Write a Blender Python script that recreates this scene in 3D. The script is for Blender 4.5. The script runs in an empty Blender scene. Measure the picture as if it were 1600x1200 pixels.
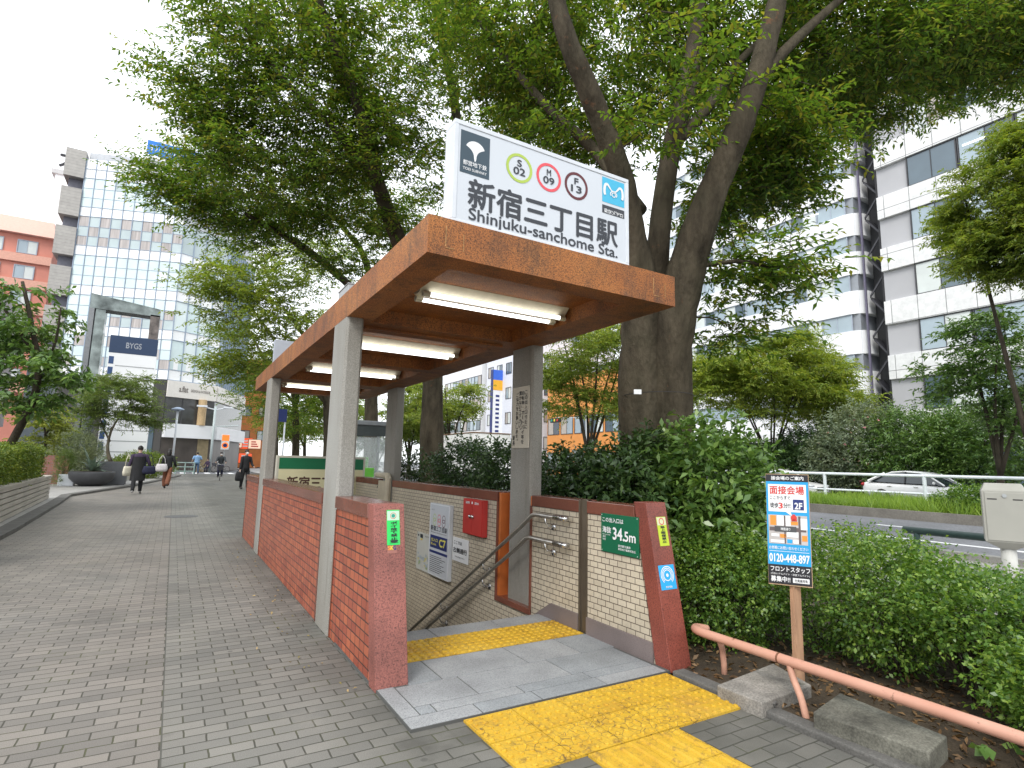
import bpy, bmesh, math, random
import numpy as np
from mathutils import Vector, Matrix

# ------------------------------------------------------------ camera, sky, sun, exposure
scene = bpy.context.scene
col = scene.collection
R = math.radians
FPX = 883.78                       # focal length in pixels of a 1600 px wide frame
YAW, PITCH, ROLL = R(30.522), R(8.066), R(1.2357)
CAM = np.array([0.0, 0.0, 1.40])
_fwd = np.array([math.sin(YAW) * math.cos(PITCH), math.cos(YAW) * math.cos(PITCH), math.sin(PITCH)])
_rt = np.array([math.cos(YAW), -math.sin(YAW), 0.0])
_up = np.cross(_rt, _fwd)
_r2 = math.cos(ROLL) * _rt + math.sin(ROLL) * _up
_u2 = -math.sin(ROLL) * _rt + math.cos(ROLL) * _up
cam_d = bpy.data.cameras.new('camera')
cam = bpy.data.objects.new('camera', cam_d)
col.objects.link(cam)
cam_d.sensor_width = 36.0
cam_d.lens = FPX * 36.0 / 1600.0
cam_d.clip_end = 3000.0
cam_d.clip_start = 0.05
cam.matrix_world = Matrix(((_r2[0], _u2[0], -_fwd[0], CAM[0]), (_r2[1], _u2[1], -_fwd[1], CAM[1]),
                           (_r2[2], _u2[2], -_fwd[2], CAM[2]), (0, 0, 0, 1)))
scene.camera = cam

SUN_EL, SUN_AZ = 46.0, -128.0       # degrees; azimuth clockwise from +Y
world = bpy.data.worlds.new('World')
scene.world = world
world.use_nodes = True
wn, wl = world.node_tree.nodes, world.node_tree.links
wn.clear()
w_out = wn.new('ShaderNodeOutputWorld')
w_bg = wn.new('ShaderNodeBackground')
w_sky = wn.new('ShaderNodeTexSky')
w_sky.sky_type = 'NISHITA'
w_sky.sun_disc = False
w_sky.sun_elevation = R(SUN_EL)
w_sky.sun_rotation = R(SUN_AZ)
w_mix = wn.new('ShaderNodeMix')     # an even layer of bright cloud over the clear sky
w_mix.data_type = 'RGBA'
w_mix.inputs[0].default_value = 0.85
w_mix.inputs[7].default_value = (10.6, 10.9, 11.2, 1)
wl.new(w_sky.outputs[0], w_mix.inputs[6])
wl.new(w_mix.outputs[2], w_bg.inputs[0])
w_bg.inputs[1].default_value = 0.12
wl.new(w_bg.outputs[0], w_out.inputs[0])
sun_d = bpy.data.lights.new('sun', 'SUN')
sun_d.energy = 1.3
sun_d.angle = R(20)
sun_d.color = (1.0, 0.96, 0.9)
sun = bpy.data.objects.new('sun', sun_d)
col.objects.link(sun)
_sd = Vector((math.sin(R(SUN_AZ)) * math.cos(R(SUN_EL)), math.cos(R(SUN_AZ)) * math.cos(R(SUN_EL)), math.sin(R(SUN_EL))))
sun.rotation_euler = _sd.to_track_quat('Z', 'Y').to_euler()
scene.view_settings.view_transform = 'Standard'
scene.view_settings.look = 'None'
scene.view_settings.gamma = 1
scene.view_settings.use_curve_mapping = False
scene.view_settings.exposure = 0.64
scene.render.engine = 'CYCLES'
scene.cycles.max_bounces = 6
scene.cycles.diffuse_bounces = 3
scene.cycles.transparent_max_bounces = 8
scene.cycles.caustics_reflective = False
scene.cycles.caustics_refractive = False

rng = np.random.default_rng(7)
random.seed(7)


def ray(px, py):
    d = (px - 800) / FPX * _r2 - (py - 600) / FPX * _u2 + _fwd
    return d


def at(px, py, X=None, Y=None, Z=None, D=None):
    """surveyed point: where the line of sight to a photo pixel meets a plane (or a distance)"""
    d = ray(px, py)
    if D is not None:
        return CAM + d * D
    for a, v in ((0, X), (1, Y), (2, Z)):
        if v is not None:
            return CAM + d * ((v - CAM[a]) / d[a])


# ------------------------------------------------------------ object helpers
ORG = {}


def tag(o, label=None, cat=None, group=None, kind=None):
    if label: o['label'] = label
    if cat: o['category'] = cat
    if group: o['group'] = group
    if kind: o['kind'] = kind
    return o


def thing(name, label, cat, loc=(0, 0, 0), rz=0.0, group=None):
    o = bpy.data.objects.new(name, None)
    o.empty_display_size = 0.2
    col.objects.link(o)
    o.location = loc
    o.rotation_euler = (0, 0, rz)
    ORG[o.name] = np.array(loc, float) if rz == 0 else np.zeros(3)
    return tag(o, label, cat, group)


class MB:
    """collects shapes; build() links them as ONE mesh object"""

    def __init__(s):
        s.v, s.f, s.m = [], [], []
        s.n = 0

    def add(s, verts, faces, m=0):
        verts = np.asarray(verts, float).reshape(-1, 3)
        b = s.n
        s.v.append(verts)
        s.n += len(verts)
        s.f += [tuple(b + i for i in f) for f in faces]
        s.m += [m] * len(faces)
        return s

    def box(s, x0, x1, y0, y1, z0, z1, m=0):
        v = [(x, y, z) for z in (z0, z1) for y in (y0, y1) for x in (x0, x1)]
        return s.add(v, [(0, 2, 3, 1), (4, 5, 7, 6), (0, 1, 5, 4), (2, 6, 7, 3), (0, 4, 6, 2), (1, 3, 7, 5)], m)

    def hexa(s, bottom, top, m=0):
        return s.add(list(bottom) + list(top), [(3, 2, 1, 0), (4, 5, 6, 7), (0, 1, 5, 4), (1, 2, 6, 5), (2, 3, 7, 6), (3, 0, 4, 7)], m)

    def quad(s, a, b, c, d, m=0):
        return s.add([a, b, c, d], [(0, 1, 2, 3)], m)

    def prism(s, poly, vec, m=0):
        n = len(poly)
        p = np.array(poly, float)
        v = np.concatenate([p, p + np.array(vec, float)])
        f = [tuple(range(n))[::-1], tuple(range(n, 2 * n))] + [(i, (i + 1) % n, n + (i + 1) % n, n + i) for i in range(n)]
        return s.add(v, f, m)

    def tube(s, pts, r, k=8, m=0, cap=True):
        p = np.array(pts, float)
        n = len(p)
        r = np.broadcast_to(np.array(r, float), (n,))
        t = np.gradient(p, axis=0)
        t /= np.linalg.norm(t, axis=1)[:, None] + 1e-9
        ref = np.array([0, 0, 1.0]) if abs(t[0][2]) < 0.9 else np.array([1.0, 0, 0])
        V = []
        for i in range(n):
            a = np.cross(ref, t[i]); a /= np.linalg.norm(a) + 1e-9
            b = np.cross(t[i], a)
            ref = np.cross(a, t[i]) * -1 if False else b
            ang = np.arange(k) * 2 * math.pi / k
            V.append(p[i] + r[i] * (np.cos(ang)[:, None] * a + np.sin(ang)[:, None] * b))
            ref = b
        F = [(i * k + j, i * k + (j + 1) % k, (i + 1) * k + (j + 1) % k, (i + 1) * k + j) for i in range(n - 1) for j in range(k)]
        if cap:
            F += [tuple(range(k))[::-1], tuple((n - 1) * k + j for j in range(k))]
        return s.add(np.concatenate(V), F, m)

    def lathe(s, prof, c, k=24, m=0):
        """prof: (r, z) list round a vertical axis at c"""
        ang = np.arange(k) * 2 * math.pi / k
        V = [np.stack([c[0] + r * np.cos(ang), c[1] + r * np.sin(ang), np.full(k, c[2] + z)], 1) for r, z in prof]
        n = len(prof)
        F = [(i * k + j, i * k + (j + 1) % k, (i + 1) * k + (j + 1) % k, (i + 1) * k + j) for i in range(n - 1) for j in range(k)]
        F += [tuple(range(k))[::-1], tuple((n - 1) * k + j for j in range(k))]
        return s.add(np.concatenate(V), F, m)

    def ball(s, c, r, k=12, m=0):
        r = np.broadcast_to(np.array(r, float), (3,))
        V = [(c[0], c[1], c[2] - r[2])]
        h = k // 2
        for i in range(1, h):
            th = math.pi * i / h
            for j in range(k):
                a = 2 * math.pi * j / k
                V.append((c[0] + r[0] * math.sin(th) * math.cos(a), c[1] + r[1] * math.sin(th) * math.sin(a), c[2] - r[2] * math.cos(th)))
        V.append((c[0], c[1], c[2] + r[2]))
        F = [(0, 1 + (j + 1) % k, 1 + j) for j in range(k)]
        F += [(1 + i * k + j, 1 + i * k + (j + 1) % k, 1 + (i + 1) * k + (j + 1) % k, 1 + (i + 1) * k + j) for i in range(h - 2) for j in range(k)]
        b = 1 + (h - 2) * k
        F += [(len(V) - 1, b + j, b + (j + 1) % k) for j in range(k)]
        return s.add(V, F, m)

    def build(s, name, mats, parent=None, smooth=False, bevel=0.0, org=None):
        V = np.concatenate(s.v) if s.v else np.zeros((0, 3))
        if parent is not None and org is None:
            org = ORG[parent.name]
        if org is not None:
            V = V - np.array(org)
        me = bpy.data.meshes.new(name)
        me.from_pydata(V.tolist(), [], s.f)
        if not isinstance(mats, (list, tuple)):
            mats = [mats]
        for m in mats:
            me.materials.append(m)
        if len(mats) > 1:
            me.polygons.foreach_set('material_index', s.m)
        if smooth:
            me.polygons.foreach_set('use_smooth', [True] * len(me.polygons))
        me.update()
        o = bpy.data.objects.new(name, me)
        col.objects.link(o)
        if parent is not None:
            o.parent = parent
            ORG[o.name] = np.array(org)
        else:
            ORG[o.name] = np.zeros(3)
        if bevel:
            b = o.modifiers.new('bevel', 'BEVEL')
            b.width = bevel; b.segments = 2; b.limit_method = 'ANGLE'; b.angle_limit = R(40)
        return o


def mesh_np(name, V, nper, mat, parent=None, faces=None, smooth=False):
    """fast mesh of many small polygons: V is (n*nper,3) unless faces given"""
    if parent is not None:
        V = V - ORG[parent.name]
    me = bpy.data.meshes.new(name)
    nv = len(V)
    me.vertices.add(nv)
    me.vertices.foreach_set('co', np.ascontiguousarray(V, dtype=np.float32).ravel())
    if faces is None:
        idx = np.arange(nv, dtype=np.int32)
        nf = nv // nper
    else:
        idx = np.ascontiguousarray(faces, dtype=np.int32).ravel()
        nf = len(faces)
        nper = faces.shape[1]
    me.loops.add(len(idx))
    me.loops.foreach_set('vertex_index', idx)
    me.polygons.add(nf)
    me.polygons.foreach_set('loop_start', np.arange(nf, dtype=np.int32) * nper)
    me.polygons.foreach_set('loop_total', np.full(nf, nper, dtype=np.int32))
    if smooth:
        me.polygons.foreach_set('use_smooth', np.ones(nf, dtype=bool))
    me.materials.append(mat)
    me.update(calc_edges=True)
    o = bpy.data.objects.new(name, me)
    col.objects.link(o)
    if parent is not None:
        o.parent = parent
    return o


def copy_tree(o, parent=None):
    c = o.copy()
    col.objects.link(c)
    if parent is not None:
        c.parent = parent
    for ch in list(o.children):
        copy_tree(ch, c)
    return c


# ------------------------------------------------------------ materials
def nodes(name):
    m = bpy.data.materials.new(name)
    m.use_nodes = True
    return m, m.node_tree.nodes, m.node_tree.links, m.node_tree.nodes['Principled BSDF']


def coord(n, l, kind='pos'):
    if kind == 'pos':
        return n.new('ShaderNodeNewGeometry').outputs['Position']
    return n.new('ShaderNodeTexCoord').outputs['Object']


def noise(n, l, vec, scale, detail=4, rough=0.55, stretch=None):
    if stretch is not None:
        mp = n.new('ShaderNodeMapping')
        mp.inputs['Scale'].default_value = stretch
        l.new(vec, mp.inputs[0])
        vec = mp.outputs[0]
    t = n.new('ShaderNodeTexNoise')
    t.inputs['Scale'].default_value = scale
    t.inputs['Detail'].default_value = detail
    t.inputs['Roughness'].default_value = rough
    l.new(vec, t.inputs['Vector'])
    return t.outputs['Fac']


def ramp(n, l, fac, stops):
    r = n.new('ShaderNodeValToRGB')
    e = r.color_ramp.elements
    while len(e) < len(stops):
        e.new(0.5)
    for i, (p, c) in enumerate(stops):
        e[i].position = p
        e[i].color = (c[0], c[1], c[2], 1) if not isinstance(c, (int, float)) else (c, c, c, 1)
    l.new(fac, r.inputs[0])
    return r.outputs[0]


def mixc(n, l, fac, a, b, mode='MIX'):
    m = n.new('ShaderNodeMix')
    m.data_type = 'RGBA'
    m.blend_type = mode
    for s, v in ((0, fac), (6, a), (7, b)):
        if hasattr(v, 'is_linked'):
            l.new(v, m.inputs[s])
        elif isinstance(v, (int, float)):
            m.inputs[s].default_value = v
        else:
            m.inputs[s].default_value = (v[0], v[1], v[2], 1)
    return m.outputs[2]


def bump(n, l, bs, h, strength=0.3, dist=0.01):
    b = n.new('ShaderNodeBump')
    b.inputs['Strength'].default_value = strength
    b.inputs['Distance'].default_value = dist
    l.new(h, b.inputs['Height'])
    l.new(b.outputs[0], bs.inputs['Normal'])


_cache = {}


def M(name, c, rough=0.6, var=0.12, scale=6.0, metal=0.0, bmp=0.0, spec=0.4, fine=0.0, kind='pos', stretch=None):
    if name in _cache:
        return _cache[name]
    m, n, l, bs = nodes(name)
    vec = coord(n, l, kind)
    f = noise(n, l, vec, scale, stretch=stretch)
    a = [x * (1 - var) for x in c]
    b = [min(1, x * (1 + var)) for x in c]
    out = ramp(n, l, f, [(0.3, a), (0.7, b)])
    if fine:
        f2 = noise(n, l, vec, scale * 25, 2)
        out = mixc(n, l, 1.0, out, ramp(n, l, f2, [(0.35, 1 - fine), (0.65, 1 + 0.0)]), 'MULTIPLY')
    l.new(out, bs.inputs['Base Color'])
    bs.inputs['Roughness'].default_value = rough
    bs.inputs['Metallic'].default_value = metal
    bs.inputs['Specular IOR Level'].default_value = spec
    if bmp:
        bump(n, l, bs, noise(n, l, vec, scale * 12, 5), bmp, 0.006)
    _cache[name] = m
    return m


def emit(name, c, s):
    m, n, l, bs = nodes(name)
    bs.inputs['Base Color'].default_value = (*c, 1)
    bs.inputs['Emission Color'].default_value = (*c, 1)
    bs.inputs['Emission Strength'].default_value = s
    return m


def M_tile(name, c1, c2, mortar, bw, bh, msize, ax, offset=0.5, rough=0.35, rot=None, dirt=0.0, bstr=0.5, msmooth=0.1, vjoint=None):
    """brick-texture tiles on a plane; ax picks the two world axes used as u and v"""
    m, n, l, bs = nodes(name)
    pos = n.new('ShaderNodeNewGeometry').outputs['Position']
    sp = n.new('ShaderNodeSeparateXYZ'); l.new(pos, sp.inputs[0])
    cb = n.new('ShaderNodeCombineXYZ')
    l.new(sp.outputs[ax[0]], cb.inputs[0]); l.new(sp.outputs[ax[1]], cb.inputs[1])
    b = n.new('ShaderNodeTexBrick')
    b.offset = offset
    b.offset_frequency = 2
    b.inputs['Color1'].default_value = (*c1, 1)
    b.inputs['Color2'].default_value = (*c2, 1)
    b.inputs['Mortar'].default_value = (*mortar, 1)
    b.inputs['Scale'].default_value = 1.0
    b.inputs['Mortar Size'].default_value = msize
    b.inputs['Mortar Smooth'].default_value = msmooth
    b.inputs['Bias'].default_value = 0.0
    b.inputs['Brick Width'].default_value = bw
    b.inputs['Row Height'].default_value = bh
    l.new(cb.outputs[0], b.inputs['Vector'])
    out = b.outputs['Color']
    f = noise(n, l, pos, 3.0, 4)
    out = mixc(n, l, 1.0, out, ramp(n, l, f, [(0.3, 0.86), (0.7, 1.06)]), 'MULTIPLY')
    f3 = noise(n, l, pos, 90.0, 2)
    out = mixc(n, l, 1.0, out, ramp(n, l, f3, [(0.3, 0.9), (0.7, 1.05)]), 'MULTIPLY')
    if dirt:
        f2 = noise(n, l, pos, 1.6, 6, 0.65)
        out = mixc(n, l, ramp(n, l, f2, [(0.52, 0.0), (0.75, dirt)]), out, (0.10, 0.085, 0.06))
    l.new(out, bs.inputs['Base Color'])
    bs.inputs['Roughness'].default_value = rough
    inv = n.new('ShaderNodeMath'); inv.operation = 'SUBTRACT'; inv.inputs[0].default_value = 1.0
    l.new(b.outputs['Fac'], inv.inputs[1])
    bump(n, l, bs, inv.outputs[0], bstr, 0.004)
    return m


def M_granite(name, c, speck=0.5, rough=0.4, scale=160.0, var=0.12):
    m, n, l, bs = nodes(name)
    pos = coord(n, l)
    f = noise(n, l, pos, scale, 3, 0.7)
    g = noise(n, l, pos, 2.5, 4)
    out = ramp(n, l, f, [(0.3, [x * (1 - speck) for x in c]), (0.45, c), (0.6, [min(1, x * (1 + 0.5 * speck)) for x in c])])
    out = mixc(n, l, 1.0, out, ramp(n, l, g, [(0.3, 1 - var), (0.7, 1 + var)]), 'MULTIPLY')
    l.new(out, bs.inputs['Base Color'])
    bs.inputs['Roughness'].default_value = rough
    return m


def M_leaf(name, cols, transl=0.35, rough=0.45, spec=0.35):
    m, n, l, bs = nodes(name)
    g = n.new('ShaderNodeNewGeometry')
    c = ramp(n, l, g.outputs['Random Per Island'], [(i / max(1, len(cols) - 1), x) for i, x in enumerate(cols)])
    f = noise(n, l, g.outputs['Position'], 0.9, 3)
    c = mixc(n, l, 1.0, c, ramp(n, l, f, [(0.3, (0.8, 0.85, 0.85)), (0.7, (1.18, 1.12, 0.95))]), 'MULTIPLY')
    l.new(c, bs.inputs['Base Color'])
    bs.inputs['Roughness'].default_value = rough
    bs.inputs['Specular IOR Level'].default_value = spec
    tr = n.new('ShaderNodeBsdfTranslucent')
    tc = mixc(n, l, 1.0, c, (1.5, 1.5, 0.6), 'MULTIPLY')
    l.new(tc, tr.inputs[0])
    mx = n.new('ShaderNodeMixShader')
    mx.inputs[0].default_value = transl
    l.new(bs.outputs[0], mx.inputs[1]); l.new(tr.outputs[0], mx.inputs[2])
    l.new(mx.outputs[0], n['Material Output'].inputs['Surface'])
    return m


def M_bark(name, c1, c2, scale=6.0):
    m, n, l, bs = nodes(name)
    pos = coord(n, l)
    f = noise(n, l, pos, scale, 6, 0.65, stretch=(1, 1, 0.3))
    g = noise(n, l, pos, 1.5, 3)
    v = n.new('ShaderNodeTexVoronoi'); v.inputs['Scale'].default_value = scale * 4.5
    mp = n.new('ShaderNodeMapping'); mp.inputs['Scale'].default_value = (1, 1, 0.6); l.new(pos, mp.inputs[0]); l.new(mp.outputs[0], v.inputs['Vector'])
    out = ramp(n, l, f, [(0.3, c1), (0.68, c2)])
    out = mixc(n, l, ramp(n, l, g, [(0.45, 0.0), (0.7, 0.45)]), out, (0.075, 0.072, 0.045))
    out = mixc(n, l, 1.0, out, ramp(n, l, v.outputs['Distance'], [(0.0, 1.02), (0.7, 0.95)]), 'MULTIPLY')
    pt = noise(n, l, pos, 3.4, 4, 0.7)
    out = mixc(n, l, ramp(n, l, pt, [(0.64, 0.0), (0.70, 0.6)]), out, (0.17, 0.085, 0.045))
    l.new(out, bs.inputs['Base Color'])
    bs.inputs['Roughness'].default_value = 0.9
    bs.inputs['Specular IOR Level'].default_value = 0.12
    ad = n.new('ShaderNodeMath'); ad.operation = 'ADD'
    vs = n.new('ShaderNodeMath'); vs.operation = 'MULTIPLY'; vs.inputs[1].default_value = 0.3
    l.new(v.outputs['Distance'], vs.inputs[0])
    f9 = noise(n, l, pos, scale * 3.2, 7, 0.75, stretch=(1, 1, 0.3))
    l.new(f9, ad.inputs[0]); l.new(vs.outputs[0], ad.inputs[1])
    bump(n, l, bs, ad.outputs[0], 1.0, 0.03)
    return m


# ------------------------------------------------------------ flat lettering
def text_geo(s):
    key = ('text', s)
    if key in _cache:
        return _cache[key]
    c = bpy.data.curves.new('lettering', 'FONT')
    c.body = s
    c.size = 1
    c.resolution_u = 4
    o = bpy.data.objects.new('lettering', c)
    col.objects.link(o)
    dg = bpy.context.evaluated_depsgraph_get()
    me = bpy.data.meshes.new_from_object(o.evaluated_get(dg))
    V = np.array([v.co[:2] for v in me.vertices]) if len(me.vertices) else np.zeros((1, 2))
    F = [tuple(p.vertices) for p in me.polygons]
    bpy.data.objects.remove(o); bpy.data.curves.remove(c); bpy.data.meshes.remove(me)
    lo, hi = V.min(0), V.max(0)
    V = (V - lo) / np.maximum(hi - lo, 1e-6)
    _cache[key] = (V, F, hi - lo)
    return V, F, hi - lo


class Plane:
    """flat sign face: origin at its lower left, unit vectors r (reading direction) and u (up), size w x h in metres"""

    def __init__(s, o, r, u, w, h):
        s.o, s.r, s.u = np.array(o, float), np.array(r, float), np.array(u, float)
        s.r /= np.linalg.norm(s.r); s.u /= np.linalg.norm(s.u)
        s.n = np.cross(s.r, s.u)
        s.w, s.h = w, h

    def p(s, a, b, d=0.0):
        return s.o + s.r * (a * s.w) + s.u * (b * s.h) + s.n * d

    def rect(s, mb, a0, b0, a1, b1, d=0.0015, m=0):
        mb.quad(s.p(a0, b0, d), s.p(a1, b0, d), s.p(a1, b1, d), s.p(a0, b1, d), m)

    def text(s, mb, t, a0, b0, a1, b1, bold=0.0, d=0.003, m=0):
        V, F, ext = text_geo(t)
        for k, (ox, oy) in enumerate(((0, 0), (1, 0), (-1, 0), (0, 1), (0, -1)) if bold else ((0, 0),)):   # heavier strokes
            q = V + np.array([ox, oy]) * bold / np.maximum(ext, .05)
            P = s.o + np.outer((a0 + q[:, 0] * (a1 - a0)) * s.w, s.r) + np.outer((b0 + q[:, 1] * (b1 - b0)) * s.h, s.u) + s.n * (d + k * 1.2e-4)
            mb.add(P, F, m)

    def vtext(s, mb, t, a0, b0, a1, b1, bold=0.0, d=0.003, m=0):
        k = len(t)
        ch = (b1 - b0) / k
        for i, c in enumerate(t):
            y1 = b1 - i * ch
            if c in '。、':
                s.text(mb, c, a0 + 0.6 * (a1 - a0), y1 - ch * 0.4, a1, y1 - ch * 0.1, bold, d, m)
            elif c in 'ー・':
                s.text(mb, '|' if c == 'ー' else c, a0 + 0.42 * (a1 - a0), y1 - ch * (0.9 if c == 'ー' else 0.6), a0 + 0.58 * (a1 - a0), y1 - ch * (0.1 if c == 'ー' else 0.4), bold, d, m)
            else:
                s.text(mb, c, a0, y1 - ch * 0.92, a1, y1 - ch * 0.08, bold, d, m)

    def ring(s, mb, a, b, r0, r1, d=0.002, m=0, a0=0.0, a1=360.0, k=40, sx=1.0):
        full = abs(a1 - a0) >= 360
        n = k if full else k + 1
        ang = np.radians(a0 + (a1 - a0) * np.arange(n) / k)
        c = s.p(a, b, d)
        V = [c + s.r * rr * sx * math.cos(t) + s.u * rr * math.sin(t) for rr in (r0, r1) for t in ang]
        kk = k
        F = [(i, n + i, n + (i + 1) % n, (i + 1) % n) for i in range(kk)]
        mb.add(V, F, m)

    def disc(s, mb, a, b, r, d=0.002, m=0, k=28, sx=1.0):
        c = s.p(a, b, d)
        V = [c + s.r * r * sx * math.cos(t) + s.u * r * math.sin(t) for t in np.arange(k) * 2 * math.pi / k]
        mb.add(V, [tuple(range(k))], m)

    def poly(s, mb, pts, d=0.002, m=0):
        mb.add([s.p(a, b, d) for a, b in pts], [tuple(range(len(pts)))], m)


def paint(name, c, rough=0.5):
    return M('paint_' + name, c, rough, 0.04, 3.0)


WHITE = paint('white', (0.8, 0.81, 0.82)); INK = paint('ink', (0.02, 0.02, 0.025)); GREYINK = paint('grey', (0.04, 0.045, 0.055))
RED = paint('red', (0.62, 0.05, 0.04)); BLUE = paint('blue', (0.03, 0.36, 0.72)); GREEN = paint('green', (0.005, 0.12, 0.055))
YELLOW = paint('yellow', (0.78, 0.62, 0.05)); NAVY = paint('navy', (0.02, 0.035, 0.16)); ORANGE = paint('orange', (0.75, 0.28, 0.05))
STEEL = M('brushed_steel', (0.5, 0.48, 0.44), 0.35, 0.15, 20, metal=0.9, stretch=(1, 1, 0.2))
CHROME = M('polished_steel', (0.62, 0.62, 0.62), 0.22, 0.1, 15, metal=1.0)
BLACK = M('black_metal', (0.02, 0.02, 0.022), 0.5, 0.2, 8)
GALV = M('galvanised', (0.42, 0.44, 0.45), 0.5, 0.12, 6, metal=0.3)
WHITEMETAL = M('white_metal', (0.66, 0.69, 0.73), 0.4, 0.07, 5)

# ============================================================ THE GROUND
def M_pavers():
    m, n, l, bs = nodes('brick_pavers')
    pos = n.new('ShaderNodeNewGeometry').outputs['Position']
    sp = n.new('ShaderNodeSeparateXYZ'); l.new(pos, sp.inputs[0])
    wob = noise(n, l, pos, 9.0, 2)
    off = n.new('ShaderNodeMapping'); off.inputs['Location'].default_value = (-0.075, 0.0, 0.0); l.new(pos, off.inputs[0])
    wv = n.new('ShaderNodeVectorMath'); wv.operation = 'MULTIPLY_ADD'
    wc = n.new('ShaderNodeTexNoise'); wc.inputs['Scale'].default_value = 7.0; l.new(pos, wc.inputs['Vector'])
    l.new(wc.outputs['Color'], wv.inputs[0]); wv.inputs[1].default_value = (0.012, 0.012, 0); l.new(off.outputs[0], wv.inputs[2])
    b = n.new('ShaderNodeTexBrick')
    b.offset = 0.5; b.offset_frequency = 2
    b.inputs['Color1'].default_value = (0.225, 0.215, 0.20, 1)
    b.inputs['Color2'].default_value = (0.158, 0.154, 0.146, 1)
    b.inputs['Mortar'].default_value = (0.058, 0.057, 0.046, 1)
    b.inputs['Scale'].default_value = 1.0
    b.inputs['Mortar Size'].default_value = 0.0045
    b.inputs['Mortar Smooth'].default_value = 0.25
    b.inputs['Brick Width'].default_value = 0.202
    b.inputs['Row Height'].default_value = 0.0915
    l.new(wv.outputs[0], b.inputs['Vector'])
    # the course of pavers left of the seam is redder; so are some patches
    left = n.new('ShaderNodeMath'); left.operation = 'LESS_THAN'; left.inputs[1].default_value = 0.075
    l.new(sp.outputs[0], left.inputs[0])
    patch = noise(n, l, pos, 0.7, 3)
    red = ramp(n, l, patch, [(0.35, (1.03, 0.99, 0.94)), (0.65, (1.08, 1.01, 0.94))])
    gry = ramp(n, l, patch, [(0.35, (0.97, 0.98, 0.94)), (0.68, (1.04, 1.03, 0.97))])
    tint = mixc(n, l, left.outputs[0], gry, red)
    out = mixc(n, l, 1.0, b.outputs['Color'], tint, 'MULTIPLY')
    sm = n.new('ShaderNodeMath'); sm.operation = 'SUBTRACT'; sm.inputs[1].default_value = 0.075; l.new(sp.outputs[0], sm.inputs[0])
    sa = n.new('ShaderNodeMath'); sa.operation = 'ABSOLUTE'; l.new(sm.outputs[0], sa.inputs[0])
    sl = n.new('ShaderNodeMath'); sl.operation = 'LESS_THAN'; sl.inputs[1].default_value = 0.004; l.new(sa.outputs[0], sl.inputs[0])
    out = mixc(n, l, sl.outputs[0], out, (0.085, 0.083, 0.07))
    grain = noise(n, l, pos, 240.0, 2)
    out = mixc(n, l, 1.0, out, ramp(n, l, grain, [(0.3, 0.74), (0.7, 1.22)]), 'MULTIPLY')
    st = noise(n, l, pos, 0.45, 6, 0.6)
    out = mixc(n, l, 1.0, out, ramp(n, l, st, [(0.3, 0.82), (0.72, 1.14)]), 'MULTIPLY')
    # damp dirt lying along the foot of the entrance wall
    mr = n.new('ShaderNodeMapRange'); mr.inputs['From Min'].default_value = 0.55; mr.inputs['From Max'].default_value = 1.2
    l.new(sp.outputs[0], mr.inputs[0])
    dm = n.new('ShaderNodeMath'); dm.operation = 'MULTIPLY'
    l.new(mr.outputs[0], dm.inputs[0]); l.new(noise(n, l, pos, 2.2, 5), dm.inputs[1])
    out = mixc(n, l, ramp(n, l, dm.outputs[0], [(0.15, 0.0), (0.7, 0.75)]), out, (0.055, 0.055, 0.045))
    # grass and moss in the joints
    ms = n.new('ShaderNodeMath'); ms.operation = 'MULTIPLY'
    l.new(b.outputs['Fac'], ms.inputs[0]); l.new(ramp(n, l, noise(n, l, pos, 2.6, 4), [(0.5, 0.0), (0.7, 0.8)]), ms.inputs[1])
    out = mixc(n, l, ms.outputs[0], out, (0.085, 0.09, 0.03))
    vo = n.new('ShaderNodeTexVoronoi'); vo.inputs['Scale'].default_value = 2.3; l.new(pos, vo.inputs['Vector'])
    out = mixc(n, l, ramp(n, l, vo.outputs['Distance'], [(0.035, 0.55), (0.05, 0.0)]), out, (0.06, 0.058, 0.052))
    sp2 = noise(n, l, pos, 1.1, 8, 0.72)
    out = mixc(n, l, ramp(n, l, sp2, [(0.57, 0.0), (0.66, 0.4)]), out, (0.075, 0.07, 0.06))
    out = mixc(n, l, ramp(n, l, sp2, [(0.33, 0.35), (0.42, 0.0)]), out, (0.27, 0.25, 0.215))
    l.new(out, bs.inputs['Base Color'])
    bs.inputs['Roughness'].default_value = 0.72
    h = n.new('ShaderNodeMath'); h.operation = 'SUBTRACT'
    sc = n.new('ShaderNodeMath'); sc.operation = 'MULTIPLY'; sc.inputs[1].default_value = 0.25
    l.new(grain, sc.inputs[0]); l.new(sc.outputs[0], h.inputs[0]); l.new(b.outputs['Fac'], h.inputs[1])
    bump(n, l, bs, h.outputs[0], 0.7, 0.006)
    return m


PAVERS = M_pavers()
ASPHALT = M('asphalt', (0.20, 0.205, 0.22), 0.85, 0.1, 0.8, fine=0.35, bmp=0.3)
EARTH = M('earth', (0.075, 0.055, 0.035), 0.95, 0.35, 5, fine=0.5, bmp=0.9)
CONCRETE = M('concrete', (0.36, 0.35, 0.325), 0.8, 0.12, 2.5, fine=0.25, bmp=0.35)
KERBMAT = M('kerb_stone', (0.135, 0.13, 0.12), 0.85, 0.25, 4, fine=0.3, bmp=0.4)
PALEPAVE = M_tile('plaza_slabs', (0.36, 0.35, 0.33), (0.31, 0.3, 0.285), (0.2, 0.19, 0.18), 0.6, 0.3, 0.006, (0, 1), 0.5, 0.7)
WALKPAVE = M_tile('walk_slabs', (0.40, 0.39, 0.37), (0.34, 0.33, 0.32), (0.2, 0.19, 0.18), 0.3, 0.3, 0.006, (0, 1), 0.0, 0.75)


def struct(name, mb, mat, **k):
    return tag(mb.build(name, mat, **k), kind='structure')


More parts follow.
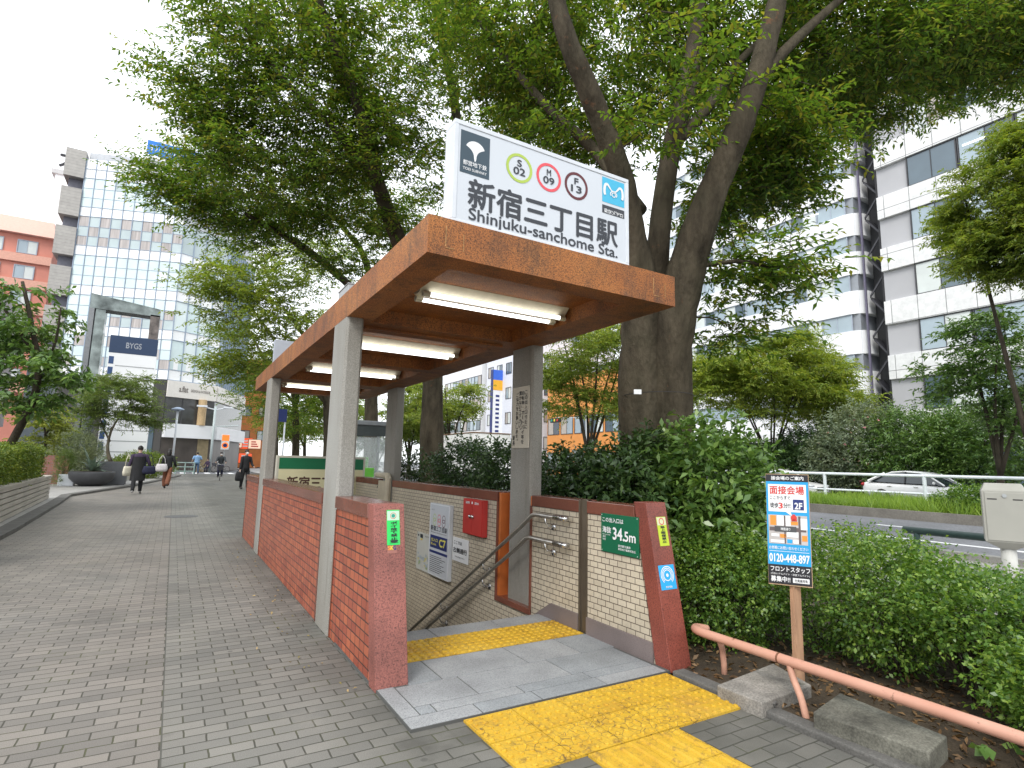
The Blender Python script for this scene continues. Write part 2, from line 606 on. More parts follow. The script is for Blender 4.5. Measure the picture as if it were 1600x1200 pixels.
PX0, PX1, PY0, PY1 = 1.39, 3.08, 4.63, 11.3      # the stairwell


def around_pit(x0, x1, y0, y1, z):
    mb = MB()
    for a, b, c, d in ((x0, x1, y0, PY0), (x0, PX0, PY0, PY1), (PX1, x1, PY0, PY1), (x0, x1, PY1, y1)):
        mb.quad((a, c, z), (b, c, z), (b, d, z), (a, d, z))
    return mb


struct('ground', around_pit(-900, 1200, -300, 1500, -0.06), ASPHALT)
mb = MB()
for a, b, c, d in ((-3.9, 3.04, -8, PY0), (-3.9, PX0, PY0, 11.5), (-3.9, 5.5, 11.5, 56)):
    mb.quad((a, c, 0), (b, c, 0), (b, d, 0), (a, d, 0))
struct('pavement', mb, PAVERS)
mb = MB(); mb.box(3.04, 6.6, -8, 11.5, -0.3, 0.015) if False else None
mb = MB()
for a, b, c, d in ((3.16, 7.2, -8, 4.4), (3.30, 7.2, 4.4, 11.5), (5.5, 7.2, 11.5, 60)):
    mb.quad((a, c, 0.012), (b, c, 0.012), (b, d, 0.012), (a, d, 0.012))
struct('planting_bed', mb, EARTH)
mb = MB()
mb.box(3.045, 3.155, -8, 2.94, -0.1, 0.035)
struct('bed_kerb', mb, KERBMAT, bevel=0.01)
mb = MB(); mb.quad((7.2, -30, 0.016), (11.2, -30, 0.016), (11.2, 90, 0.016), (7.2, 90, 0.016))
struct('sidewalk', mb, WALKPAVE)
mb = MB(); mb.box(11.2, 11.4, -40, 120, -0.1, 0.12)
struct('road_kerb', mb, CONCRETE)
mb = MB(); mb.quad((11.4, -40, -0.02), (19.3, -40, -0.02), (19.3, 160, -0.02), (11.4, 160, -0.02))
mb.quad((23.2, -40, -0.02), (33.0, -40, -0.02), (33.0, 160, -0.02), (23.2, 160, -0.02))
struct('road', mb, ASPHALT)
mb = MB()
mb.box(13.72, 13.87, -40, 120, -0.05, -0.012)
for k in range(24):
    mb.box(16.6, 16.75, -30 + k * 7, -26.5 + k * 7, -0.05, -0.012)
struct('road_marking', mb, WHITE)
mb = MB(); mb.box(19.3, 19.48, -40, 120, -0.1, 0.26); mb.box(23.0, 23.2, -40, 120, -0.1, 0.26)
struct('median_kerb', mb, M('kerb_weathered', (0.21, 0.195, 0.17), 0.9, 0.22, 1.4, fine=0.25))
mb = MB(); mb.quad((19.48, -40, 0.24), (23.0, -40, 0.24), (23.0, 120, 0.24), (19.48, 120, 0.24))
struct('median_soil', mb, EARTH)
mb = MB(); mb.box(33.0, 44.0, -40, 160, -0.1, 0.12)
struct('far_sidewalk', mb, WALKPAVE)
# plaza on the left with a curved kerb
edge = [at(0, 832, Z=0), at(78, 789, Z=0), at(98, 776, Z=0), at(150, 768, Z=0), at(196, 761, Z=0), at(232, 754, Z=0), at(278, 744, Z=0)]
edge = [np.array([-2.3, 4.0, 0])] + edge
mb = MB()
for p, q in zip(edge[:-1], edge[1:]):
    mb.quad((-40, p[1], 0.06), (p[0], p[1], 0.06), (q[0], q[1], 0.06), (-40, q[1], 0.06))
struct('plaza', mb, PALEPAVE)
mb = MB()
for p, q in zip(edge[:-1], edge[1:]):
    mb.hexa([(p[0] - .05, p[1], -.05), (p[0] + .22, p[1], -.05), (q[0] + .22, q[1], -.05), (q[0] - .05, q[1], -.05)],
            [(p[0] - .05, p[1], .075), (p[0] + .22, p[1], .075), (q[0] + .22, q[1], .075), (q[0] - .05, q[1], .075)])
struct('plaza_kerb', mb, KERBMAT)
mb = MB(); mb.quad((-40, 56, 0.004), (7.2, 56, 0.004), (7.2, 62, 0.004), (-40, 62, 0.004))
struct('cross_road', mb, ASPHALT)
mb = MB()
for k in range(9):
    mb.quad((-3.2 + k * .95, 56.6, 0.01), (-2.75 + k * .95, 56.6, 0.01), (-2.75 + k * .95, 60.4, 0.01), (-3.2 + k * .95, 60.4, 0.01))
struct('crossing_marking', mb, WHITE)

# ---- landing of grey granite slabs and the yellow tactile tiles
GRAN = M_granite('grey_granite', (0.225, 0.238, 0.246), 0.62, 0.6, 170, 0.2)
GRAN2 = M_granite('grey_granite_pale', (0.255, 0.262, 0.266), 0.62, 0.6, 170, 0.2)
mb = MB()
J = 0.004
slabs = []
# border course then main courses, joints a few millimetres wide over a dark bed
for i, (y0, y1, cuts) in enumerate(((2.985, 3.12, (1.192, 1.62, 2.02, 2.52, 3.04)), (3.12, 3.23, (1.30, 1.40, 1.98, 2.50, 3.04)),
                                    (3.23, 3.55, (1.30, 1.72, 2.42, 3.04)), (3.55, 3.93, (1.39, 1.62, 2.28, 2.75, 3.07)),
                                    (4.385, 4.63, (1.39, 1.95, 2.55, 3.07)))):
    for a, b in zip(cuts[:-1], cuts[1:]):
        mb.box(a + J, b - J, y0 + J, y1 - J, -0.05, 0.02, (i + int(a * 10)) % 2)
mb.box(1.192 + J, 1.30 - J, 3.12 + J, 3.57 - J, -0.05, 0.02, 1)
struct('entrance_landing', mb, [GRAN, GRAN2], bevel=0.002)
mb = MB(); mb.box(1.19, 3.075, 2.983, 4.62, -0.2, 0.016)
struct('landing_bed', mb, M('joint', (0.09, 0.09, 0.085), 0.9))


def M_tactile():
    m, n, l, bs = nodes('yellow_tactile')
    pos = coord(n, l)
    f = noise(n, l, pos, 3.2, 6, 0.6)
    out = ramp(n, l, f, [(0.3, (0.50, 0.28, 0.022)), (0.5, (0.60, 0.365, 0.022)), (0.7, (0.62, 0.40, 0.04))])
    g = noise(n, l, pos, 14.0, 6, 0.75)
    out = mixc(n, l, ramp(n, l, g, [(0.54, 0.0), (0.66, 0.7)]), out, (0.17, 0.10, 0.035))
    w = noise(n, l, pos, 1.3, 5, 0.7)
    out = mixc(n, l, ramp(n, l, w, [(0.55, 0.0), (0.70, 0.5)]), out, (0.40, 0.21, 0.07))
    vc = n.new('ShaderNodeTexVoronoi'); vc.feature = 'DISTANCE_TO_EDGE'; vc.inputs['Scale'].default_value = 17; l.new(pos, vc.inputs['Vector'])
    cm = n.new('ShaderNodeMath'); cm.operation = 'MULTIPLY'
    l.new(ramp(n, l, vc.outputs['Distance'], [(0.012, 1.0), (0.03, 0.0)]), cm.inputs[0]); l.new(ramp(n, l, noise(n, l, pos, 2.2, 3), [(0.45, 0.1), (0.6, 0.85)]), cm.inputs[1])
    out = mixc(n, l, cm.outputs[0], out, (0.11, 0.07, 0.03))
    d = noise(n, l, pos, 220, 2)
    out = mixc(n, l, 1.0, out, ramp(n, l, d, [(0.3, 0.8), (0.7, 1.1)]), 'MULTIPLY')
    l.new(out, bs.inputs['Base Color'])
    bs.inputs['Roughness'].default_value = 0.62
    bump(n, l, bs, noise(n, l, pos, 60, 4), 0.25, 0.003)
    return m


TACT = M_tactile()


def dot_tiles(mb, x0, x1, y0, y1, z, size, ndot, rr, hh, dx=0.0):
    nx = int(math.ceil((x1 - x0) / size - 0.01))
    ny = int(round((y1 - y0) / size))
    for i in range(nx):
        for j in range(max(1, ny)):
            a, b = x0 + i * size, min(x1, x0 + (i + 1) * size)
            c, d = y0 + j * (y1 - y0) / ny, y0 + (j + 1) * (y1 - y0) / ny
            mb.box(a + .003, b - .003, c + .003, d - .003, z - .05, z)
            kx = max(1, int(round(ndot * (b - a) / size)))
            for p in range(kx):
                for q in range(ndot):
                    mb.lathe([(rr, 0), (rr * .92, hh * .7), (rr * .6, hh)], (a + (p + .5) * (b - a) / kx, c + (q + .5) * (d - c) / ndot, z), 10)


mb = MB(); dot_tiles(mb, 1.488, 3.03, 2.36, 2.975, 0.012, 0.308, 5, 0.0145, 0.008)
struct('tactile_paving', mb, TACT)
mb = MB()
for j in range(3):
    for i in range(2):
        a, c = 1.86 + i * .305, 2.355 - (j + 1) * .305
        mb.box(a + .002, a + .303, c + .002, c + .303, -.05, .012)
        for q in range(4):
            yq = a + .04 + q * .075
            mb.hexa([(yq - .017, c + .012, .012), (yq + .017, c + .012, .012), (yq + .017, c + .293, .012), (yq - .017, c + .293, .012)],
                    [(yq - .011, c + .018, .021), (yq + .011, c + .018, .021), (yq + .011, c + .287, .021), (yq - .011, c + .287, .021)])
struct('tactile_bars', mb, TACT)
mb = MB(); dot_tiles(mb, 1.395, 3.068, 3.935, 4.38, 0.021, 0.42, 7, 0.020, 0.008)
struct('stair_tactile_paving', mb, TACT)

# ============================================================ SUBWAY ENTRANCE
BRICK = M_tile('red_wall_tile', (0.48, 0.13, 0.06), (0.31, 0.068, 0.04), (0.035, 0.02, 0.018), 0.108, 0.068, 0.0045, (1, 2), 0.0, 0.32, bstr=0.6)
CREAM = M_tile('cream_wall_tile', (0.62, 0.55, 0.43), (0.55, 0.485, 0.375), (0.085, 0.06, 0.05), 0.098, 0.0475, 0.0032, (1, 2), 0.5, 0.35, dirt=0.25, bstr=0.6)
CREAMX = M_tile('cream_wall_tile_end', (0.62, 0.55, 0.43), (0.55, 0.485, 0.375), (0.085, 0.06, 0.05), 0.098, 0.0475, 0.0032, (0, 2), 0.5, 0.35, dirt=0.25, bstr=0.6)
PINK = M_granite('pink_granite', (0.225, 0.078, 0.062), 0.9, 0.45, 110, 0.28)
BROWN = M_granite('brown_granite', (0.17, 0.062, 0.042), 0.3, 0.2, 170, 0.2)
DARKGRAN = M_granite('dark_granite', (0.17, 0.14, 0.135), 0.4, 0.5, 160, 0.15)
NICHE = M('niche_orange', (0.5, 0.135, 0.03), 0.6, 0.25, 3)


def M_rust():
    m, n, l, bs = nodes('weathered_rust_canopy')
    pos = coord(n, l)
    a = noise(n, l, pos, 1.6, 5, 0.6)
    out = ramp(n, l, a, [(0.3, (0.22, 0.07, 0.018)), (0.5, (0.37, 0.125, 0.026)), (0.75, (0.47, 0.18, 0.04))])
    s = noise(n, l, pos, 6.0, 7, 0.75, stretch=(1, 1, 0.4))
    out = mixc(n, l, ramp(n, l, s, [(0.46, 0.0), (0.66, 0.7)]), out, (0.09, 0.045, 0.02))
    p = noise(n, l, pos, 120.0, 3, 0.7)
    out = mixc(n, l, 1.0, out, ramp(n, l, p, [(0.38, 0.25), (0.56, 1.12)]), 'MULTIPLY')
    e = noise(n, l, pos, 2.4, 5, 0.7)
    out = mixc(n, l, ramp(n, l, e, [(0.62, 0.0), (0.75, 0.4)]), out, (0.11, 0.075, 0.05))
    l.new(out, bs.inputs['Base Color'])
    bs.inputs['Roughness'].default_value = 0.62
    bump(n, l, bs, p, 0.45, 0.004)
    return m


RUST = M_rust()


def M_column():
    m, n, l, bs = nodes('column_terrazzo')
    pos = coord(n, l)
    f = noise(n, l, pos, 150, 3, 0.75)
    g = noise(n, l, pos, 1.4, 5, 0.6, stretch=(1, 1, 0.4))
    out = ramp(n, l, f, [(0.3, (0.19, 0.185, 0.17)), (0.55, (0.33, 0.325, 0.305)), (0.7, (0.42, 0.41, 0.385))])
    out = mixc(n, l, 1.0, out, ramp(n, l, g, [(0.3, (0.78, 0.74, 0.68)), (0.7, (1.08, 1.08, 1.06))]), 'MULTIPLY')
    k = noise(n, l, pos, 9.0, 6, 0.7, stretch=(1, 1, 0.12))
    out = mixc(n, l, ramp(n, l, k, [(0.55, 0.0), (0.72, 0.5)]), out, (0.14, 0.125, 0.10))
    l.new(out, bs.inputs['Base Color'])
    bs.inputs['Roughness'].default_value = 0.75
    bump(n, l, bs, f, 0.3, 0.004)
    return m


COLUMN = M_column()

ent = thing('subway_entrance', 'roofed subway stair entrance with rust orange canopy on grey columns and red tiled wall', 'subway entrance', (1.187, 3.57, 0))


def panel(mb, y0, y1, x0, x1, z0, z1, outer, inner, end, y0top=None):
    yt = y0 if y0top is None else y0top
    V = [(x0, y0, z0), (x1, y0, z0), (x1, y1, z0), (x0, y1, z0), (x0, yt, z1), (x1, yt, z1), (x1, y1, z1), (x0, y1, z1)]
    for f, m in (((3, 2, 1, 0), end), ((4, 5, 6, 7), end), ((0, 1, 5, 4), end), ((2, 3, 7, 6), end), ((3, 0, 4, 7), outer), ((1, 2, 6, 5), inner)):
        mb.add([V[i] for i in f], [(0, 1, 2, 3)], m)


# left wall: three tiled panels between post and columns, with polished coping
for y0, y1, yt in ((3.705, 4.835, 3.93), (5.335, 9.29, None), (9.80, 11.48, None)):
    mb = MB()
    panel(mb, y0, y1, 1.197, 1.378, -0.02, 1.012, 0, 1, 2, (y0 + 0.21) if yt else None)
    mb.box(1.378, 1.388, max(y0, 4.64), y1, -4.5, 1.012, 1)
    mb.box(1.190, 1.197, y0 if not yt else y0 + .015, y0 + .02 if not yt else y0 + .03, 0, 1.0, 2) if not yt else None
    mb.box(1.190, 1.197, y1 - .02, y1, 0, 1.0, 2)
    tag(mb.build('wall_panel', [BRICK, CREAM, BROWN], ent), 'red tiled outer wall panel')
    mb = MB()
    a, b = (y0 + 0.205, y0 + 0.225) if yt else (y0, y0)
    mb.hexa([(1.18, a, 1.012), (1.40, a, 1.012), (1.40, y1, 1.012), (1.18, y1, 1.012)], [(1.18, b, 1.108), (1.40, b, 1.108), (1.40, y1, 1.108), (1.18, y1, 1.108)])
    mb.build('coping', BROWN, ent, bevel=0.006)
mb = MB()
mb.hexa([(1.183, 3.57, 0), (1.397, 3.57, 0), (1.397, 3.70, 0), (1.183, 3.70, 0)], [(1.183, 3.80, 1.112), (1.397, 3.80, 1.112), (1.397, 3.93, 1.112), (1.183, 3.93, 1.112)])
tag(mb.build('end_post', PINK, ent, bevel=0.004), 'leaning pink granite end post of the red wall')
mb = MB()
mb.hexa([(3.072, 2.97, 0), (3.272, 2.97, 0), (3.272, 3.12, 0), (3.072, 3.12, 0)], [(3.072, 3.20, 1.135), (3.272, 3.20, 1.135), (3.272, 3.33, 1.135), (3.072, 3.33, 1.135)])
tag(mb.build('end_post', M_granite('red_granite', (0.195, 0.052, 0.037), 0.8, 0.4, 110, 0.25), ent, bevel=0.004), 'leaning red granite end post of the cream wall')
# right wall: cream tiles running down beside the stairs
for y0, y1, yt in ((3.125, 3.905, 3.335), (4.02, 4.775, None), (5.475, 8.95, None), (9.66, 11.3, None)):
    mb = MB()
    z0 = -0.02 if y1 < 4.6 else -4.5
    panel(mb, y0, y1, 3.08, 3.26, z0 if y1 < 4.6 else 0, 1.0, 1, 0, 1, yt) if False else None
    panel(mb, y0, y1, 3.08, 3.26, z0, 1.0, 0, 1, 1, yt)
    tag(mb.build('tiled_wall', [CREAM, CREAMX], ent), 'cream tiled inner wall')
    mb = MB()
    a = yt - .01 if yt else y0
    mb.box(3.068, 3.272, a, y1, 1.0, 1.102)
    mb.build('coping', BROWN if not yt else BROWN, ent, bevel=0.005)
mb = MB(); mb.box(3.08, 3.26, 4.775, 5.475, -4.5, 0.0)
mb.box(3.08, 3.26, 8.95, 9.66, -4.5, -0.2)
tag(mb.build('tiled_wall', CREAM, ent), 'cream tiles below the column niches')
mb = MB()
mb.box(3.20, 3.255, 4.80, 5.45, 0.0, 1.09); mb.box(3.085, 3.2, 5.405, 5.45, 0.02, 1.09); mb.box(3.085, 3.2, 4.80, 4.815, 0.02, 1.09)
mb.build('column_niche', NICHE, ent)
mb = MB()
mb.box(3.066, 3.10, 5.45, 5.478, 0.0, 1.0); mb.box(3.066, 3.10, 4.773, 4.80, 0.0, 1.0); mb.box(3.064, 3.2, 4.773, 5.478, -0.03, 0.025)
mb.build('niche_trim', BROWN, ent, bevel=0.003)
mb = MB()
mb.box(3.062, 3.079, 3.14, 3.905, 0.0, 0.155)
mb.hexa([(3.062, 4.02, -.2), (3.079, 4.02, -.2), (3.079, 4.43, -.2), (3.062, 4.43, -.2)], [(3.062, 4.02, .155), (3.079, 4.02, .155), (3.079, 4.43, .155), (3.062, 4.43, .155)])
mb.hexa([(3.062, 4.43, -.2), (3.079, 4.43, -.2), (3.079, 10.9, -4.1), (3.062, 10.9, -4.1)], [(3.062, 4.43, .155), (3.079, 4.43, .155), (3.079, 10.9, -3.66), (3.062, 10.9, -3.66)])
mb.build('skirting', DARKGRAN, ent)
mb = MB(); mb.box(3.085, 3.12, 3.905, 4.02, 0, 1.11); mb.box(3.07, 3.12, 3.905, 3.925, 0, 1.11); mb.box(3.07, 3.12, 4.0, 4.02, 0, 1.11)
mb.build('shutter_channel', M('channel_steel', (0.17, 0.14, 0.105), 0.4, 0.3, 6, metal=0.6, stretch=(1, 1, .3)), ent)
# columns
for (x0, x1, y0, y1, z0) in ((1.187, 1.336, 4.85, 5.32, 0), (3.125, 3.27, 4.89, 5.31, 0.026), (1.187, 1.336, 9.31, 9.78, 0), (3.125, 3.27, 9.1, 9.6, -0.2)):
    mb = MB()
    c = 0.02
    pl = [(x0 + c, y0), (x1 - c, y0), (x1, y0 + c), (x1, y1 - c), (x1 - c, y1), (x0 + c, y1), (x0, y1 - c), (x0, y0 + c)]
    mb.prism([(a, b, z0) for a, b in pl], (0, 0, 2.642 - z0))
    mb.build('column', COLUMN, ent)
# canopy slab with coffered underside
mb = MB()
mb.box(1.187, 3.25, 3.04, 11.35, 2.765, 2.88)
mb.box(1.187, 1.42, 3.04, 11.35, 2.64, 2.765); mb.box(2.88, 3.25, 3.04, 11.35, 2.64, 2.765)
for a, b in ((3.04, 3.24), (4.92, 5.34), (7.12, 7.36), (9.26, 9.72), (11.1, 11.35)):
    mb.box(1.42, 2.88, a, b, 2.64, 2.765)
for a in (5.13,):
    mb.box(1.42, 2.88, a - .03, a + .03, 2.618, 2.64)
mb.build('canopy', RUST, ent)
mb = MB(); mb.box(1.15, 3.28, 3.01, 11.38, 2.88, 2.892)
mb.build('roof_flashing', M('flashing', (0.10, 0.07, 0.05), 0.6), ent) if False else None
# pale drip marks left by old brackets on the fascia corners
mb = MB()
for x in (1.30, 3.02):
    mb.box(x, x + .006, 3.0375, 3.0395, 2.70, 2.83); mb.box(x + .12, x + .125, 3.0375, 3.0395, 2.69, 2.80); mb.box(x + .006, x + .06, 3.0375, 3.0395, 2.69, 2.695)
mb.build('bracket_scar', M('scar', (0.40, 0.22, 0.09), 0.8, 0.4, 60), ent)
# staircase and far end
mb = MB()
prof = [(PY0, 0.0)]
for k in range(24):
    prof += [(PY0 + k * .28, -.165 * (k + 1)), (PY0 + (k + 1) * .28, -.165 * (k + 1))]
prof += [(PY0 + 24 * .28, -4.6), (PY0, -4.6)]
mb.prism([(PX0 + 0.001, y, z) for y, z in prof], (PX1 - PX0 - .02, 0, 0))
mb.build('staircase', GRAN, ent)
mb = MB(); mb.box(1.20, 3.26, 11.3, 11.46, -1.6, 1.0)
tag(mb.build('tiled_wall', CREAMX, ent), 'cream tiled end wall')
mb = MB(); mb.box(1.40, 3.27, 11.29, 11.47, 1.0, 1.09)
mb.build('coping', BROWN, ent)
mb = MB(); mb.tube([(3.02, 9.0, -1.0), (3.02, 9.0, 1.13), (3.02, 9.05, 1.17), (3.02, 9.6, 1.17)], 0.05, 10)
mb.box(3.05, 3.075, 9.15, 9.6, -1, 1.08)
tag(mb.build('drain_pipe', M('cream_pipe', (0.5, 0.44, 0.33), 0.5, 0.15, 5), ent), 'cream drain pipe beside the far column')

# walls below ground and the passage the stairs lead into
mb = MB(); mb.box(1.20, 1.376, 4.63, 11.3, -4.6, -0.03); mb.box(1.20, 3.26, 4.3, 4.60, -4.6, -0.21)
tag(mb.build('tiled_wall', [CREAM], ent), 'cream tiles below ground beside the stairs')
PASS = M('passage_tile', (0.42, 0.40, 0.36), .5, .1, 1)
mb = MB(); mb.box(1.0, 1.2, 11.3, 24, -4.7, -1.5); mb.box(3.26, 3.46, 11.3, 24, -4.7, -1.5); mb.box(1.2, 3.26, 24, 24.2, -4.7, -1.5)
mb.build('passage_wall', PASS, ent)
mb = MB(); mb.box(1.2, 3.26, 11.46, 24, -1.6, -1.5); mb.build('passage_ceiling', PASS, ent)
mb = MB(); mb.box(1.2, 3.26, 4.6, 24, -4.8, -4.61); mb.build('passage_floor', GRAN, ent)

# fluorescent lights
TUBE = emit('lamp_tube', (1.0, 0.98, 0.94), 2.2)
LAMPBODY = M('lamp_enamel', (0.62, 0.58, 0.46), 0.45, 0.12, 9)


def lamp(y, label):
    t = thing('fluorescent_light', label, 'ceiling light', (2.16, y, 2.764), 0, 'strip lights under the canopy')
    x0, x1 = 1.50, 2.86
    mb = MB()
    mb.hexa([(x0, y - .045, 2.685), (x1, y - .045, 2.685), (x1, y + .045, 2.685), (x0, y + .045, 2.685)], [(x0, y - .13, 2.764), (x1, y - .13, 2.764), (x1, y + .13, 2.764), (x0, y + .13, 2.764)])
    mb.build('housing', LAMPBODY, t, bevel=0.003)
    for s in (-1, 1):
        mb = MB(); mb.tube([(x0 + .075, y + s * .085, 2.672), (x1 - .075, y + s * .085, 2.672)], 0.0165, 10)
        mb.build('tube', TUBE, t, smooth=True)
        for a, b in ((x0 + .02, x0 + .075), (x1 - .075, x1 - .02)):
            mb = MB(); mb.tube([(a, y + s * .085, 2.672), (b, y + s * .085, 2.672)], 0.022, 10)
            mb.box(a, b, y + s * .06 - .012, y + s * .06 + .012, 2.66, 2.70)
            mb.build('lamp_holder', LAMPBODY, t)


lamp(4.02, 'twin tube strip light nearest the canopy front edge')
lamp(6.2, 'twin tube strip light just behind the front pair of columns')
lamp(8.3, 'twin tube strip light halfway between the front and rear columns')
lamp(10.4, 'twin tube strip light at the rear end of the canopy')

# ============================================================ SIGNS ON THE ENTRANCE
def curve(pts, m):
    p = np.array(pts, float); u = np.linspace(0, len(p) - 1, m); out = []
    for x in u:
        i = min(int(x), len(p) - 2); t = x - i
        p0, p1, p2, p3 = p[max(i - 1, 0)], p[i], p[i + 1], p[min(i + 2, len(p) - 1)]
        out.append(.5 * ((2 * p1) + (-p0 + p2) * t + (2 * p0 - 5 * p1 + 4 * p2 - p3) * t * t + (-p0 + 3 * p1 - 3 * p2 + p3) * t ** 3))
    return np.array(out), u


SIGNFACE = M('sign_acrylic', (0.60, 0.635, 0.68), 0.25, 0.02, 2, spec=0.5)
SY = 3.05
sign = thing('station_sign', 'large white station name sign standing on the front edge of the rust canopy', 'sign', (2.07, 3.1, 2.88))
x0, x1, z0, z1 = 1.34, 2.79, 2.881, 3.563
mb = MB(); mb.box(x0 + .02, x1 - .02, SY + .012, SY + .13, z0 + .02, z1 - .02)
mb.build('sign_box', WHITEMETAL, sign)
mb = MB()
fw = .03
mb.box(x0, x1, SY, SY + .14, z1 - fw, z1); mb.box(x0, x1, SY, SY + .14, z0, z0 + .018)
mb.box(x0, x0 + fw, SY, SY + .14, z0 + .018, z1 - fw); mb.box(x1 - fw, x1, SY, SY + .14, z0 + .018, z1 - fw)
mb.build('frame', WHITEMETAL, sign, bevel=0.003)
mb = MB(); mb.box(x0 + fw, x1 - fw, SY + .005, SY + .012, z0 + .018, z1 - fw)
mb.build('sign_face', SIGNFACE, sign)
FP = Plane((0, SY + .005, 0), (1, 0, 0), (0, 0, 1), 1, 1)


def fx(px, py):
    p = at(px, py, Y=SY)
    return p[0], p[2]


def frect(pl, mb, tl, br, d=.0015, m=0):
    a, b = fx(*tl); c, e = fx(*br)
    pl.rect(mb, a, e, c, b, d, m)


SLATE = paint('slate', (0.045, 0.075, 0.10))
a, b = fx(721, 201); c, e = fx(764.5, 281)
mb = MB(); FP.rect(mb, a, e, c, b, .0015); mb.build('emblem_panel', SLATE, sign)
mb = MB()
cx, cz = (a + c) / 2, b - (b - e) * .40
r_ = (c - a) * .33
pts = []
for t in np.linspace(158, 22, 17):     # the ginkgo fan
    pts.append((cx + r_ * math.cos(R(t)) * 1.02, cz - r_ * .1 + r_ * math.sin(R(t)) * .95))
for t in np.linspace(0, 1, 7):
    pts.append((cx + r_ * .94 - r_ * .82 * math.sin(t * math.pi / 2), cz + r_ * .22 - r_ * (.62 * t + .45 * t ** 3)))
pts += [(cx + .004, cz - r_ * 1.12), (cx - .004, cz - r_ * 1.12)]
for t in np.linspace(1, 0, 7):
    pts.append((cx - r_ * .94 + r_ * .82 * math.sin(t * math.pi / 2), cz + r_ * .22 - r_ * (.62 * t + .45 * t ** 3)))
FP.poly(mb, pts, .003)
FP.text(mb, '都営地下鉄', a + .02, e + .055, c - .02, e + .088, .012)
FP.text(mb, 'TOEI SUBWAY', a + .02, e + .022, c - .02, e + .04, .01)
mb.build('emblem', WHITE, sign)
for (px, py, colr, nm, t1, t2) in ((812, 262.5, (0.42, 0.55, 0.09), 'lime', 'S', '02'), (858, 277, (0.75, 0.09, 0.11), 'rose', 'M', '09'), (901, 290.5, (0.12, 0.025, 0.03), 'maroon', 'F', '13')):
    u, v = fx(px, py)
    mb = MB(); FP.ring(mb, u, v, .083, .103, .002)
    rg = mb.build('line_ring', paint(nm, colr), sign)
    mb = MB(); FP.text(mb, t1, u - .017, v + .012, u + .017, v + .058, .02); FP.text(mb, t2, u - .045, v - .048, u + .045, v + .002, .02)
    mb.build('line_number', GREYINK, sign)
mb = MB()
a, b = fx(733, 283)[0], fx(752, 283)[1]; c, e = fx(965, 360)[0], fx(752, 328)[1]
FP.text(mb, '新宿三丁目駅', a, e, c, b, .022, .003)
a, b = fx(733, 330)[0], fx(738, 325)[1]; c = fx(965, 397)[0]; e = fx(738, 342)[1]
FP.text(mb, 'Shinjuku-sanchome Sta.', a, e - .03, c, b, .014, .003)
mb.build('lettering', GREYINK, sign)
a, b = fx(941.5, 275); c, e = fx(976, 325)
SKY = paint('sky', (0.06, 0.45, 0.68))
mb = MB(); FP.rect(mb, a, e, c, b); mb.build('emblem_panel', SKY, sign)
a2, b2 = fx(941.5, 318.5); c2, e2 = fx(976, 342)
mb = MB(); FP.rect(mb, a2, e2, c2, b2); mb.build('emblem_panel', GREYINK, sign)
mb = MB()
u, v = (a + c) / 2, (b + e) / 2
w_, h_ = (c - a) * .41, (b - e) * .29
for sgn in (-1, 1):                      # the looped white M: two leaning wings crossing at a small heart
    P = [(-.30, -.62), (-.34, -.25), (-.10, .05), (.22, .12), (.42, .42), (.70, .84), (.92, .62), (1.0, .1), (1.0, -.4), (.94, -.72)]
    c_, _ = curve(P, 48)
    Q = [FP.p(u + sgn * x * w_, v + y * h_, .004 + .0003 * (sgn > 0)) for x, y in c_]
    for i, (p, q) in enumerate(zip(Q[:-1], Q[1:])):
        d = (q - p); ln = np.linalg.norm(d) + 1e-9
        wd = .004 + .007 * min(1, max(0, (i - 14) / 16))
        nn = np.array([-d[2], 0, d[0]]) / ln * wd
        e_ = np.array([0, -1e-5 * i, 0])
        mb.quad(p - nn + e_, q - nn + e_ + d * .12, q + nn + e_ + d * .12, p + nn + e_)
FP.ring(mb, u, v - h_ * .42, .013, .020, .0052, k=20)
FP.text(mb, '東京メトロ', a2 + .015, b2 - .06, c2 - .015, b2 - .028, .012)
FP.text(mb, 'Tokyo Metro', a2 + .025, e2 + .018, c2 - .025, e2 + .036, .01)
mb.build('emblem', WHITE, sign)

# sign at the rear of the canopy seen from behind, and a grey box on the roof
mb = MB()
p0 = at(431, 518, Y=10.9)
mb.box(p0[0], p0[0] + 1.45, 10.9, 11.03, 2.881, 3.56)
tag(mb.build('rear_sign', M('sign_back', (0.42, 0.46, 0.52), 0.5, 0.05), bevel=0.004), 'plain grey back of a sign at the rear end of the canopy roof', 'sign')
p0 = at(538, 452, Y=7.2)
mb = MB(); mb.box(p0[0], p0[0] + .45, 7.0, 7.5, 2.881, p0[2] + .02); mb.box(p0[0] - .01, p0[0] + .46, 6.99, 7.51, p0[2] + .02, p0[2] + .035)
tag(mb.build('roof_box', GALV, bevel=0.006), 'small grey metal box on the canopy roof behind the left fascia', 'box')

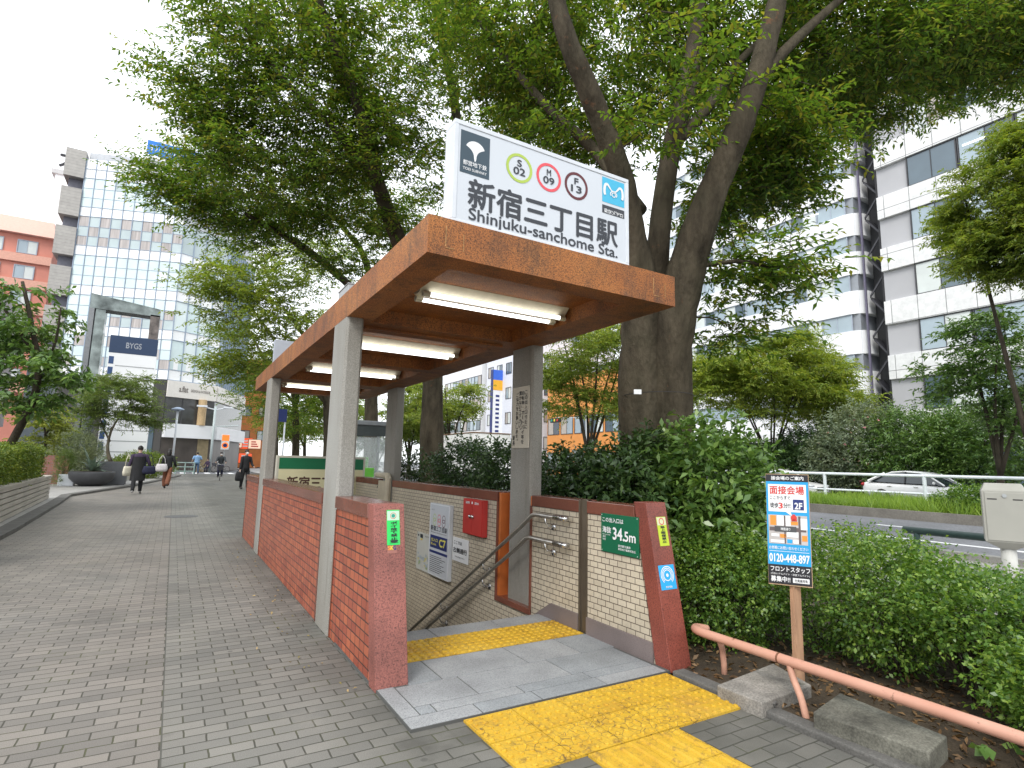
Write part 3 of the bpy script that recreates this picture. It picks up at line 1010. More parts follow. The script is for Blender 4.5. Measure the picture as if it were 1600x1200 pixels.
# station name light box at the far end of the stairwell
t = thing('stair_sign', 'cream and green station name light box at the far end of the stairwell', 'sign', (2.4, 11.2, 1.09))
mb = MB(); mb.box(1.62, 3.24, 11.08, 11.25, 0.72, 1.47); mb.build('sign_box', M('box_cream', (0.5, 0.48, 0.4), 0.5), t, bevel=.006)
P = Plane((1.66, 11.08, 0.75), (1, 0, 0), (0, 0, 1), 1.54, 0.68)
mb = MB(); P.rect(mb, 0, 0, 1, .70); mb.build('sign_face', M('cream_face', (0.62, 0.58, 0.36), 0.4, 0.03), t)
mb = MB(); P.rect(mb, 0, .70, 1, 1); mb.build('green_band', paint('band_green', (0.005, 0.14, 0.055)), t)
mb = MB(); P.text(mb, '新宿三丁目駅', .10, .17, .90, .50, .03); P.text(mb, 'Shinjuku-sanchome Sta.', .12, .04, .88, .12, .01); mb.build('lettering', M('sign_brown', (0.07, 0.03, 0.02), 0.5), t)


def rw(px, py, X=3.08):
    p = at(px, py, X=X)
    return p[1], p[2]


def wall_plate(name, label, cat, tl, br, X=3.078, th=.012, mat=WHITE, parent=True):
    """a plate fixed flat on the cream wall: returns thing and its face plane"""
    (ya, za), (yb, zb) = rw(*tl, X), rw(*br, X)
    t = thing(name, label, cat, (X, (ya + yb) / 2, zb))
    mb = MB(); mb.box(X - th, X, yb, ya, zb, za); mb.build('plate', mat, t, bevel=.002)
    return t, Plane((X - th, ya, zb), (0, -1, 0), (0, 0, 1), ya - yb, za - zb)


t, P = wall_plate('elevation_plate', 'dark green enamel plate giving the height above sea level on the cream wall', 'sign', (941, 801), (1000, 873), mat=GREEN)
mb = MB()
P.text(mb, 'この出入口は', .05, .78, .62, .90, .015); P.text(mb, '海抜', .05, .50, .29, .66, .02)
P.text(mb, '34.', .34, .36, .64, .66, .025); P.text(mb, '5m', .65, .36, .93, .60, .022)
P.text(mb, 'Above sea level', .05, .44, .26, .475); P.text(mb, '海拔', .05, .37, .14, .42); P.text(mb, '해발', .05, .30, .14, .35)
P.text(mb, '東京都交通局', .48, .19, .80, .25, .01); P.text(mb, '東京地下鉄株式会社', .48, .11, .93, .17, .01)
for a in (.03, .97):
    for b in (.04, .96): P.disc(mb, a, b, .004, k=8)
mb.build('lettering', WHITE, t)

t, P = wall_plate('fire_hydrant_cabinet', 'red two door fire hose cabinet on the cream stair wall', 'cabinet', (732, 778), (761, 840), th=.06, mat=M('hydrant_red', (0.52, 0.045, 0.04), 0.35, 0.1, 4))
for a, b in ((.02, .495), (.505, .98)):
    mb = MB(); mb.hexa([P.p(a, .02, .001), P.p(b, .02, .001), P.p(b, .98, .001), P.p(a, .98, .001)], [P.p(a, .02, .01), P.p(b, .02, .01), P.p(b, .98, .01), P.p(a, .98, .01)])
    dr = mb.build('door', _cache['hydrant_red'], t)
    mb = MB(); c = P.p(.43 if a < .3 else .57, .52, .02); mb.ball(c, .022, 10); mb.build('handle', CHROME, dr, smooth=True)
mb = MB(); P.text(mb, '消防', .15, .86, .38, .93, .02, .013); P.text(mb, '送水', .62, .86, .85, .93, .02, .013); P.disc(mb, .5, .9, .016, .013); mb.build('lettering', WHITE, t)

t, P = wall_plate('station_info_board', 'tall framed white exit information board beside the red fire cabinet', 'notice board', (678, 785), (705, 909), th=.05, mat=WHITEMETAL)
mb = MB(); P.rect(mb, .05, .02, .95, .98); mb.build('board_face', SIGNFACE, t)
mb = MB(); P.rect(mb, .08, .38, .92, .555, .0025); P.rect(mb, .05, .31, .95, .345, .0025); mb.build('exit_panel', NAVY, t)
mb = MB(); P.text(mb, 'C7', .55, .42, .85, .52, .03, .004); P.text(mb, '出入口', .14, .47, .46, .515, .02, .004); P.text(mb, 'Exit', .14, .42, .4, .45, .01, .004); mb.build('exit_number', paint('lemon', (0.75, 0.7, 0.12)), t)
for u, cl, nm in ((.27, (0.42, 0.55, 0.09), 'lime'), (.5, (0.75, 0.09, 0.11), 'rose'), (.73, (0.12, 0.025, 0.03), 'maroon')):
    mb = MB(); P.ring(mb, u, .80, .042, .05, .003, k=24); P.ring(mb, u, .745, .042, .05, .003, k=24); mb.build('line_ring', paint(nm, cl), t)
mb = MB(); P.text(mb, '新宿三丁目駅', .09, .62, .91, .69, .02); P.text(mb, 'Shinjuku-sanchome Sta.', .1, .585, .9, .605); P.text(mb, '出入口', .1, .90, .25, .92)
for k in range(9):
    P.rect(mb, .1, .055 + k * .026, .62 + .3 * ((k * 7) % 5) / 5, .055 + k * .026 + .009, .003)
mb.build('lettering', GREYINK, t)

t, P = wall_plate('keep_right_plate', 'white keep right notice plate below the red fire cabinet', 'sign', (709, 838), (732, 883))
mb = MB(); P.text(mb, 'ここでは', .1, .72, .62, .86, .015); P.text(mb, '右側通行', .06, .36, .94, .58, .02); P.text(mb, 'Keep Right Here', .2, .16, .8, .22, .005); mb.build('lettering', GREYINK, t)

t, P = wall_plate('map_poster', 'pale area map poster, leftmost of the notices on the stair wall', 'poster', (653.5, 830), (677, 899), mat=M('poster_paper', (0.55, 0.56, 0.52), 0.6, 0.05))
rg = np.random.default_rng(3)
for nm, cl, k in (('map_block', (0.40, 0.46, 0.50), 16), ('map_park', (0.36, 0.46, 0.26), 7), ('map_road', (0.62, 0.56, 0.22), 4)):
    mb = MB()
    for i in range(k):
        a, b = rg.uniform(.08, .8), rg.uniform(.06, .42)
        P.rect(mb, a, b, a + rg.uniform(.05, .14), b + rg.uniform(.03, .09), .001 + .0004 * i)
    mb.build(nm, paint(nm, cl), t)
mb = MB(); P.rect(mb, .2, .86, .36, .96, .002); P.text(mb, '出口案内', .5, .91, .9, .95, 0, .002); P.rect(mb, .06, .89, .13, .94, .002); mb.build('lettering', GREYINK, t)
mb = MB(); P.rect(mb, .22, .80, .34, .84, .002); mb.build('map_mark', YELLOW, t)

# notice on the right hand front column
cX = 3.125
(ya, za), (yb, zb) = rw(803, 607, cX), rw(827, 700, cX)
t = thing('bicycle_notice', 'cream plate with vertical writing about parked bicycles on the right front column', 'sign', (cX, (ya + yb) / 2, zb))
mb = MB(); mb.box(cX - .012, cX - .001, yb, ya, zb, za); mb.build('plate', M('notice_cream', (0.55, 0.5, 0.41), 0.5, 0.05), t, bevel=.002)
P = Plane((cX - .012, ya, zb), (0, -1, 0), (0, 0, 1), ya - yb, za - zb)
mb = MB()
P.vtext(mb, 'この出入口付近に', .77, .30, .91, .93, .012); P.vtext(mb, '自転車・オートバイ等を', .58, .06, .73, .93, .012)
P.vtext(mb, '置かないで下さい。', .42, .25, .56, .93, .012); P.vtext(mb, 'ご協力をお願いします。', .24, .08, .38, .91, .012); P.vtext(mb, '駅長', .06, .04, .19, .21, .02)
mb.build('lettering', INK, t)


# stickers on the leaning end posts
def post_plane(xa, xb, ybot, ytop, ztop, za, zb):
    s = np.array([0, (ytop - ybot), ztop]); s /= np.linalg.norm(s)
    yo = ybot + (ytop - ybot) * za / ztop
    return Plane((xa, yo, za), (1, 0, 0), s, xb - xa, (zb - za) / s[2])


def sticker(name, label, P, mat):
    t = thing(name, label, 'sticker', tuple(P.p(.5, 0)))
    mb = MB(); mb.hexa([P.p(0, 0, .0006), P.p(1, 0, .0006), P.p(1, 1, .0006), P.p(0, 1, .0006)], [P.p(0, 0, .0018), P.p(1, 0, .0018), P.p(1, 1, .0018), P.p(0, 1, .0018)])
    mb.build('sticker_sheet', mat, t)
    return t


def on_post(px, py, ybot, ytop, ztop):
    """where a sight line meets the leaning front of a post"""
    d = ray(px, py)
    k = (ytop - ybot) / ztop
    s = (ybot + k * CAM[2] - CAM[1]) / (d[1] - k * d[2])
    return CAM + d * s


a = on_post(604, 797, 3.57, 3.80, 1.112); b = on_post(625, 851, 3.57, 3.80, 1.112)
P = post_plane(a[0], b[0], 3.57, 3.80, 1.112, b[2], a[2])
t = sticker('no_litter_sticker', 'bright green no littering sticker on the pink granite post', P, paint('neon', (0.03, 0.62, 0.12)))
mb = MB(); P.rect(mb, .03, .70, .97, .97, .003); mb.build('sticker_head', paint('mint', (0.5, 0.72, 0.55)), t)
mb = MB(); P.ring(mb, .5, .83, .018, .021, .0042, k=20); mb.build('ban_ring', RED, t)
mb = MB(); P.disc(mb, .5, .83, .0125, .004); mb.build('ban_symbol', paint('teal', (0.03, 0.3, 0.22)), t)
mb = MB(); P.vtext(mb, 'ポイ捨て禁止！', .3, .05, .78, .67, .03, .0035); mb.build('lettering', INK, t)
a = on_post(605, 853, 3.57, 3.80, 1.112); b = on_post(620, 864, 3.57, 3.80, 1.112)
P = post_plane(a[0], b[0], 3.57, 3.80, 1.112, b[2], a[2])
t = sticker('logo_sticker', 'tiny multicolour logo sticker below the bright green one', P, M('clear_film', (0.34, 0.14, 0.11), 0.4))
for i, (ch, cl) in enumerate((('S', ORANGE), ('K', YELLOW), ('G', BLUE))):
    mb = MB(); P.text(mb, ch, .05 + .3 * i, .45, .32 + .3 * i, .97, .04); P.rect(mb, .05 + .3 * i, .08, .32 + .3 * i, .3); mb.build('logo_letter', cl if i != 2 else NAVY, t)
a = on_post(1021.5, 808, 2.97, 3.20, 1.135); b = on_post(1038, 853, 2.97, 3.20, 1.135)
P = post_plane(a[0] + .02, a[0] + .115, 2.97, 3.20, 1.135, b[2], a[2])
t = sticker('no_smoking_sticker', 'yellow green no street smoking sticker on the red granite post', P, paint('yellow_green', (0.48, 0.6, 0.04)))
mb = MB(); P.rect(mb, .03, .71, .97, .98, .003); mb.build('sticker_head', paint('pale_lime', (0.62, 0.64, 0.4)), t)
mb = MB(); P.ring(mb, .5, .84, .02, .026, .0042, k=20); mb.build('ban_ring', RED, t)
mb = MB(); P.vtext(mb, '路上喫煙禁止', .3, .1, .75, .69, .03, .0035); mb.build('lettering', INK, t)
a = on_post(1027, 884, 2.97, 3.20, 1.135); b = on_post(1055, 920, 2.97, 3.20, 1.135)
P = post_plane(a[0] + .005, a[0] + .16, 2.97, 3.20, 1.135, b[2], a[2])
t = sticker('blue_sticker', 'square blue sticker with white concentric rings on the red granite post', P, paint('azure', (0.03, 0.38, 0.78)))
mb = MB()
for r0, r1 in ((.034, .040), (.046, .052), (.058, .064)): P.ring(mb, .5, .58, r0, r1, .003, 0, -50 if r0 > .04 else 0, 230 if r0 > .04 else 360, 30)
P.disc(mb, .5, .58, .012, .003); P.text(mb, '監視中録画', .3, .07, .7, .15, .01)
mb.build('lettering', WHITE, t)

# two stair handrails
for zz, nm in ((0.935, 'upper stainless handrail on the cream stair wall'), (0.71, 'lower stainless handrail on the cream stair wall')):
    yb = 4.63 if zz > .8 else 4.73
    t = thing('handrail', nm, 'handrail', (3.0, 4.2, zz), 0, 'stair handrails')
    end = 4.14
    pts = [(2.995, end, zz), (2.995, yb - .06, zz)] + [(2.995, yb + .02, zz - .015)] + [(2.995, yb + k * 1.2, zz - .012 - .592 * k * 1.2) for k in (.2, 1, 2, 3, 4, 5)]
    mb = MB(); mb.tube(pts, .019, 12); mb.build('rail', STEEL, t, smooth=True)
    mb = MB(); mb.tube([(2.995, end + .14, zz), (2.995, end + .02, zz), (2.995, end - .015, zz), (3.03, end - .03, zz)], [.023, .025, .024, .02], 12); mb.build('end_sleeve', CHROME, t, smooth=True)
    for yk in (4.42, 5.62, 6.7, 7.8):
        zk = zz if yk < yb else zz - .592 * (yk - yb)
        mb = MB(); mb.tube([(2.995, yk, zk - .015), (2.995, yk, zk - .055), (3.01, yk - .01, zk - .085), (3.04, yk - .02, zk - .10), (3.078, yk - .02, zk - .10)], .009, 8)
        mb.tube([(3.068, yk - .02, zk - .10), (3.079, yk - .02, zk - .10)], .032, 12)
        mb.build('bracket', CHROME, t, smooth=True)

# ============================================================ TREES AND SHRUBS
def nrm(v):
    return v / (np.linalg.norm(v, axis=-1, keepdims=True) + 1e-9)


def sprays(P, D, L, nl, ll, lw, droop, g, flat=0.35, spread=0.8, jit=0.3, fold=0.10):
    """flat alternate-leaved twigs: P, D (n,3) origin and direction, L (n,) length -> leaf quads (n*nl*4,3)"""
    n = len(P)
    t = (np.arange(nl) + g.uniform(.3, 1.0, (n, nl))) / nl
    Lt = (L[:, None] * t)[..., None]
    down = np.array([0, 0, -1.0])
    pos = P[:, None] + D[:, None] * Lt + down * (droop * L[:, None] * t ** 2)[..., None]
    tang = nrm(D[:, None] + down * (2 * droop * t)[..., None])
    up = nrm(np.array([0, 0, 1.0]) + g.normal(0, flat, (n, 1, 3)))
    side = nrm(np.cross(tang, up))
    s = np.where((np.arange(nl) % 2) == 0, 1.0, -1.0)[None, :, None]
    ax = nrm(tang * .65 + side * s * spread + g.normal(0, jit, (n, nl, 3)) + down * .15)
    nn = nrm(up + g.normal(0, flat, (n, nl, 3)))
    w = nrm(np.cross(nn, ax)); nn = np.cross(ax, w)
    k = (g.uniform(.65, 1.15, (n, nl)))[..., None]
    a = ax * ll * k
    b = w * lw * .5 * k
    f = nn * ll * fold * k
    V = np.stack([pos, pos + a * .45 + b + f, pos + a + f * .2 - np.array([0, 0, .1]) * ll, pos + a * .45 - b + f], 2)
    return V.reshape(-1, 3)


def twig_tubes(P, D, L, droop, r):
    """three-sided thin twigs, two segments each -> verts, faces"""
    n = len(P)
    down = np.array([0, 0, -1.0])
    ref = nrm(np.cross(D, np.array([.3, .2, 1.0])))
    r2 = np.cross(D, ref)
    rings = []
    for t, rr in ((0, r), (.5, r * .7), (.95, r * .3)):
        c = P + D * (L * t)[:, None] + down * (droop * L * t * t)[:, None]
        for a in (0, 2.09, 4.19):
            rings.append(c + ref * rr * math.cos(a) + r2 * rr * math.sin(a))
    V = np.stack(rings, 1).reshape(-1, 3)
    base = (np.arange(n) * 9)[:, None, None]
    f = np.array([[s * 3 + i, s * 3 + (i + 1) % 3, s * 3 + 3 + (i + 1) % 3, s * 3 + 3 + i] for s in range(2) for i in range(3)])
    return V, (base + f[None]).reshape(-1, 4)


def limb(pts, r0, r1, n=None):
    """smooth curve through control points -> (points, radii)"""
    p = np.array(pts, float)
    m = n or (len(p) - 1) * 5 + 1
    u = np.linspace(0, len(p) - 1, m)
    out = []
    for x in u:
        i = min(int(x), len(p) - 2); t = x - i
        p0, p1, p2, p3 = p[max(i - 1, 0)], p[i], p[i + 1], p[min(i + 2, len(p) - 1)]
        out.append(.5 * ((2 * p1) + (-p0 + p2) * t + (2 * p0 - 5 * p1 + 4 * p2 - p3) * t * t + (-p0 + 3 * p1 - 3 * p2 + p3) * t ** 3))
    s = np.linspace(0, 1, m)
    if isinstance(r1, (list, tuple)):
        return np.array(out), np.interp(s, np.linspace(0, 1, len(r1)), r1)
    return np.array(out), r0 + (r1 - r0) * s ** .85


def sample_clumps(ells, g, shell=0.0):
    out = []
    for c, rad, n in ells:
        d = nrm(g.normal(0, 1, (n, 3)))
        u = g.uniform(0, 1, n) ** (1 / 3)
        u = np.maximum(u, shell * g.uniform(.6, 1, n))
        q = d * u[:, None]
        c = np.array(c); rad = np.array(rad)
        out.append(c + q[:, :1] * _rt * rad[0] + q[:, 1:2] * np.array([math.sin(YAW), math.cos(YAW), 0]) * rad[1] + q[:, 2:] * np.array([0, 0, rad[2]]))
    return np.concatenate(out)


def ell(px, py, D, rx, ry, rd, n):
    """crown lobe surveyed from the photo: centre, half sizes (across, deep, high) in metres"""
    return (at(px, py, D=D), (rx * D / FPX, rd, ry * D / FPX), n)


def tree(name, label, cat, base, limbs, ells, leafmat, barkmat, seed, group=None, twigs=10, nl=14, tl=.55, ll=.07, lw=.027,
         cl=.42, droop=.12, flat=.22, minh=1.5, connect=True, mind=0.0, k=9, rmax=.05, dens=1.75, big=1.32):
    g = np.random.default_rng(seed)
    t = thing(name, label, cat, tuple(base), 0, group)
    mb = MB()
    N, NR = [], []
    for P, r in limbs:
        kk = k if r[0] > .05 else 6
        mb.tube(P, r * (1 + g.normal(0, .03, len(r))), kk)
        sel = P[:, 2] > minh
        N.append(P[sel]); NR.append(r[sel])
    N = np.concatenate(N); NR = np.concatenate(NR)
    C = sample_clumps(ells, g)
    if mind:
        C = C[np.linalg.norm(C - CAM, axis=1) > mind]
    d0 = np.array([np.min(np.linalg.norm(N - c, axis=1)) for c in C])
    C = C[np.argsort(d0)]
    if connect:
        for c in C:
            # twigs leave from wood that lies lower and nearer the trunk
            dd = np.linalg.norm(N - c, axis=1) + np.maximum(0, N[:, 2] - c[2]) * .8
            i = int(np.argmin(dd))
            q = N[i]; d = np.linalg.norm(c - q)
            r0 = min(NR[i] * .7, .007 + .009 * d, rmax)
            m1 = q + (c - q) * .4 + np.array([0, 0, .10 * d]) + g.normal(0, .06 * d, 3)
            m2 = q + (c - q) * .75 + np.array([0, 0, .08 * d]) + g.normal(0, .05 * d, 3)
            P, r = limb([q, m1, m2, c], r0, .005, 6)
            mb.tube(P, r, 5, cap=False)
            N = np.concatenate([N, P[2:]]); NR = np.concatenate([NR, r[2:]])
    mb.build('trunk', barkmat, t, smooth=True)
    twigs = int(round(twigs * dens)); ll *= big; lw *= big
    n = len(C) * twigs
    P = np.repeat(C, twigs, 0) + g.normal(0, cl * .55, (n, 3)) * np.array([1, 1, .32])
    ctr = base if len(limbs) == 0 else np.array([limbs[0][0][:, 0].mean(), limbs[0][0][:, 1].mean(), 0])
    out = P - ctr; out[:, 2] = 0
    D = nrm(nrm(out) * .6 + g.normal(0, .75, (n, 3)) * np.array([1, 1, .4]) + np.array([0, 0, .05]))
    L = tl * g.uniform(.6, 1.25, n)
    V = sprays(P, D, L, nl, ll, lw, droop, g, flat)
    cr = mesh_np('crown', V, 4, leafmat, t)
    TV, TF = twig_tubes(P, D, L, droop, .0045)
    mesh_np('twigs', TV, 4, barkmat, cr if False else t, TF)
    return t


LEAF_Z = M_leaf('zelkova_leaf', [(0.062, 0.122, 0.029), (0.096, 0.183, 0.037), (0.136, 0.227, 0.042), (0.173, 0.256, 0.046), (0.258, 0.244, 0.055)], .48, .5, .2)
LEAF_Y = M_leaf('zelkova_leaf_light', [(0.120, 0.190, 0.039), (0.168, 0.241, 0.044), (0.216, 0.276, 0.050), (0.264, 0.293, 0.061)], .42)
LEAF_YY = M_leaf('fresh_leaf', [(0.16, 0.25, 0.05), (0.22, 0.30, 0.055), (0.27, 0.33, 0.06), (0.32, 0.35, 0.075)], .42)
LEAF_D = M_leaf('evergreen_leaf', [(0.029, 0.063, 0.024), (0.044, 0.092, 0.033), (0.063, 0.121, 0.040), (0.086, 0.149, 0.046)], .15, .3, .5)
LEAF_G = M_leaf('hedge_leaf', [(0.059, 0.131, 0.026), (0.099, 0.200, 0.038), (0.158, 0.275, 0.048), (0.266, 0.379, 0.074)], .32, .32, .55)
LEAF_B = M_leaf('broad_leaf', [(0.062, 0.132, 0.037), (0.100, 0.192, 0.048), (0.138, 0.240, 0.063), (0.188, 0.294, 0.081)], .22, .28, .5)
LEAF_M = M_leaf('far_leaf', [(0.03, 0.06, 0.025), (0.05, 0.09, 0.035), (0.075, 0.12, 0.04)], .25)
LEAF_S = M_leaf('silver_leaf', [(0.143, 0.195, 0.130), (0.195, 0.247, 0.169), (0.247, 0.286, 0.195)], .2)
BARK = M_bark('zelkova_bark', (0.028, 0.023, 0.016), (0.115, 0.095, 0.066), 5.0)
BARKD = M_bark('dark_bark', (0.035, 0.028, 0.022), (0.085, 0.07, 0.052), 9.0)
TREES = 'street trees along the pavement'

# --- the big forked tree behind the cream wall
D1 = 6.4
g0 = at(1026, 770, D=D1); g0[2] = 0
A = lambda px, py, D: at(px, py, D=D)
limbs = [
    limb([g0 + np.array([-.05, .02, -.1]), A(1002, 640, D1), A(1003, 540, D1), A(1000, 450, D1 - .05), A(988, 370, D1 - .1), A(972, 280, D1 - .2), A(945, 205, D1 - .3), A(915, 130, D1 - .4), A(886, 60, D1 - .45), A(866, -20, D1 - .4), A(850, -160, D1 - .3)], 0, [.30, .26, .24, .20, .15, .13, .125, .115, .10, .09, .08], 46),
    limb([g0 + np.array([.12, -.08, -.1]), A(1047, 640, D1 - .05), A(1050, 540, D1 - .1), A(1066, 450, D1 - .15), A(1088, 370, D1 - .2), A(1115, 295, D1 - .25), A(1147, 220, D1 - .3), A(1175, 145, D1 - .3), A(1200, 60, D1 - .2), A(1222, -40, D1), A(1240, -180, D1 + .2)], 0, [.28, .245, .225, .215, .19, .155, .14, .13, .11, .10, .09], 46),
    limb([A(1018, 520, D1 + .1), A(1025, 430, D1 + .15), A(1034, 330, D1 + .2), A(1050, 230, D1 + .3), A(1078, 120, D1 + .4), A(1090, 0, D1 + .6), A(1095, -150, D1 + .9)], 0, [.18, .14, .12, .115, .10, .09, .08], 30),
    limb([A(1182, 130, D1 - .3), A(1235, 70, D1 - .1), A(1300, 10, D1 + .3), A(1380, -60, D1 + .8)], .07, .035, 12),
    limb([A(1052, 225, D1 + .3), A(1105, 170, D1 + .5), A(1160, 90, D1 + .9), A(1230, 30, D1 + 1.4)], .085, .03, 12),
    limb([A(1000, 330, D1 + .3), A(930, 235, D1 + 1.0), A(868, 180, D1 + 1.4), A(800, 104, D1 + 1.8), A(745, 25, D1 + 2.1), A(690, -60, D1 + 2.3)], .09, .03, 20),
    limb([A(1075, 420, D1 - .2), A(1150, 408, D1 - .3), A(1210, 418, D1 - .2), A(1260, 420, D1)], .03, .012, 10),
]
ells = [ell(960, 60, 8.1, 230, 150, 1.6, 62), ell(1180, 60, 8.4, 230, 120, 1.7, 74), ell(1380, 50, 8.6, 230, 85, 2.0, 62),
        ell(1175, 245, 7.3, 85, 75, .9, 32), ell(1060, 120, 6.0, 90, 110, .4, 5), ell(1330, 120, 8.3, 150, 60, 1.3, 34), ell(1540, 60, 8.6, 110, 80, 1.4, 24),
        ell(1480, 95, 9.0, 100, 28, 1.0, 12), ell(1190, 425, 6.4, 75, 26, .5, 9), ell(1140, 520, 6.6, 40, 12, .3, 3), ell(820, 60, 8.8, 150, 110, 1.6, 34), ell(905, 240, 8.0, 90, 50, .8, 12), ell(1110, 330, 7.4, 60, 30, .5, 6), ell(1560, 90, 8.8, 90, 50, 1.2, 16), ell(1235, 270, 7.2, 40, 40, .6, 7)]
tree('zelkova_tree', 'huge forked tree with thick scarred trunk right behind the canopy and cream wall', 'tree', g0, limbs, ells, LEAF_Z, BARK, 11, TREES, twigs=11, nl=14, tl=.5, ll=.075, lw=.029, cl=.42, mind=4.6, k=14, minh=3.0)
# --- second tree in the row
D2 = 13.0
g0 = at(676, 752, D=D2); g0[2] = 0
limbs = [limb([g0, A(675, 660, D2), A(676, 580, D2), A(668, 500, D2 - .3), A(640, 420, D2 - 1.0), A(605, 330, D2 - 1.8), A(580, 250, D2 - 2.4), A(560, 165, D2 - 2.8), A(512, 45, D2 - 3.2), A(480, -60, D2 - 3.2)], .30, .06, 40),
         limb([A(676, 560, D2), A(700, 430, D2), A(715, 300, D2 - .3), A(712, 172, D2 - .6), A(690, 60, D2 - .9), A(670, -60, D2 - 1)], .2, .05, 24),
         limb([A(590, 285, D2 - 2.1), A(520, 200, D2 - 2.8), A(440, 120, D2 - 3.2), A(380, 40, D2 - 3.2)], .08, .025, 14),
         limb([A(572, 210, D2 - 2.6), A(545, 120, D2 - 2), A(500, 60, D2 - 1.5), A(450, 30, D2 - 1.2)], .06, .02, 12)]
ells = [ell(700, 110, 11.5, 170, 150, 2.0, 58), ell(560, 90, 10.6, 170, 130, 2.0, 58), ell(430, 60, 10.2, 120, 75, 1.5, 34), ell(470, 220, 10.5, 170, 110, 1.6, 56), ell(600, 270, 11.5, 110, 110, 1.6, 30),
        ell(345, 150, 10.0, 70, 45, .9, 13), ell(300, 125, 10.0, 36, 14, .5, 4), ell(360, 240, 10.3, 50, 26, .7, 6), ell(640, 380, 12.5, 50, 60, 1.0, 9), ell(840, 210, 12.5, 90, 100, 1.5, 18), ell(750, 330, 13, 60, 50, 1, 8)]
tree('zelkova_tree', 'second tree back from the camera, straight trunk seen under the canopy between the right columns', 'tree', g0, limbs, ells, LEAF_Z, BARK, 12, TREES, twigs=10, nl=14, tl=.6, ll=.082, lw=.032, cl=.42, mind=6, minh=3.5, dens=1.6)
# --- third
D3 = 17.5
g0 = at(580, 747, D=D3); g0[2] = 0
limbs = [limb([g0, A(580, 650, D3), A(578, 560, D3), A(566, 480, D3 - .7), A(544, 444, D3 - 1.6), A(476, 388, D3 - 3.5), A(432, 362, D3 - 4.6), A(385, 335, D3 - 5.4)], .24, .04, 30),
         limb([A(578, 560, D3), A(585, 470, D3), A(568, 400, D3 - 1), A(540, 360, D3 - 2), A(500, 315, D3 - 3)], .16, .04, 20)]
ells = [ell(420, 300, 12.6, 160, 60, 1.6, 46), ell(520, 370, 14, 120, 70, 1.6, 34), ell(320, 300, 12.2, 90, 45, 1.0, 20), ell(285, 285, 12, 52, 16, .6, 5), ell(380, 370, 13.0, 70, 34, 1.0, 12), ell(610, 330, 15, 60, 70, 1, 12)]
tree('zelkova_tree', 'third tree back, its dark limb reaching left above the canopy fascia', 'tree', g0, limbs, ells, LEAF_Z, BARK, 13, TREES, twigs=9, nl=14, tl=.65, ll=.088, lw=.034, cl=.55, minh=3.5)
# --- further trees in the row, lighter
for i, (px, D, lab, es, mat) in enumerate((
        (512, 24.0, 'fourth tree back with a light yellow green crown beside the left columns', [(420, 470, 20, 110, 70, 2.0, 48), (350, 450, 19.5, 60, 40, 1.2, 14), (470, 400, 21, 70, 50, 1.5, 16), (360, 550, 21, 55, 40, 1.2, 14), (450, 560, 22, 70, 50, 1.5, 18)], LEAF_Y),
        (462, 31.0, 'fifth tree back showing dark limbs behind the left columns', [(440, 600, 29, 70, 55, 2.2, 30), (390, 560, 28, 55, 60, 2, 22), (510, 610, 30, 55, 50, 2, 26), (470, 655, 30, 50, 26, 1.5, 14)], LEAF_Z),
        (430, 42.0, 'sixth tree back, low crown against the orange building', [(405, 630, 40, 28, 40, 2.0, 14), (440, 600, 40, 50, 50, 2, 18), (520, 640, 42, 60, 30, 2, 22), (455, 665, 42, 45, 22, 2, 16)], LEAF_Z))):
    g0 = at(px, 740, D=D); g0[2] = 0
    lb = [limb([g0, A(px, 660, D), A(px - 6, 600, D - .3), A(px - 28, 540, D - 1), A(px - 70, 480, D - 2)], .24, .05, 18),
          limb([A(px - 2, 640, D), A(px + 12, 570, D), A(px + 18, 500, D - .5)], .15, .04, 10),
          limb([A(px - 2, 630, D), A(px - 50, 580, D - 1), A(px - 90, 550, D - 1.6)], .1, .03, 10)]
    tree('zelkova_tree', lab, 'tree', g0, lb, [ell(*e) for e in es], mat, BARK, 14 + i, TREES, twigs=9, nl=12, tl=.8, ll=.12, lw=.05, cl=.7, minh=3)

for i, (px, D, lab, es, mat) in enumerate((
        (476, 52.0, 'seventh tree back, green crown low between the left pair of columns', [(470, 660, 50, 40, 36, 3, 30), (500, 640, 50, 30, 40, 3, 22)], LEAF_Y),
        (548, 60.0, 'last tree of the row, filling the view behind the telephone booth', [(545, 655, 58, 36, 34, 3, 28)], LEAF_Y))):
    g0 = at(px, 738, D=D); g0[2] = 0
    tree('zelkova_tree', lab, 'tree', g0, [limb([g0, A(px, 690, D), A(px + 4, 650, D)], .22, .06, 9), limb([A(px, 700, D), A(px - 18, 660, D)], .12, .04, 5)], [ell(*e) for e in es], mat, BARK, 24 + i, TREES, twigs=9, nl=12, tl=1.0, ll=.2, lw=.085, cl=.8, minh=3)

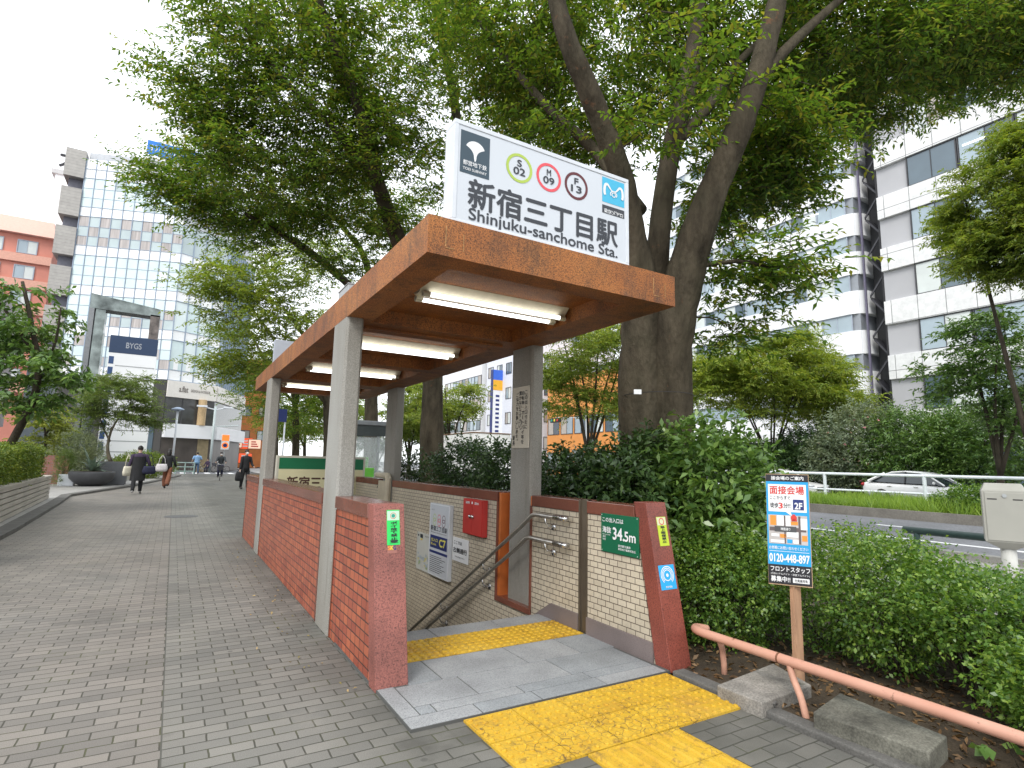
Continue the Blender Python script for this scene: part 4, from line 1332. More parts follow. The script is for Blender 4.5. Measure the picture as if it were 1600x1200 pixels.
# --- trees on the median and the far pavement
def mtree(label, px, py, D, rx, ry, rd, n, mat, seed, stems=5, ll=.13, lw=.055, tl=.8, twigs=9, nl=12, h0=720, group='trees across the road', name='round_tree', extra=(), cl=.6, flat=.35, fork=.45, lean=.6):
    g0 = at(px, h0, D=D); g0[2] = 0.2
    g = np.random.default_rng(seed)
    ctr = at(px, py, D=D)
    lb = []
    split = g0 + (ctr - g0) * fork * .5
    lb.append(limb([g0, g0 + (split - g0) * .5, split], .16 * min(1.3, D / 22), .10 * min(1.3, D / 22), 6))
    for s in range(stems):
        a = 2 * math.pi * s / stems + g.uniform(-.3, .3)
        e = ctr + np.array([math.cos(a) * rx * D / FPX * lean, math.sin(a) * rd * .6, ry * D / FPX * g.uniform(.1, .6)])
        lb.append(limb([split, split + (e - split) * .5 + np.array([0, 0, .2]) + g.normal(0, .15, 3), e], .085, .02, 9))
    return tree(name, label, 'tree', g0, lb, [ell(px, py, D, rx, ry, rd, n)] + [ell(*e) for e in extra], mat, BARKD, seed, group, twigs=twigs, nl=nl, tl=tl, ll=ll, lw=lw, cl=cl, minh=1.0, flat=flat, dens=3.2, big=1.35)


mtree('broad light green tree with several dark stems across the road before the banded white building', 1205, 600, 36, 118, 58, 4.0, 90, LEAF_YY, 31, 7, .17, .06, 1.0, 12, 14, extra=[(1120, 590, 35, 60, 45, 2.5, 20), (1290, 630, 36, 60, 40, 2.5, 22), (1225, 545, 36, 70, 25, 2.5, 16)], cl=.85)
mtree('green tree with spreading bare lower limbs seen between the right column and the big trunk', 920, 555, 27, 85, 62, 3.0, 44, LEAF_Y, 32, 6, .13, .05, .8, 10, 12, h0=725, extra=[(890, 625, 27, 55, 30, 1.8, 12), (955, 630, 27, 45, 30, 1.8, 11)])
mtree('small rounded tree far across the road seen through the canopy opening', 705, 630, 34, 55, 35, 2.5, 22, LEAF_Y, 33, 5, .15, .06, .8, 10, 12)
mtree('tall tree at the right edge with a fine light green crown over the road', 1605, 320, 16, 80, 115, 2.4, 84, LEAF_Y, 34, 4, .095, .036, .55, 15, 16, h0=760, extra=[(1560, 395, 16, 40, 45, 1.2, 12), (1615, 220, 16, 50, 40, 1.4, 14)], cl=.45, group='trees at the right edge')
mtree('loose crowned young tree with broad dark leaves below the tall right edge tree', 1560, 570, 21, 75, 65, 1.8, 26, LEAF_B, 35, 5, .15, .062, .6, 7, 9, h0=752, extra=[(1500, 600, 21, 45, 40, 1.0, 9), (1535, 510, 21, 35, 30, .9, 7), (1590, 640, 21, 50, 50, 1.0, 9)], cl=.5, group='trees at the right edge')
mtree('dim tree crown far down the road left of the white tower', 590, 690, 60, 40, 22, 3, 16, LEAF_M, 36, 4, .25, .1, 1.2, 9, 10)


mtree('leafy tree on the near kerb seen between the second trunk and the rear column', 640, 640, 40, 30, 62, 3, 34, LEAF_Y, 37, 4, .2, .08, 1.0, 9, 10)
mtree('dim tree down the road to the right of the rear column', 665, 655, 52, 40, 40, 3, 24, LEAF_M, 38, 4, .22, .09, 1.1, 9, 10)


# ---------------------------------------------------------------- shrubs
def bush(name, label, cat, ells, leafmat, seed, n=900, tl=.14, nl=7, ll=.024, lw=.014, stems=10, group=None, shell=.75, base=None, flat=.5, droop=.1, kind=None, sr=.007, bark=None, up=.45, lobes=7, lobe=.35):
    """leafy shrub: short leafy shoots crowding the outside of a lumpy volume, over a frame of stems"""
    g = np.random.default_rng(seed)
    c0 = np.array(ells[0][0], float)
    b = np.array([c0[0], c0[1], 0.012]) if base is None else np.array(base, float)
    t = thing(name, label, cat, tuple(b), 0, group)
    Ps, Ds = [], []
    mb = MB()
    for c, rad, w in ells:
        c = np.array(c, float); rad = np.array(rad, float)
        m = int(n * w)
        d = nrm(g.normal(0, 1, (m, 3)))
        bd = nrm(g.normal(0, 1, (lobes * 3, 3)))
        lump = 1 + lobe * (np.max(d @ bd.T, 1) ** 6 - .55) + g.normal(0, .04, m)
        u = np.where(g.uniform(0, 1, m) < .75, g.uniform(shell, 1.0, m), g.uniform(.3, 1, m)) * lump
        P = c + d * rad * u[:, None]
        ok = P[:, 2] > .03
        Ps.append(P[ok]); Ds.append(nrm(d[ok] / rad * rad.min() * .8 + g.normal(0, .45, (ok.sum(), 3)) + np.array([0, 0, up])))
        for s in range(max(1, int(stems * w))):
            a = g.uniform(0, 6.28)
            q = np.array([c[0] + math.cos(a) * rad[0] * .2, c[1] + math.sin(a) * rad[1] * .2, b[2] - .03])
            e = c + nrm(g.normal(0, 1, 3)) * rad * g.uniform(.5, .9); e[2] = max(e[2], c[2] * .6 + .1)
            P2, r2 = limb([q, q + (e - q) * .45 + g.normal(0, .12 * rad.min(), 3), e], sr * g.uniform(.7, 1.6), sr * .35, 8)
            mb.tube(P2, r2, 5, cap=False)
            for z in range(2):
                i = g.integers(3, 7)
                e2 = P2[i] + g.normal(0, .35, 3) * rad
                P3, r3 = limb([P2[i], (P2[i] + e2) / 2 + g.normal(0, .06 * rad.min(), 3), e2], sr * .5, sr * .25, 5)
                mb.tube(P3, r3, 4, cap=False)
    mb.build('stems', bark or BARKD, t, smooth=True)
    P = np.concatenate(Ps); D = np.concatenate(Ds)
    L = tl * g.uniform(.5, 1.3, len(P))
    V = sprays(P, D, L, nl, ll, lw, droop, g, flat, .8, .4)
    mesh_np('leaves', V, 4, leafmat, t)
    return t


HB = 'small leaved hedge shrubs in the roadside bed'
HL = dict(ll=.032, lw=.021, tl=.15, nl=7, group=HB, shell=.8)
bush('hedge_shrub', 'small leaved shrub under the broad leaved bush, right beside the red granite post', 'shrub', [((4.02, 3.35, .42), (.48, .5, .42), 1.0)], LEAF_G, 41, 2600, **HL)
bush('hedge_shrub', 'dense small leaved hedge shrub directly behind the advertising board', 'shrub', [((4.75, 2.75, .44), (.62, .62, .44), .8), ((4.45, 2.2, .50), (.46, .4, .36), .5)], LEAF_G, 42, 2800, **HL)
bush('hedge_shrub', 'hedge shrub with exposed bare stems near the middle of the pink rail', 'shrub', [((4.5, 1.72, .53), (.52, .46, .19), .75), ((5.2, 2.1, .42), (.5, .5, .22), .4)], LEAF_G, 43, 1900, stems=44, sr=.011, **HL)
bush('hedge_shrub', 'hedge shrub filling the right edge beside the pink rail', 'shrub', [((4.1, 1.05, .31), (.48, .42, .24), 1.0), ((4.8, 1.2, .30), (.45, .5, .2), .4)], LEAF_G, 44, 2600, stems=16, **HL)
bush('hedge_shrub', 'lowest hedge shrub nearest the camera at the right edge', 'shrub', [((3.85, .45, .27), (.42, .40, .24), 1.0), ((4.4, -.25, .30), (.55, .5, .26), .5)], LEAF_G, 45, 2200, **HL)
bush('broadleaf_shrub', 'tall bush with big glossy leaves between the red granite post and the advertising board', 'shrub', [((4.45, 3.75, 1.2), (.52, .5, .60), 1.0), ((4.25, 3.6, .75), (.4, .4, .4), .35)], LEAF_B, 51, 1000, tl=.22, nl=7, ll=.095, lw=.042, stems=9, shell=.6, droop=.25, sr=.012)
bush('broadleaf_shrub', 'dark glossy bush in front of the big trunk above the cream wall', 'shrub', [((4.1, 4.35, 1.28), (.42, .45, .42), 1.0), ((3.75, 4.1, 1.2), (.25, .4, .26), .35)], LEAF_D, 52, 560, tl=.22, nl=7, ll=.085, lw=.036, stems=8, shell=.55, droop=.25, sr=.012)
bush('evergreen_shrub', 'dark evergreen bush over the wall immediately right of the notice column', 'shrub', [((3.95, 5.3, 1.18), (.42, .5, .38), .9), ((3.75, 4.75, 1.15), (.3, .4, .3), .4)], LEAF_D, 53, 600, tl=.2, nl=7, ll=.075, lw=.032, stems=8, shell=.55, sr=.012)
bush('evergreen_shrub', 'dark evergreen bush over the wall left of the notice column', 'shrub', [((4.0, 6.9, 1.25), (.45, .65, .42), .9)], LEAF_D, 54, 800, tl=.2, nl=7, ll=.07, lw=.03, stems=8, shell=.5, sr=.012)
bush('evergreen_shrub', 'dark evergreen bush around the foot of the second tree behind the far columns', 'shrub', [((4.1, 8.4, 1.28), (.5, .7, .45), .9), ((3.55, 9.5, 1.2), (.25, .3, .4), .25)], LEAF_D, 55, 900, tl=.2, nl=7, ll=.07, lw=.03, stems=8, shell=.5, sr=.012)
bush('evergreen_shrub', 'dark mound of foliage low behind the wall at the foot of the big trunk', 'shrub', [((4.6, 5.6, .75), (.7, 1.4, .7), 1.0)], LEAF_D, 56, 1100, tl=.2, nl=7, ll=.075, lw=.032, stems=8, shell=.5)
# low groundcover and leaf litter in the bed
g = np.random.default_rng(60)
n = 2600
P = np.stack([g.uniform(3.17, 4.6, n), g.uniform(-.5, 4.2, n), np.full(n, .018)], 1)
D = nrm(g.normal(0, 1, (n, 3)) * np.array([1, 1, .15]))
V = sprays(P, D, np.full(n, .01), 1, .06, .024, 0, g, .35)
tag(mesh_np('leaf_litter', V, 4, M_leaf('dry_leaf', [(0.16, 0.09, 0.045), (0.24, 0.15, 0.08), (0.10, 0.055, 0.03)], .1)), 'fallen dry brown leaves on the soil of the roadside bed', 'leaf litter', kind='stuff')
n = 60
P = np.stack([g.uniform(-.2, 1.15, n), g.uniform(3.2, 10, n), np.full(n, .008)], 1)
P[:, 0] = np.maximum(P[:, 0], 1.15 - np.abs(g.normal(0, .35, n)))
V = sprays(P, nrm(g.normal(0, 1, (n, 3)) * np.array([1, 1, .05])), np.full(n, .01), 1, .038, .017, 0, g, .25)
tag(mesh_np('fallen_leaves', V, 4, M_leaf('pale_dry_leaf', [(0.42, 0.34, 0.17), (0.36, 0.24, 0.12), (0.22, 0.2, 0.06)], .1)), 'pale fallen leaves scattered on the brick paving along the red wall', 'leaves', kind='stuff')
bush('creeper', 'low trailing green plant on the soil beside the nearer stone slab', 'plant', [((3.62, 1.25, .05), (.12, .15, .08), 1.0)], LEAF_B, 61, 14, tl=.1, nl=5, ll=.06, lw=.05, stems=2, base=(3.62, 1.25, .012))

# the median: grass as stuff, clipped hedge as a thing
g = np.random.default_rng(62)
n = 60000
P = np.stack([g.uniform(19.5, 22.9, n), g.uniform(-6, 40, n), np.full(n, .24)], 1)
h = g.uniform(.12, .42, n) * (1 + .35 * np.sin(P[:, 1] * 1.3) * np.sin(P[:, 0] * 2.1))
w = g.normal(0, 1, (n, 3)); w[:, 2] = 0; w = nrm(w) * .016
tip = P + np.stack([g.normal(0, .12, n), g.normal(0, .12, n), h], 1)
V = np.stack([P - w, P + w, tip + w * .2, tip - w * .2], 1).reshape(-1, 3)
LEAF_GR = M_leaf('grass_blade', [(0.168, 0.276, 0.050), (0.228, 0.356, 0.066), (0.300, 0.414, 0.094)], .4)
tag(mesh_np('median_grass', V, 4, LEAF_GR), 'bright green grass growing on the raised median of the road', 'grass', kind='stuff')
p = at(1520, 785, X=20.2)
bush('clipped_hedge', 'clipped green hedge block in the median grass left of the grey post box', 'hedge', [((20.4, p[1], .55), (.6, 1.0, .42), 1.0)], LEAF_G, 63, 1500, tl=.2, nl=6, ll=.07, lw=.04, group=None)
# shrubs along the far pavement
for i, (px, py, X, rx, ry, mat, lab, nn) in enumerate((
        (1345, 700, 31.5, 60, 62, LEAF_S, 'greyish oleander bush with small pink flowers across the road', 1500),
        (1440, 700, 31.5, 70, 60, LEAF_B, 'mid green bush across the road above the white car', 1500),
        (1550, 700, 31.5, 80, 62, LEAF_B, 'leafy green bush across the road behind the grey post box', 1500),
        (1265, 715, 33.0, 60, 40, LEAF_D, 'very dark low bush across the road left of the white car', 1300),
        (1170, 725, 34.0, 65, 34, LEAF_D, 'dark low bush under the broad light green tree across the road', 1300))):
    c = at(px, py, X=X); D = np.dot(c - CAM, _fwd); s = D / FPX
    bush('roadside_bush', lab, 'shrub', [(c, (1.6, rx * s * 1.15, ry * s), 1.0), (c + np.array([0, rx * s * .6, -ry * s * .4]), (1.4, rx * s * .7, ry * s * .7), .4)], mat, 70 + i, nn, tl=.7, nl=9, ll=.2, lw=.075, stems=8, group='bushes along the far pavement', base=(c[0], c[1], .12), sr=.04, shell=.6)
    if i == 0:
        gg = np.random.default_rng(5)
        P = c + nrm(gg.normal(0, 1, (26, 3)) + np.array([-.8, 0, .2])) * np.array([1.6, rx * s * 1.1, ry * s * .95])
        V = sprays(P, nrm(gg.normal(0, 1, (26, 3))), np.full(26, .1), 3, .12, .09, 0, gg, .5)
        par = [o for o in bpy.data.objects if o.name.startswith('roadside_bush')][-1]
        mesh_np('flowers', V, 4, M_leaf('pink_petal', [(0.6, 0.2, 0.28), (0.7, 0.35, 0.4)], .2), par)

# ============================================================ BUILDINGS
GLASSD = M('window_glass', (0.10, 0.14, 0.17), 0.08, 0.15, .4, spec=0.8)
GLASSB = M('window_glass_pale', (0.34, 0.42, 0.47), 0.1, 0.12, .5, spec=0.7)
BLIND = M('window_blind', (0.62, 0.66, 0.64), 0.35, 0.08, .8, spec=0.5)
CURTAIN = M('window_curtain', (0.42, 0.38, 0.34), 0.4, 0.2, 3, stretch=(4, 4, .3))
FRAMED = M('window_frame_dark', (0.06, 0.06, 0.065), 0.5)
FRAMEL = M('window_frame_pale', (0.38, 0.43, 0.50), 0.45, 0.06)
WHITEWALL = M('white_wall', (0.80, 0.81, 0.82), 0.6, 0.05, .5)
LAMPSTRIP = emit('office_strip', (1, 1, .95), 1.6)


def winx(bl, x, y0, y1, z0, z1, panes, mats, name='window', fr=.07, rg=None):
    """window on a wall facing -X (lower Y is to the right when seen from the road)"""
    mb = MB()
    mb.box(x - .06, x + .05, y0, y0 + fr, z0, z1); mb.box(x - .06, x + .05, y1 - fr, y1, z0, z1)
    mb.box(x - .06, x + .05, y0 + fr, y1 - fr, z0, z0 + fr); mb.box(x - .06, x + .05, y0 + fr, y1 - fr, z1 - fr, z1)
    n = len(panes)
    w = (y1 - y0 - 2 * fr) / n
    for i, p in enumerate(panes):
        a = y0 + fr + i * w
        mb.box(x - .01, x + .04, a + .02, a + w - .02, z0 + fr, z1 - fr, 1 + p)
        if i:
            mb.box(x - .05, x + .05, a - .02, a + .02, z0 + fr, z1 - fr)
    return mb.build(name, mats, bl)


def winy(bl, y, x0, x1, z0, z1, panes, mats, name='window', fr=.07):
    mb = MB()
    mb.box(x0, x0 + fr, y - .06, y + .05, z0, z1); mb.box(x1 - fr, x1, y - .06, y + .05, z0, z1)
    mb.box(x0 + fr, x1 - fr, y - .06, y + .05, z0, z0 + fr); mb.box(x0 + fr, x1 - fr, y - .06, y + .05, z1 - fr, z1)
    n = len(panes); w = (x1 - x0 - 2 * fr) / n
    for i, p in enumerate(panes):
        a = x0 + fr + i * w
        mb.box(a + .02, a + w - .02, y - .01, y + .04, z0 + fr, z1 - fr, 1 + p)
        if i: mb.box(a - .02, a + .02, y - .05, y + .05, z0 + fr, z1 - fr)
    return mb.build(name, mats, bl)


WM = [FRAMED, GLASSD, GLASSB, BLIND, CURTAIN]
rb = np.random.default_rng(80)

# --- grey panel office block on the right
BX = 42.0
bl = thing('office_building', 'pale grey office block with panelled bands and dark framed windows at the right edge', 'building', (BX, 0, 0))
mb = MB(); mb.box(BX + .12, BX + 16, -30, 19.9, 0, 32)
mb.build('wall', M('grey_tile_wall', (0.42, 0.42, 0.435), 0.6, 0.06, .4), bl)
PANELM = M_tile('grey_panel', (0.78, 0.78, 0.77), (0.74, 0.745, 0.74), (0.2, 0.2, 0.2), 1.62, 1.66, 0.022, (1, 2), 0.0, 0.45, bstr=.2)
for k in range(7):
    zb = 7.72 + 3.85 * k
    mb = MB(); mb.box(BX - .15, BX + .12, -30, 19.9, zb, zb + 1.66)
    mb.build('spandrel_band', PANELM, bl, bevel=.02)
    for j in range(13):
        y1 = 17.9 - 3.0 * j
        winx(bl, BX, y1 - 2.95, y1, zb - 2.18, zb, [int(rb.choice([0, 1, 2, 3], p=[.35, .3, .25, .1])) for _ in range(2)], WM)
    if k in (3, 4, 5):
        for yy in (14.6, 11.5):
            mb = MB(); mb.tube([(BX - .03, yy, zb - .75), (BX - .03, yy - 1.2, zb - .75)], .05, 6); mb.build('office_lamp', LAMPSTRIP, bl)
mb = MB(); mb.box(BX - .2, BX + .12, -30, 19.9, 3.4, 5.5); mb.build('shop_fascia', PANELM, bl)
for j in range(6):
    winx(bl, BX, 17.6 - 6 * j - 5.2, 17.6 - 6 * j, .4, 3.2, [0, 1, 0], WM, 'shop_window')

# --- white banded office block left of it
bl = thing('office_building', 'white office block with long curved bands and ribbon windows across the road', 'building', (BX, 40, 0))
ya, yb = 21.35, 40.2
zb0 = at(1357, 512, X=BX)[2]
mb = MB(); mb.box(BX + .3, BX + 15, ya + .4, yb, 0, 33); mb.build('wall', M('cool_grey_wall', (0.30, 0.32, 0.35), 0.5, 0.05), bl)
for k in range(-2, 8):
    zb = zb0 + 3.0 * k       # window sill = top of the band below
    pl = [(BX + 14, yb), (BX, yb), (BX, ya + 1.2)] + [(BX + 1.2 - 1.2 * math.cos(a), ya + 1.2 - 1.2 * math.sin(a)) for a in np.linspace(.15, 1.57, 8)] + [(BX + 14, ya)]
    mb = MB(); mb.prism([(x, y, zb - 1.74) for x, y in pl], (0, 0, 1.74)); mb.build('white_band', WHITEWALL, bl)
    for j in range(8):
        y0 = ya + .9 + j * 2.24
        winx(bl, BX + .15, y0, y0 + 2.22, zb, zb + 1.26, [int(rb.choice([0, 1, 1, 2, 2], p=[.2, .35, .2, .2, .05])) for _ in range(2)], [FRAMEL] + WM[1:], fr=.05)
    if k > 1:
        mb = MB(); mb.tube([(BX + .1, ya + 3.0, zb + .9), (BX + .1, ya + 4.1, zb + .9)], .05, 6); mb.build('office_lamp', LAMPSTRIP, bl)
mb = MB(); mb.box(BX - .5, BX + .3, ya + 4, yb, 3.6, 4.3); mb.build('shop_canopy', WHITEWALL, bl)
for j in range(2):
    winx(bl, BX + .25, ya + 2 + 6.5 * j, ya + 8 + 6.5 * j, .4, 3.4, [0, 2, 0, 1], WM, 'shop_window')
# --- black fire escape in the gap
t = thing('fire_escape', 'narrow black steel fire escape in the gap between the two office blocks', 'fire escape', (BX + 1, 20.6, 0))
mb = MB(); mb.box(BX + 1.6, BX + 1.8, 19.95, 21.3, 0, 31); mb.build('back_panel', BLACK, t)
mb = MB(); mb.box(BX + .2, BX + .34, 19.95, 20.08, 0, 31); mb.build('post', BLACK, t)
mb = MB(); mb.box(BX + .2, BX + .34, 21.2, 21.32, 0, 31); mb.build('post', M('violet_grey', (0.12, 0.11, 0.16), .5), t)
for k in range(10):
    z = 3 * k + .4
    mb = MB(); mb.hexa([(BX + .6, 20.1, z), (BX + 1.5, 20.1, z), (BX + 1.5, 21.1, z + 1.4), (BX + .6, 21.1, z + 1.4)], [(BX + .6, 20.1, z + .2), (BX + 1.5, 20.1, z + .2), (BX + 1.5, 21.1, z + 1.6), (BX + .6, 21.1, z + 1.6)])
    mb.hexa([(BX + .5, 21.1, z + 1.5), (BX + .58, 21.1, z + 1.5), (BX + .58, 20.1, z + 2.9), (BX + .5, 20.1, z + 2.9)], [(BX + .5, 21.1, z + 1.7), (BX + .58, 21.1, z + 1.7), (BX + .58, 20.1, z + 3.1), (BX + .5, 20.1, z + 3.1)])
    mb.build('stair_flight', M('dark_steel', (0.05, 0.05, 0.058), .45, .2), t)


def block(name, label, x0, x1, y0, y1, z1, wall, nx, ny, nf, zb, fh, ww, wh, mats=WM, cat='building', ymin=0):
    bl = thing(name, label, cat, ((x0 + x1) / 2, (y0 + y1) / 2, 0))
    mb = MB(); mb.box(x0, x1, y0, y1, 0, z1); mb.build('wall', wall, bl)
    mb = MB(); mb.box(x0 - .08, x1 + .08, y0 - .08, y1 + .08, z1, z1 + .35); mb.build('parapet', wall, bl)
    for k in range(nf):
        z = zb + k * fh
        for j in range(ny):
            c = y0 + (j + .5) * (y1 - y0) / ny
            winx(bl, x0, c - ww / 2, c + ww / 2, z, z + wh, [int(rb.integers(0, 4)), int(rb.integers(0, 4))], mats)
        for j in range(nx):
            c = x0 + (j + .5) * (x1 - x0) / nx
            winy(bl, y0, c - ww / 2, c + ww / 2, z, z + wh, [int(rb.integers(0, 4)), int(rb.integers(0, 4))], mats)
    return bl


yo = lambda px: at(px, 700, X=BX)[1]
ORWALL = M('orange_wall', (0.66, 0.27, 0.07), 0.6, 0.08, .8)
b1 = block('corner_building', 'small grey blue building with blue panels between the orange building and the big trunk', BX, BX + 12, yo(1062), yo(968), 10.5, M('blue_grey_wall', (0.42, 0.46, 0.56), .5, .05), 2, 4, 3, 1.0, 3.1, 2.6, 1.9)
b2 = block('orange_building', 'orange painted building across the road, seen right of the notice column', BX + .5, BX + 14, yo(966), yo(850), at(900, 590, X=BX)[2], ORWALL, 2, 5, 2, .8, 4.5, 2.6, 2.2)
b3 = block('white_building', 'tall white building with small square windows left of the notice column across the road', BX - .5, BX + 14, yo(838), yo(762), 34, M('bluish_white_wall', (0.72, 0.74, 0.80), .5, .04), 3, 5, 8, 3.5, 3.7, 1.6, 1.7)
b4 = block('distant_building', 'distant white office building at the end of the road under the canopy edge', BX - 1, BX + 16, yo(758), yo(700), 24, WHITEWALL, 3, 6, 6, 3, 3.6, 2.4, 1.6)
t = thing('vertical_sign', 'tall blue, yellow and white vertical sign on the tall white building', 'sign', (BX - 1.0, yo(786), 3))
yv = yo(786); za, zb_ = at(786, 578, X=BX - .8)[2], at(786, 692, X=BX - .8)[2]
mb = MB(); mb.box(BX - 2.1, BX - .5, yv - .25, yv + .25, zb_, za); mb.build('sign_box', WHITEWALL, t)
for f0, f1, cl, nm in ((.86, 1.0, paint('cobalt', (0.05, 0.15, 0.65)), 'blue_field'), (.72, .86, paint('amber', (0.8, 0.42, 0.03)), 'yellow_field'), (0, .05, GREYINK, 'dark_field')):
    mb = MB(); mb.box(BX - 2.14, BX - .46, yv - .29, yv + .29, zb_ + (za - zb_) * f0, zb_ + (za - zb_) * f1); mb.build(nm, cl, t)

mb = MB()
for k in range(9):
    z = zb_ + (za - zb_) * (.64 - .06 * k); mb.box(BX - 1.6, BX - 1.0, yv - .275, yv - .255, z - .16, z + .16)
mb.build('marks', NAVY, t)
mb = MB(); mb.box(BX - 2.2, BX - 2.11, yv - .3, yv + .3, zb_, za); mb.build('edge_strip', NAVY, t)

# --- the glass curtain wall building on the left
A2, B2 = np.array([-9.75, 65.1]), np.array([-1.15, 62.0])
C2 = np.array([3.05, 64.07]); D2_ = np.array([6.5, 73.6])
gb = thing('glass_building', 'tall glass curtain wall building with a checkerboard of pale panes on the left', 'building', (-4, 64, 0))
GM = [M('mullion', (0.30, 0.37, 0.47), 0.4, 0.05), M('white_pane', (0.90, 0.91, 0.91), 0.2, 0.03), M('mint_pane', (0.62, 0.74, 0.74), 0.12, 0.08, .6, spec=.7), M('mint_pane_pale', (0.72, 0.81, 0.81), 0.15, 0.06, .6), M('frosted_pane', (0.47, 0.55, 0.56), 0.3, 0.08, .6), M('room_pane', (0.42, 0.38, 0.36), 0.12, 0.3, 1.0, spec=.7, stretch=(6, 1, .3))]


def wall_quad(mb, p, q, a, b, z0, z1, out, m):
    d = (q - p); n = np.array([d[1], -d[0]]) / np.linalg.norm(d)
    s, e = p + d * a + n * out, p + d * b + n * out
    mb.quad((s[0], s[1], z0), (e[0], e[1], z0), (e[0], e[1], z1), (s[0], s[1], z1), m)


def bar(mb, p, q, a, b, z0, z1, o0, o1, m=0):
    d = (q - p); n = np.array([d[1], -d[0]]) / np.linalg.norm(d)
    s0, e0, s1, e1 = p + d * a + n * o0, p + d * b + n * o0, p + d * a + n * o1, p + d * b + n * o1
    mb.hexa([(*s1, z0), (*e1, z0), (*e0, z0), (*s0, z0)], [(*s1, z1), (*e1, z1), (*e0, z1), (*s0, z1)], m)


mb = MB(); mb.prism([(*p, 0) for p in (A2 + [.15, .25], B2 + [0, .25], C2 + [-.2, .25], D2_ + [-.3, 0], (5, 90), (-9, 90))], (0, 0, 30.5)); mb.build('wall', M('core_wall', (0.5, 0.52, 0.55), .6), gb)
for k in range(6):
    zf = 8.6 + 3.83 * k
    ftop = 3.83 if k < 5 else 2.0
    lower = k == 3       # one floor has open checkerboard with rooms behind
    for j in range(10):
        a, b = j / 10, (j + 1) / 10
        mb = MB()
        wall_quad(mb, A2, B2, a + .004, b - .004, zf + .02, zf + .92, 0, 1)
        rows = [(0.95, 1.85), (1.88, 2.80), (2.83, 3.80)] if k < 5 else [(0.95, 1.95)]
        for r, (u, v) in enumerate(rows):
            if lower or (k == 1 and j > 3 and r < 2):
                m = 5 if (j + r) % 2 == 0 else 4
            else:
                m = int(rb.choice([2, 3, 4], p=[.5, .35, .15])) if (r == 0 or rb.uniform() < .5) else 2
                if k == 0 and (j + r) % 3 == 0: m = 5
            if k == 5: m = 1
            wall_quad(mb, A2, B2, a + .004, b - .004, zf + u, zf + v, 0, m)
            if r: bar(mb, A2, B2, a + .003, b - .003, zf + u - .03, zf + u, .03, .0)
        bar(mb, A2, B2, a - .003, a + .003, zf, zf + ftop, .06, .0)
        bar(mb, A2, B2, a + .003, b - .003, zf + .92, zf + .955, .05, .0)
        bar(mb, A2, B2, a + .003, b - .003, zf - .02, zf + .02, .05, .0)
        mb.build('window', GM, gb)
for k in range(4 if True else 6):
    zf = 8.6 + 3.83 * k
    for j in range(4):
        a, b = j / 4, (j + 1) / 4
        mb = MB()
        wall_quad(mb, B2, C2, a + .01, b - .01, zf + .03, zf + .95, 0, 1)
        wall_quad(mb, B2, C2, a + .01, b - .01, zf + 1.0, zf + 3.78, 0, 4 if k == 3 else (3 if (j + k) % 2 else 2))
        if k == 0: wall_quad(mb, B2, C2, a + .08, b - .08, zf + 1.02, zf + 2.0, .02, 1)
        bar(mb, B2, C2, a - .008, a + .008, zf, zf + 3.83, .06, 0); bar(mb, B2, C2, a + .008, b - .008, zf - .03, zf + .03, .06, 0); bar(mb, B2, C2, a + .008, b - .008, zf + .95, zf + 1.0, .05, 0)
        mb.build('window', GM, gb)
for k in range(4):
    zf = 8.6 + 3.83 * k
    for j in range(5):
        mb = MB()
        wall_quad(mb, C2, D2_, j / 5 + .01, (j + 1) / 5 - .01, zf + .03, zf + 3.78, 0, 2 if j % 2 else 4)
        for q in range(3): bar(mb, C2, D2_, j / 5 + q * .066, j / 5 + q * .066 + .012, zf, zf + 3.83, .22, 0)
        mb.build('window', GM, gb)
# base storeys
def base_band(nm, p, q, z0, z1, o, mat, o0=-.05):
    mb = MB(); bar(mb, p, q, 0, 1, z0, z1, o, o0); return mb.build(nm, mat, gb)


for p, q in ((B2, C2), (C2, D2_)):
    base_band('sign_band', p, q, 7.0, 8.55, .25, M('warm_white_band', (0.74, 0.71, 0.66), .5, .04))
    base_band('shop_window', p, q, 4.5, 7.0, .02, M('shop_glass', (0.06, 0.06, 0.06), .08, .4, .8, spec=.7))
    base_band('canopy_band', p, q, 3.2, 4.5, .5, WHITEWALL)
    base_band('shop_front', p, q, 0, 3.2, .0, M('shop_dark', (0.10, 0.085, 0.075), .4, .3, .6))
for u in (.34, .67):
    mb = MB(); bar(mb, B2, C2, u - .01, u + .01, 4.5, 7.0, .06, 0); mb.build('shop_mullion', FRAMED, gb)
mb = MB(); bar(mb, B2, C2, .72, .95, 0, 3.2, .05, 0); mb.build('shop_wall', M('shop_tan', (0.30, 0.24, 0.14), .5, .2, 2), gb)
mb = MB(); mb.tube([(2.0, 63.2, 4.5), (2.0, 63.2, 7.0)], .38, 14); mb.build('round_column', M('tan_column', (0.5, 0.36, 0.2), .5), gb)
d = C2 - B2; nvec = np.array([d[1], -d[0]]) / np.linalg.norm(d)
P = Plane((*(B2 + nvec * .26), 7.0), (d[0], d[1], 0), (0, 0, 1), np.linalg.norm(d), 1.55)
mb = MB(); P.text(mb, 'a.flat', .22, .36, .40, .72, .012, .02); P.text(mb, 'DESIGN & INTERIOR', .46, .42, .86, .58, .008, .02); mb.build('lettering', M('sign_taupe', (0.12, 0.1, 0.09), .5), gb)
mb = MB(); bar(mb, A2, B2, 0, 1, 0, 8.6, .1, 0); mb.build('lower_wall', M('charcoal_wall', (0.055, 0.053, 0.05), .6, .3, .7, stretch=(1, 1, .2)), gb)
for (u, v) in ((.55, .7), (.8, .93)):
    mb = MB(); bar(mb, A2, B2, u, v, 1.0, 4.6, .16, .1); mb.build('dark_window', GLASSD, gb)
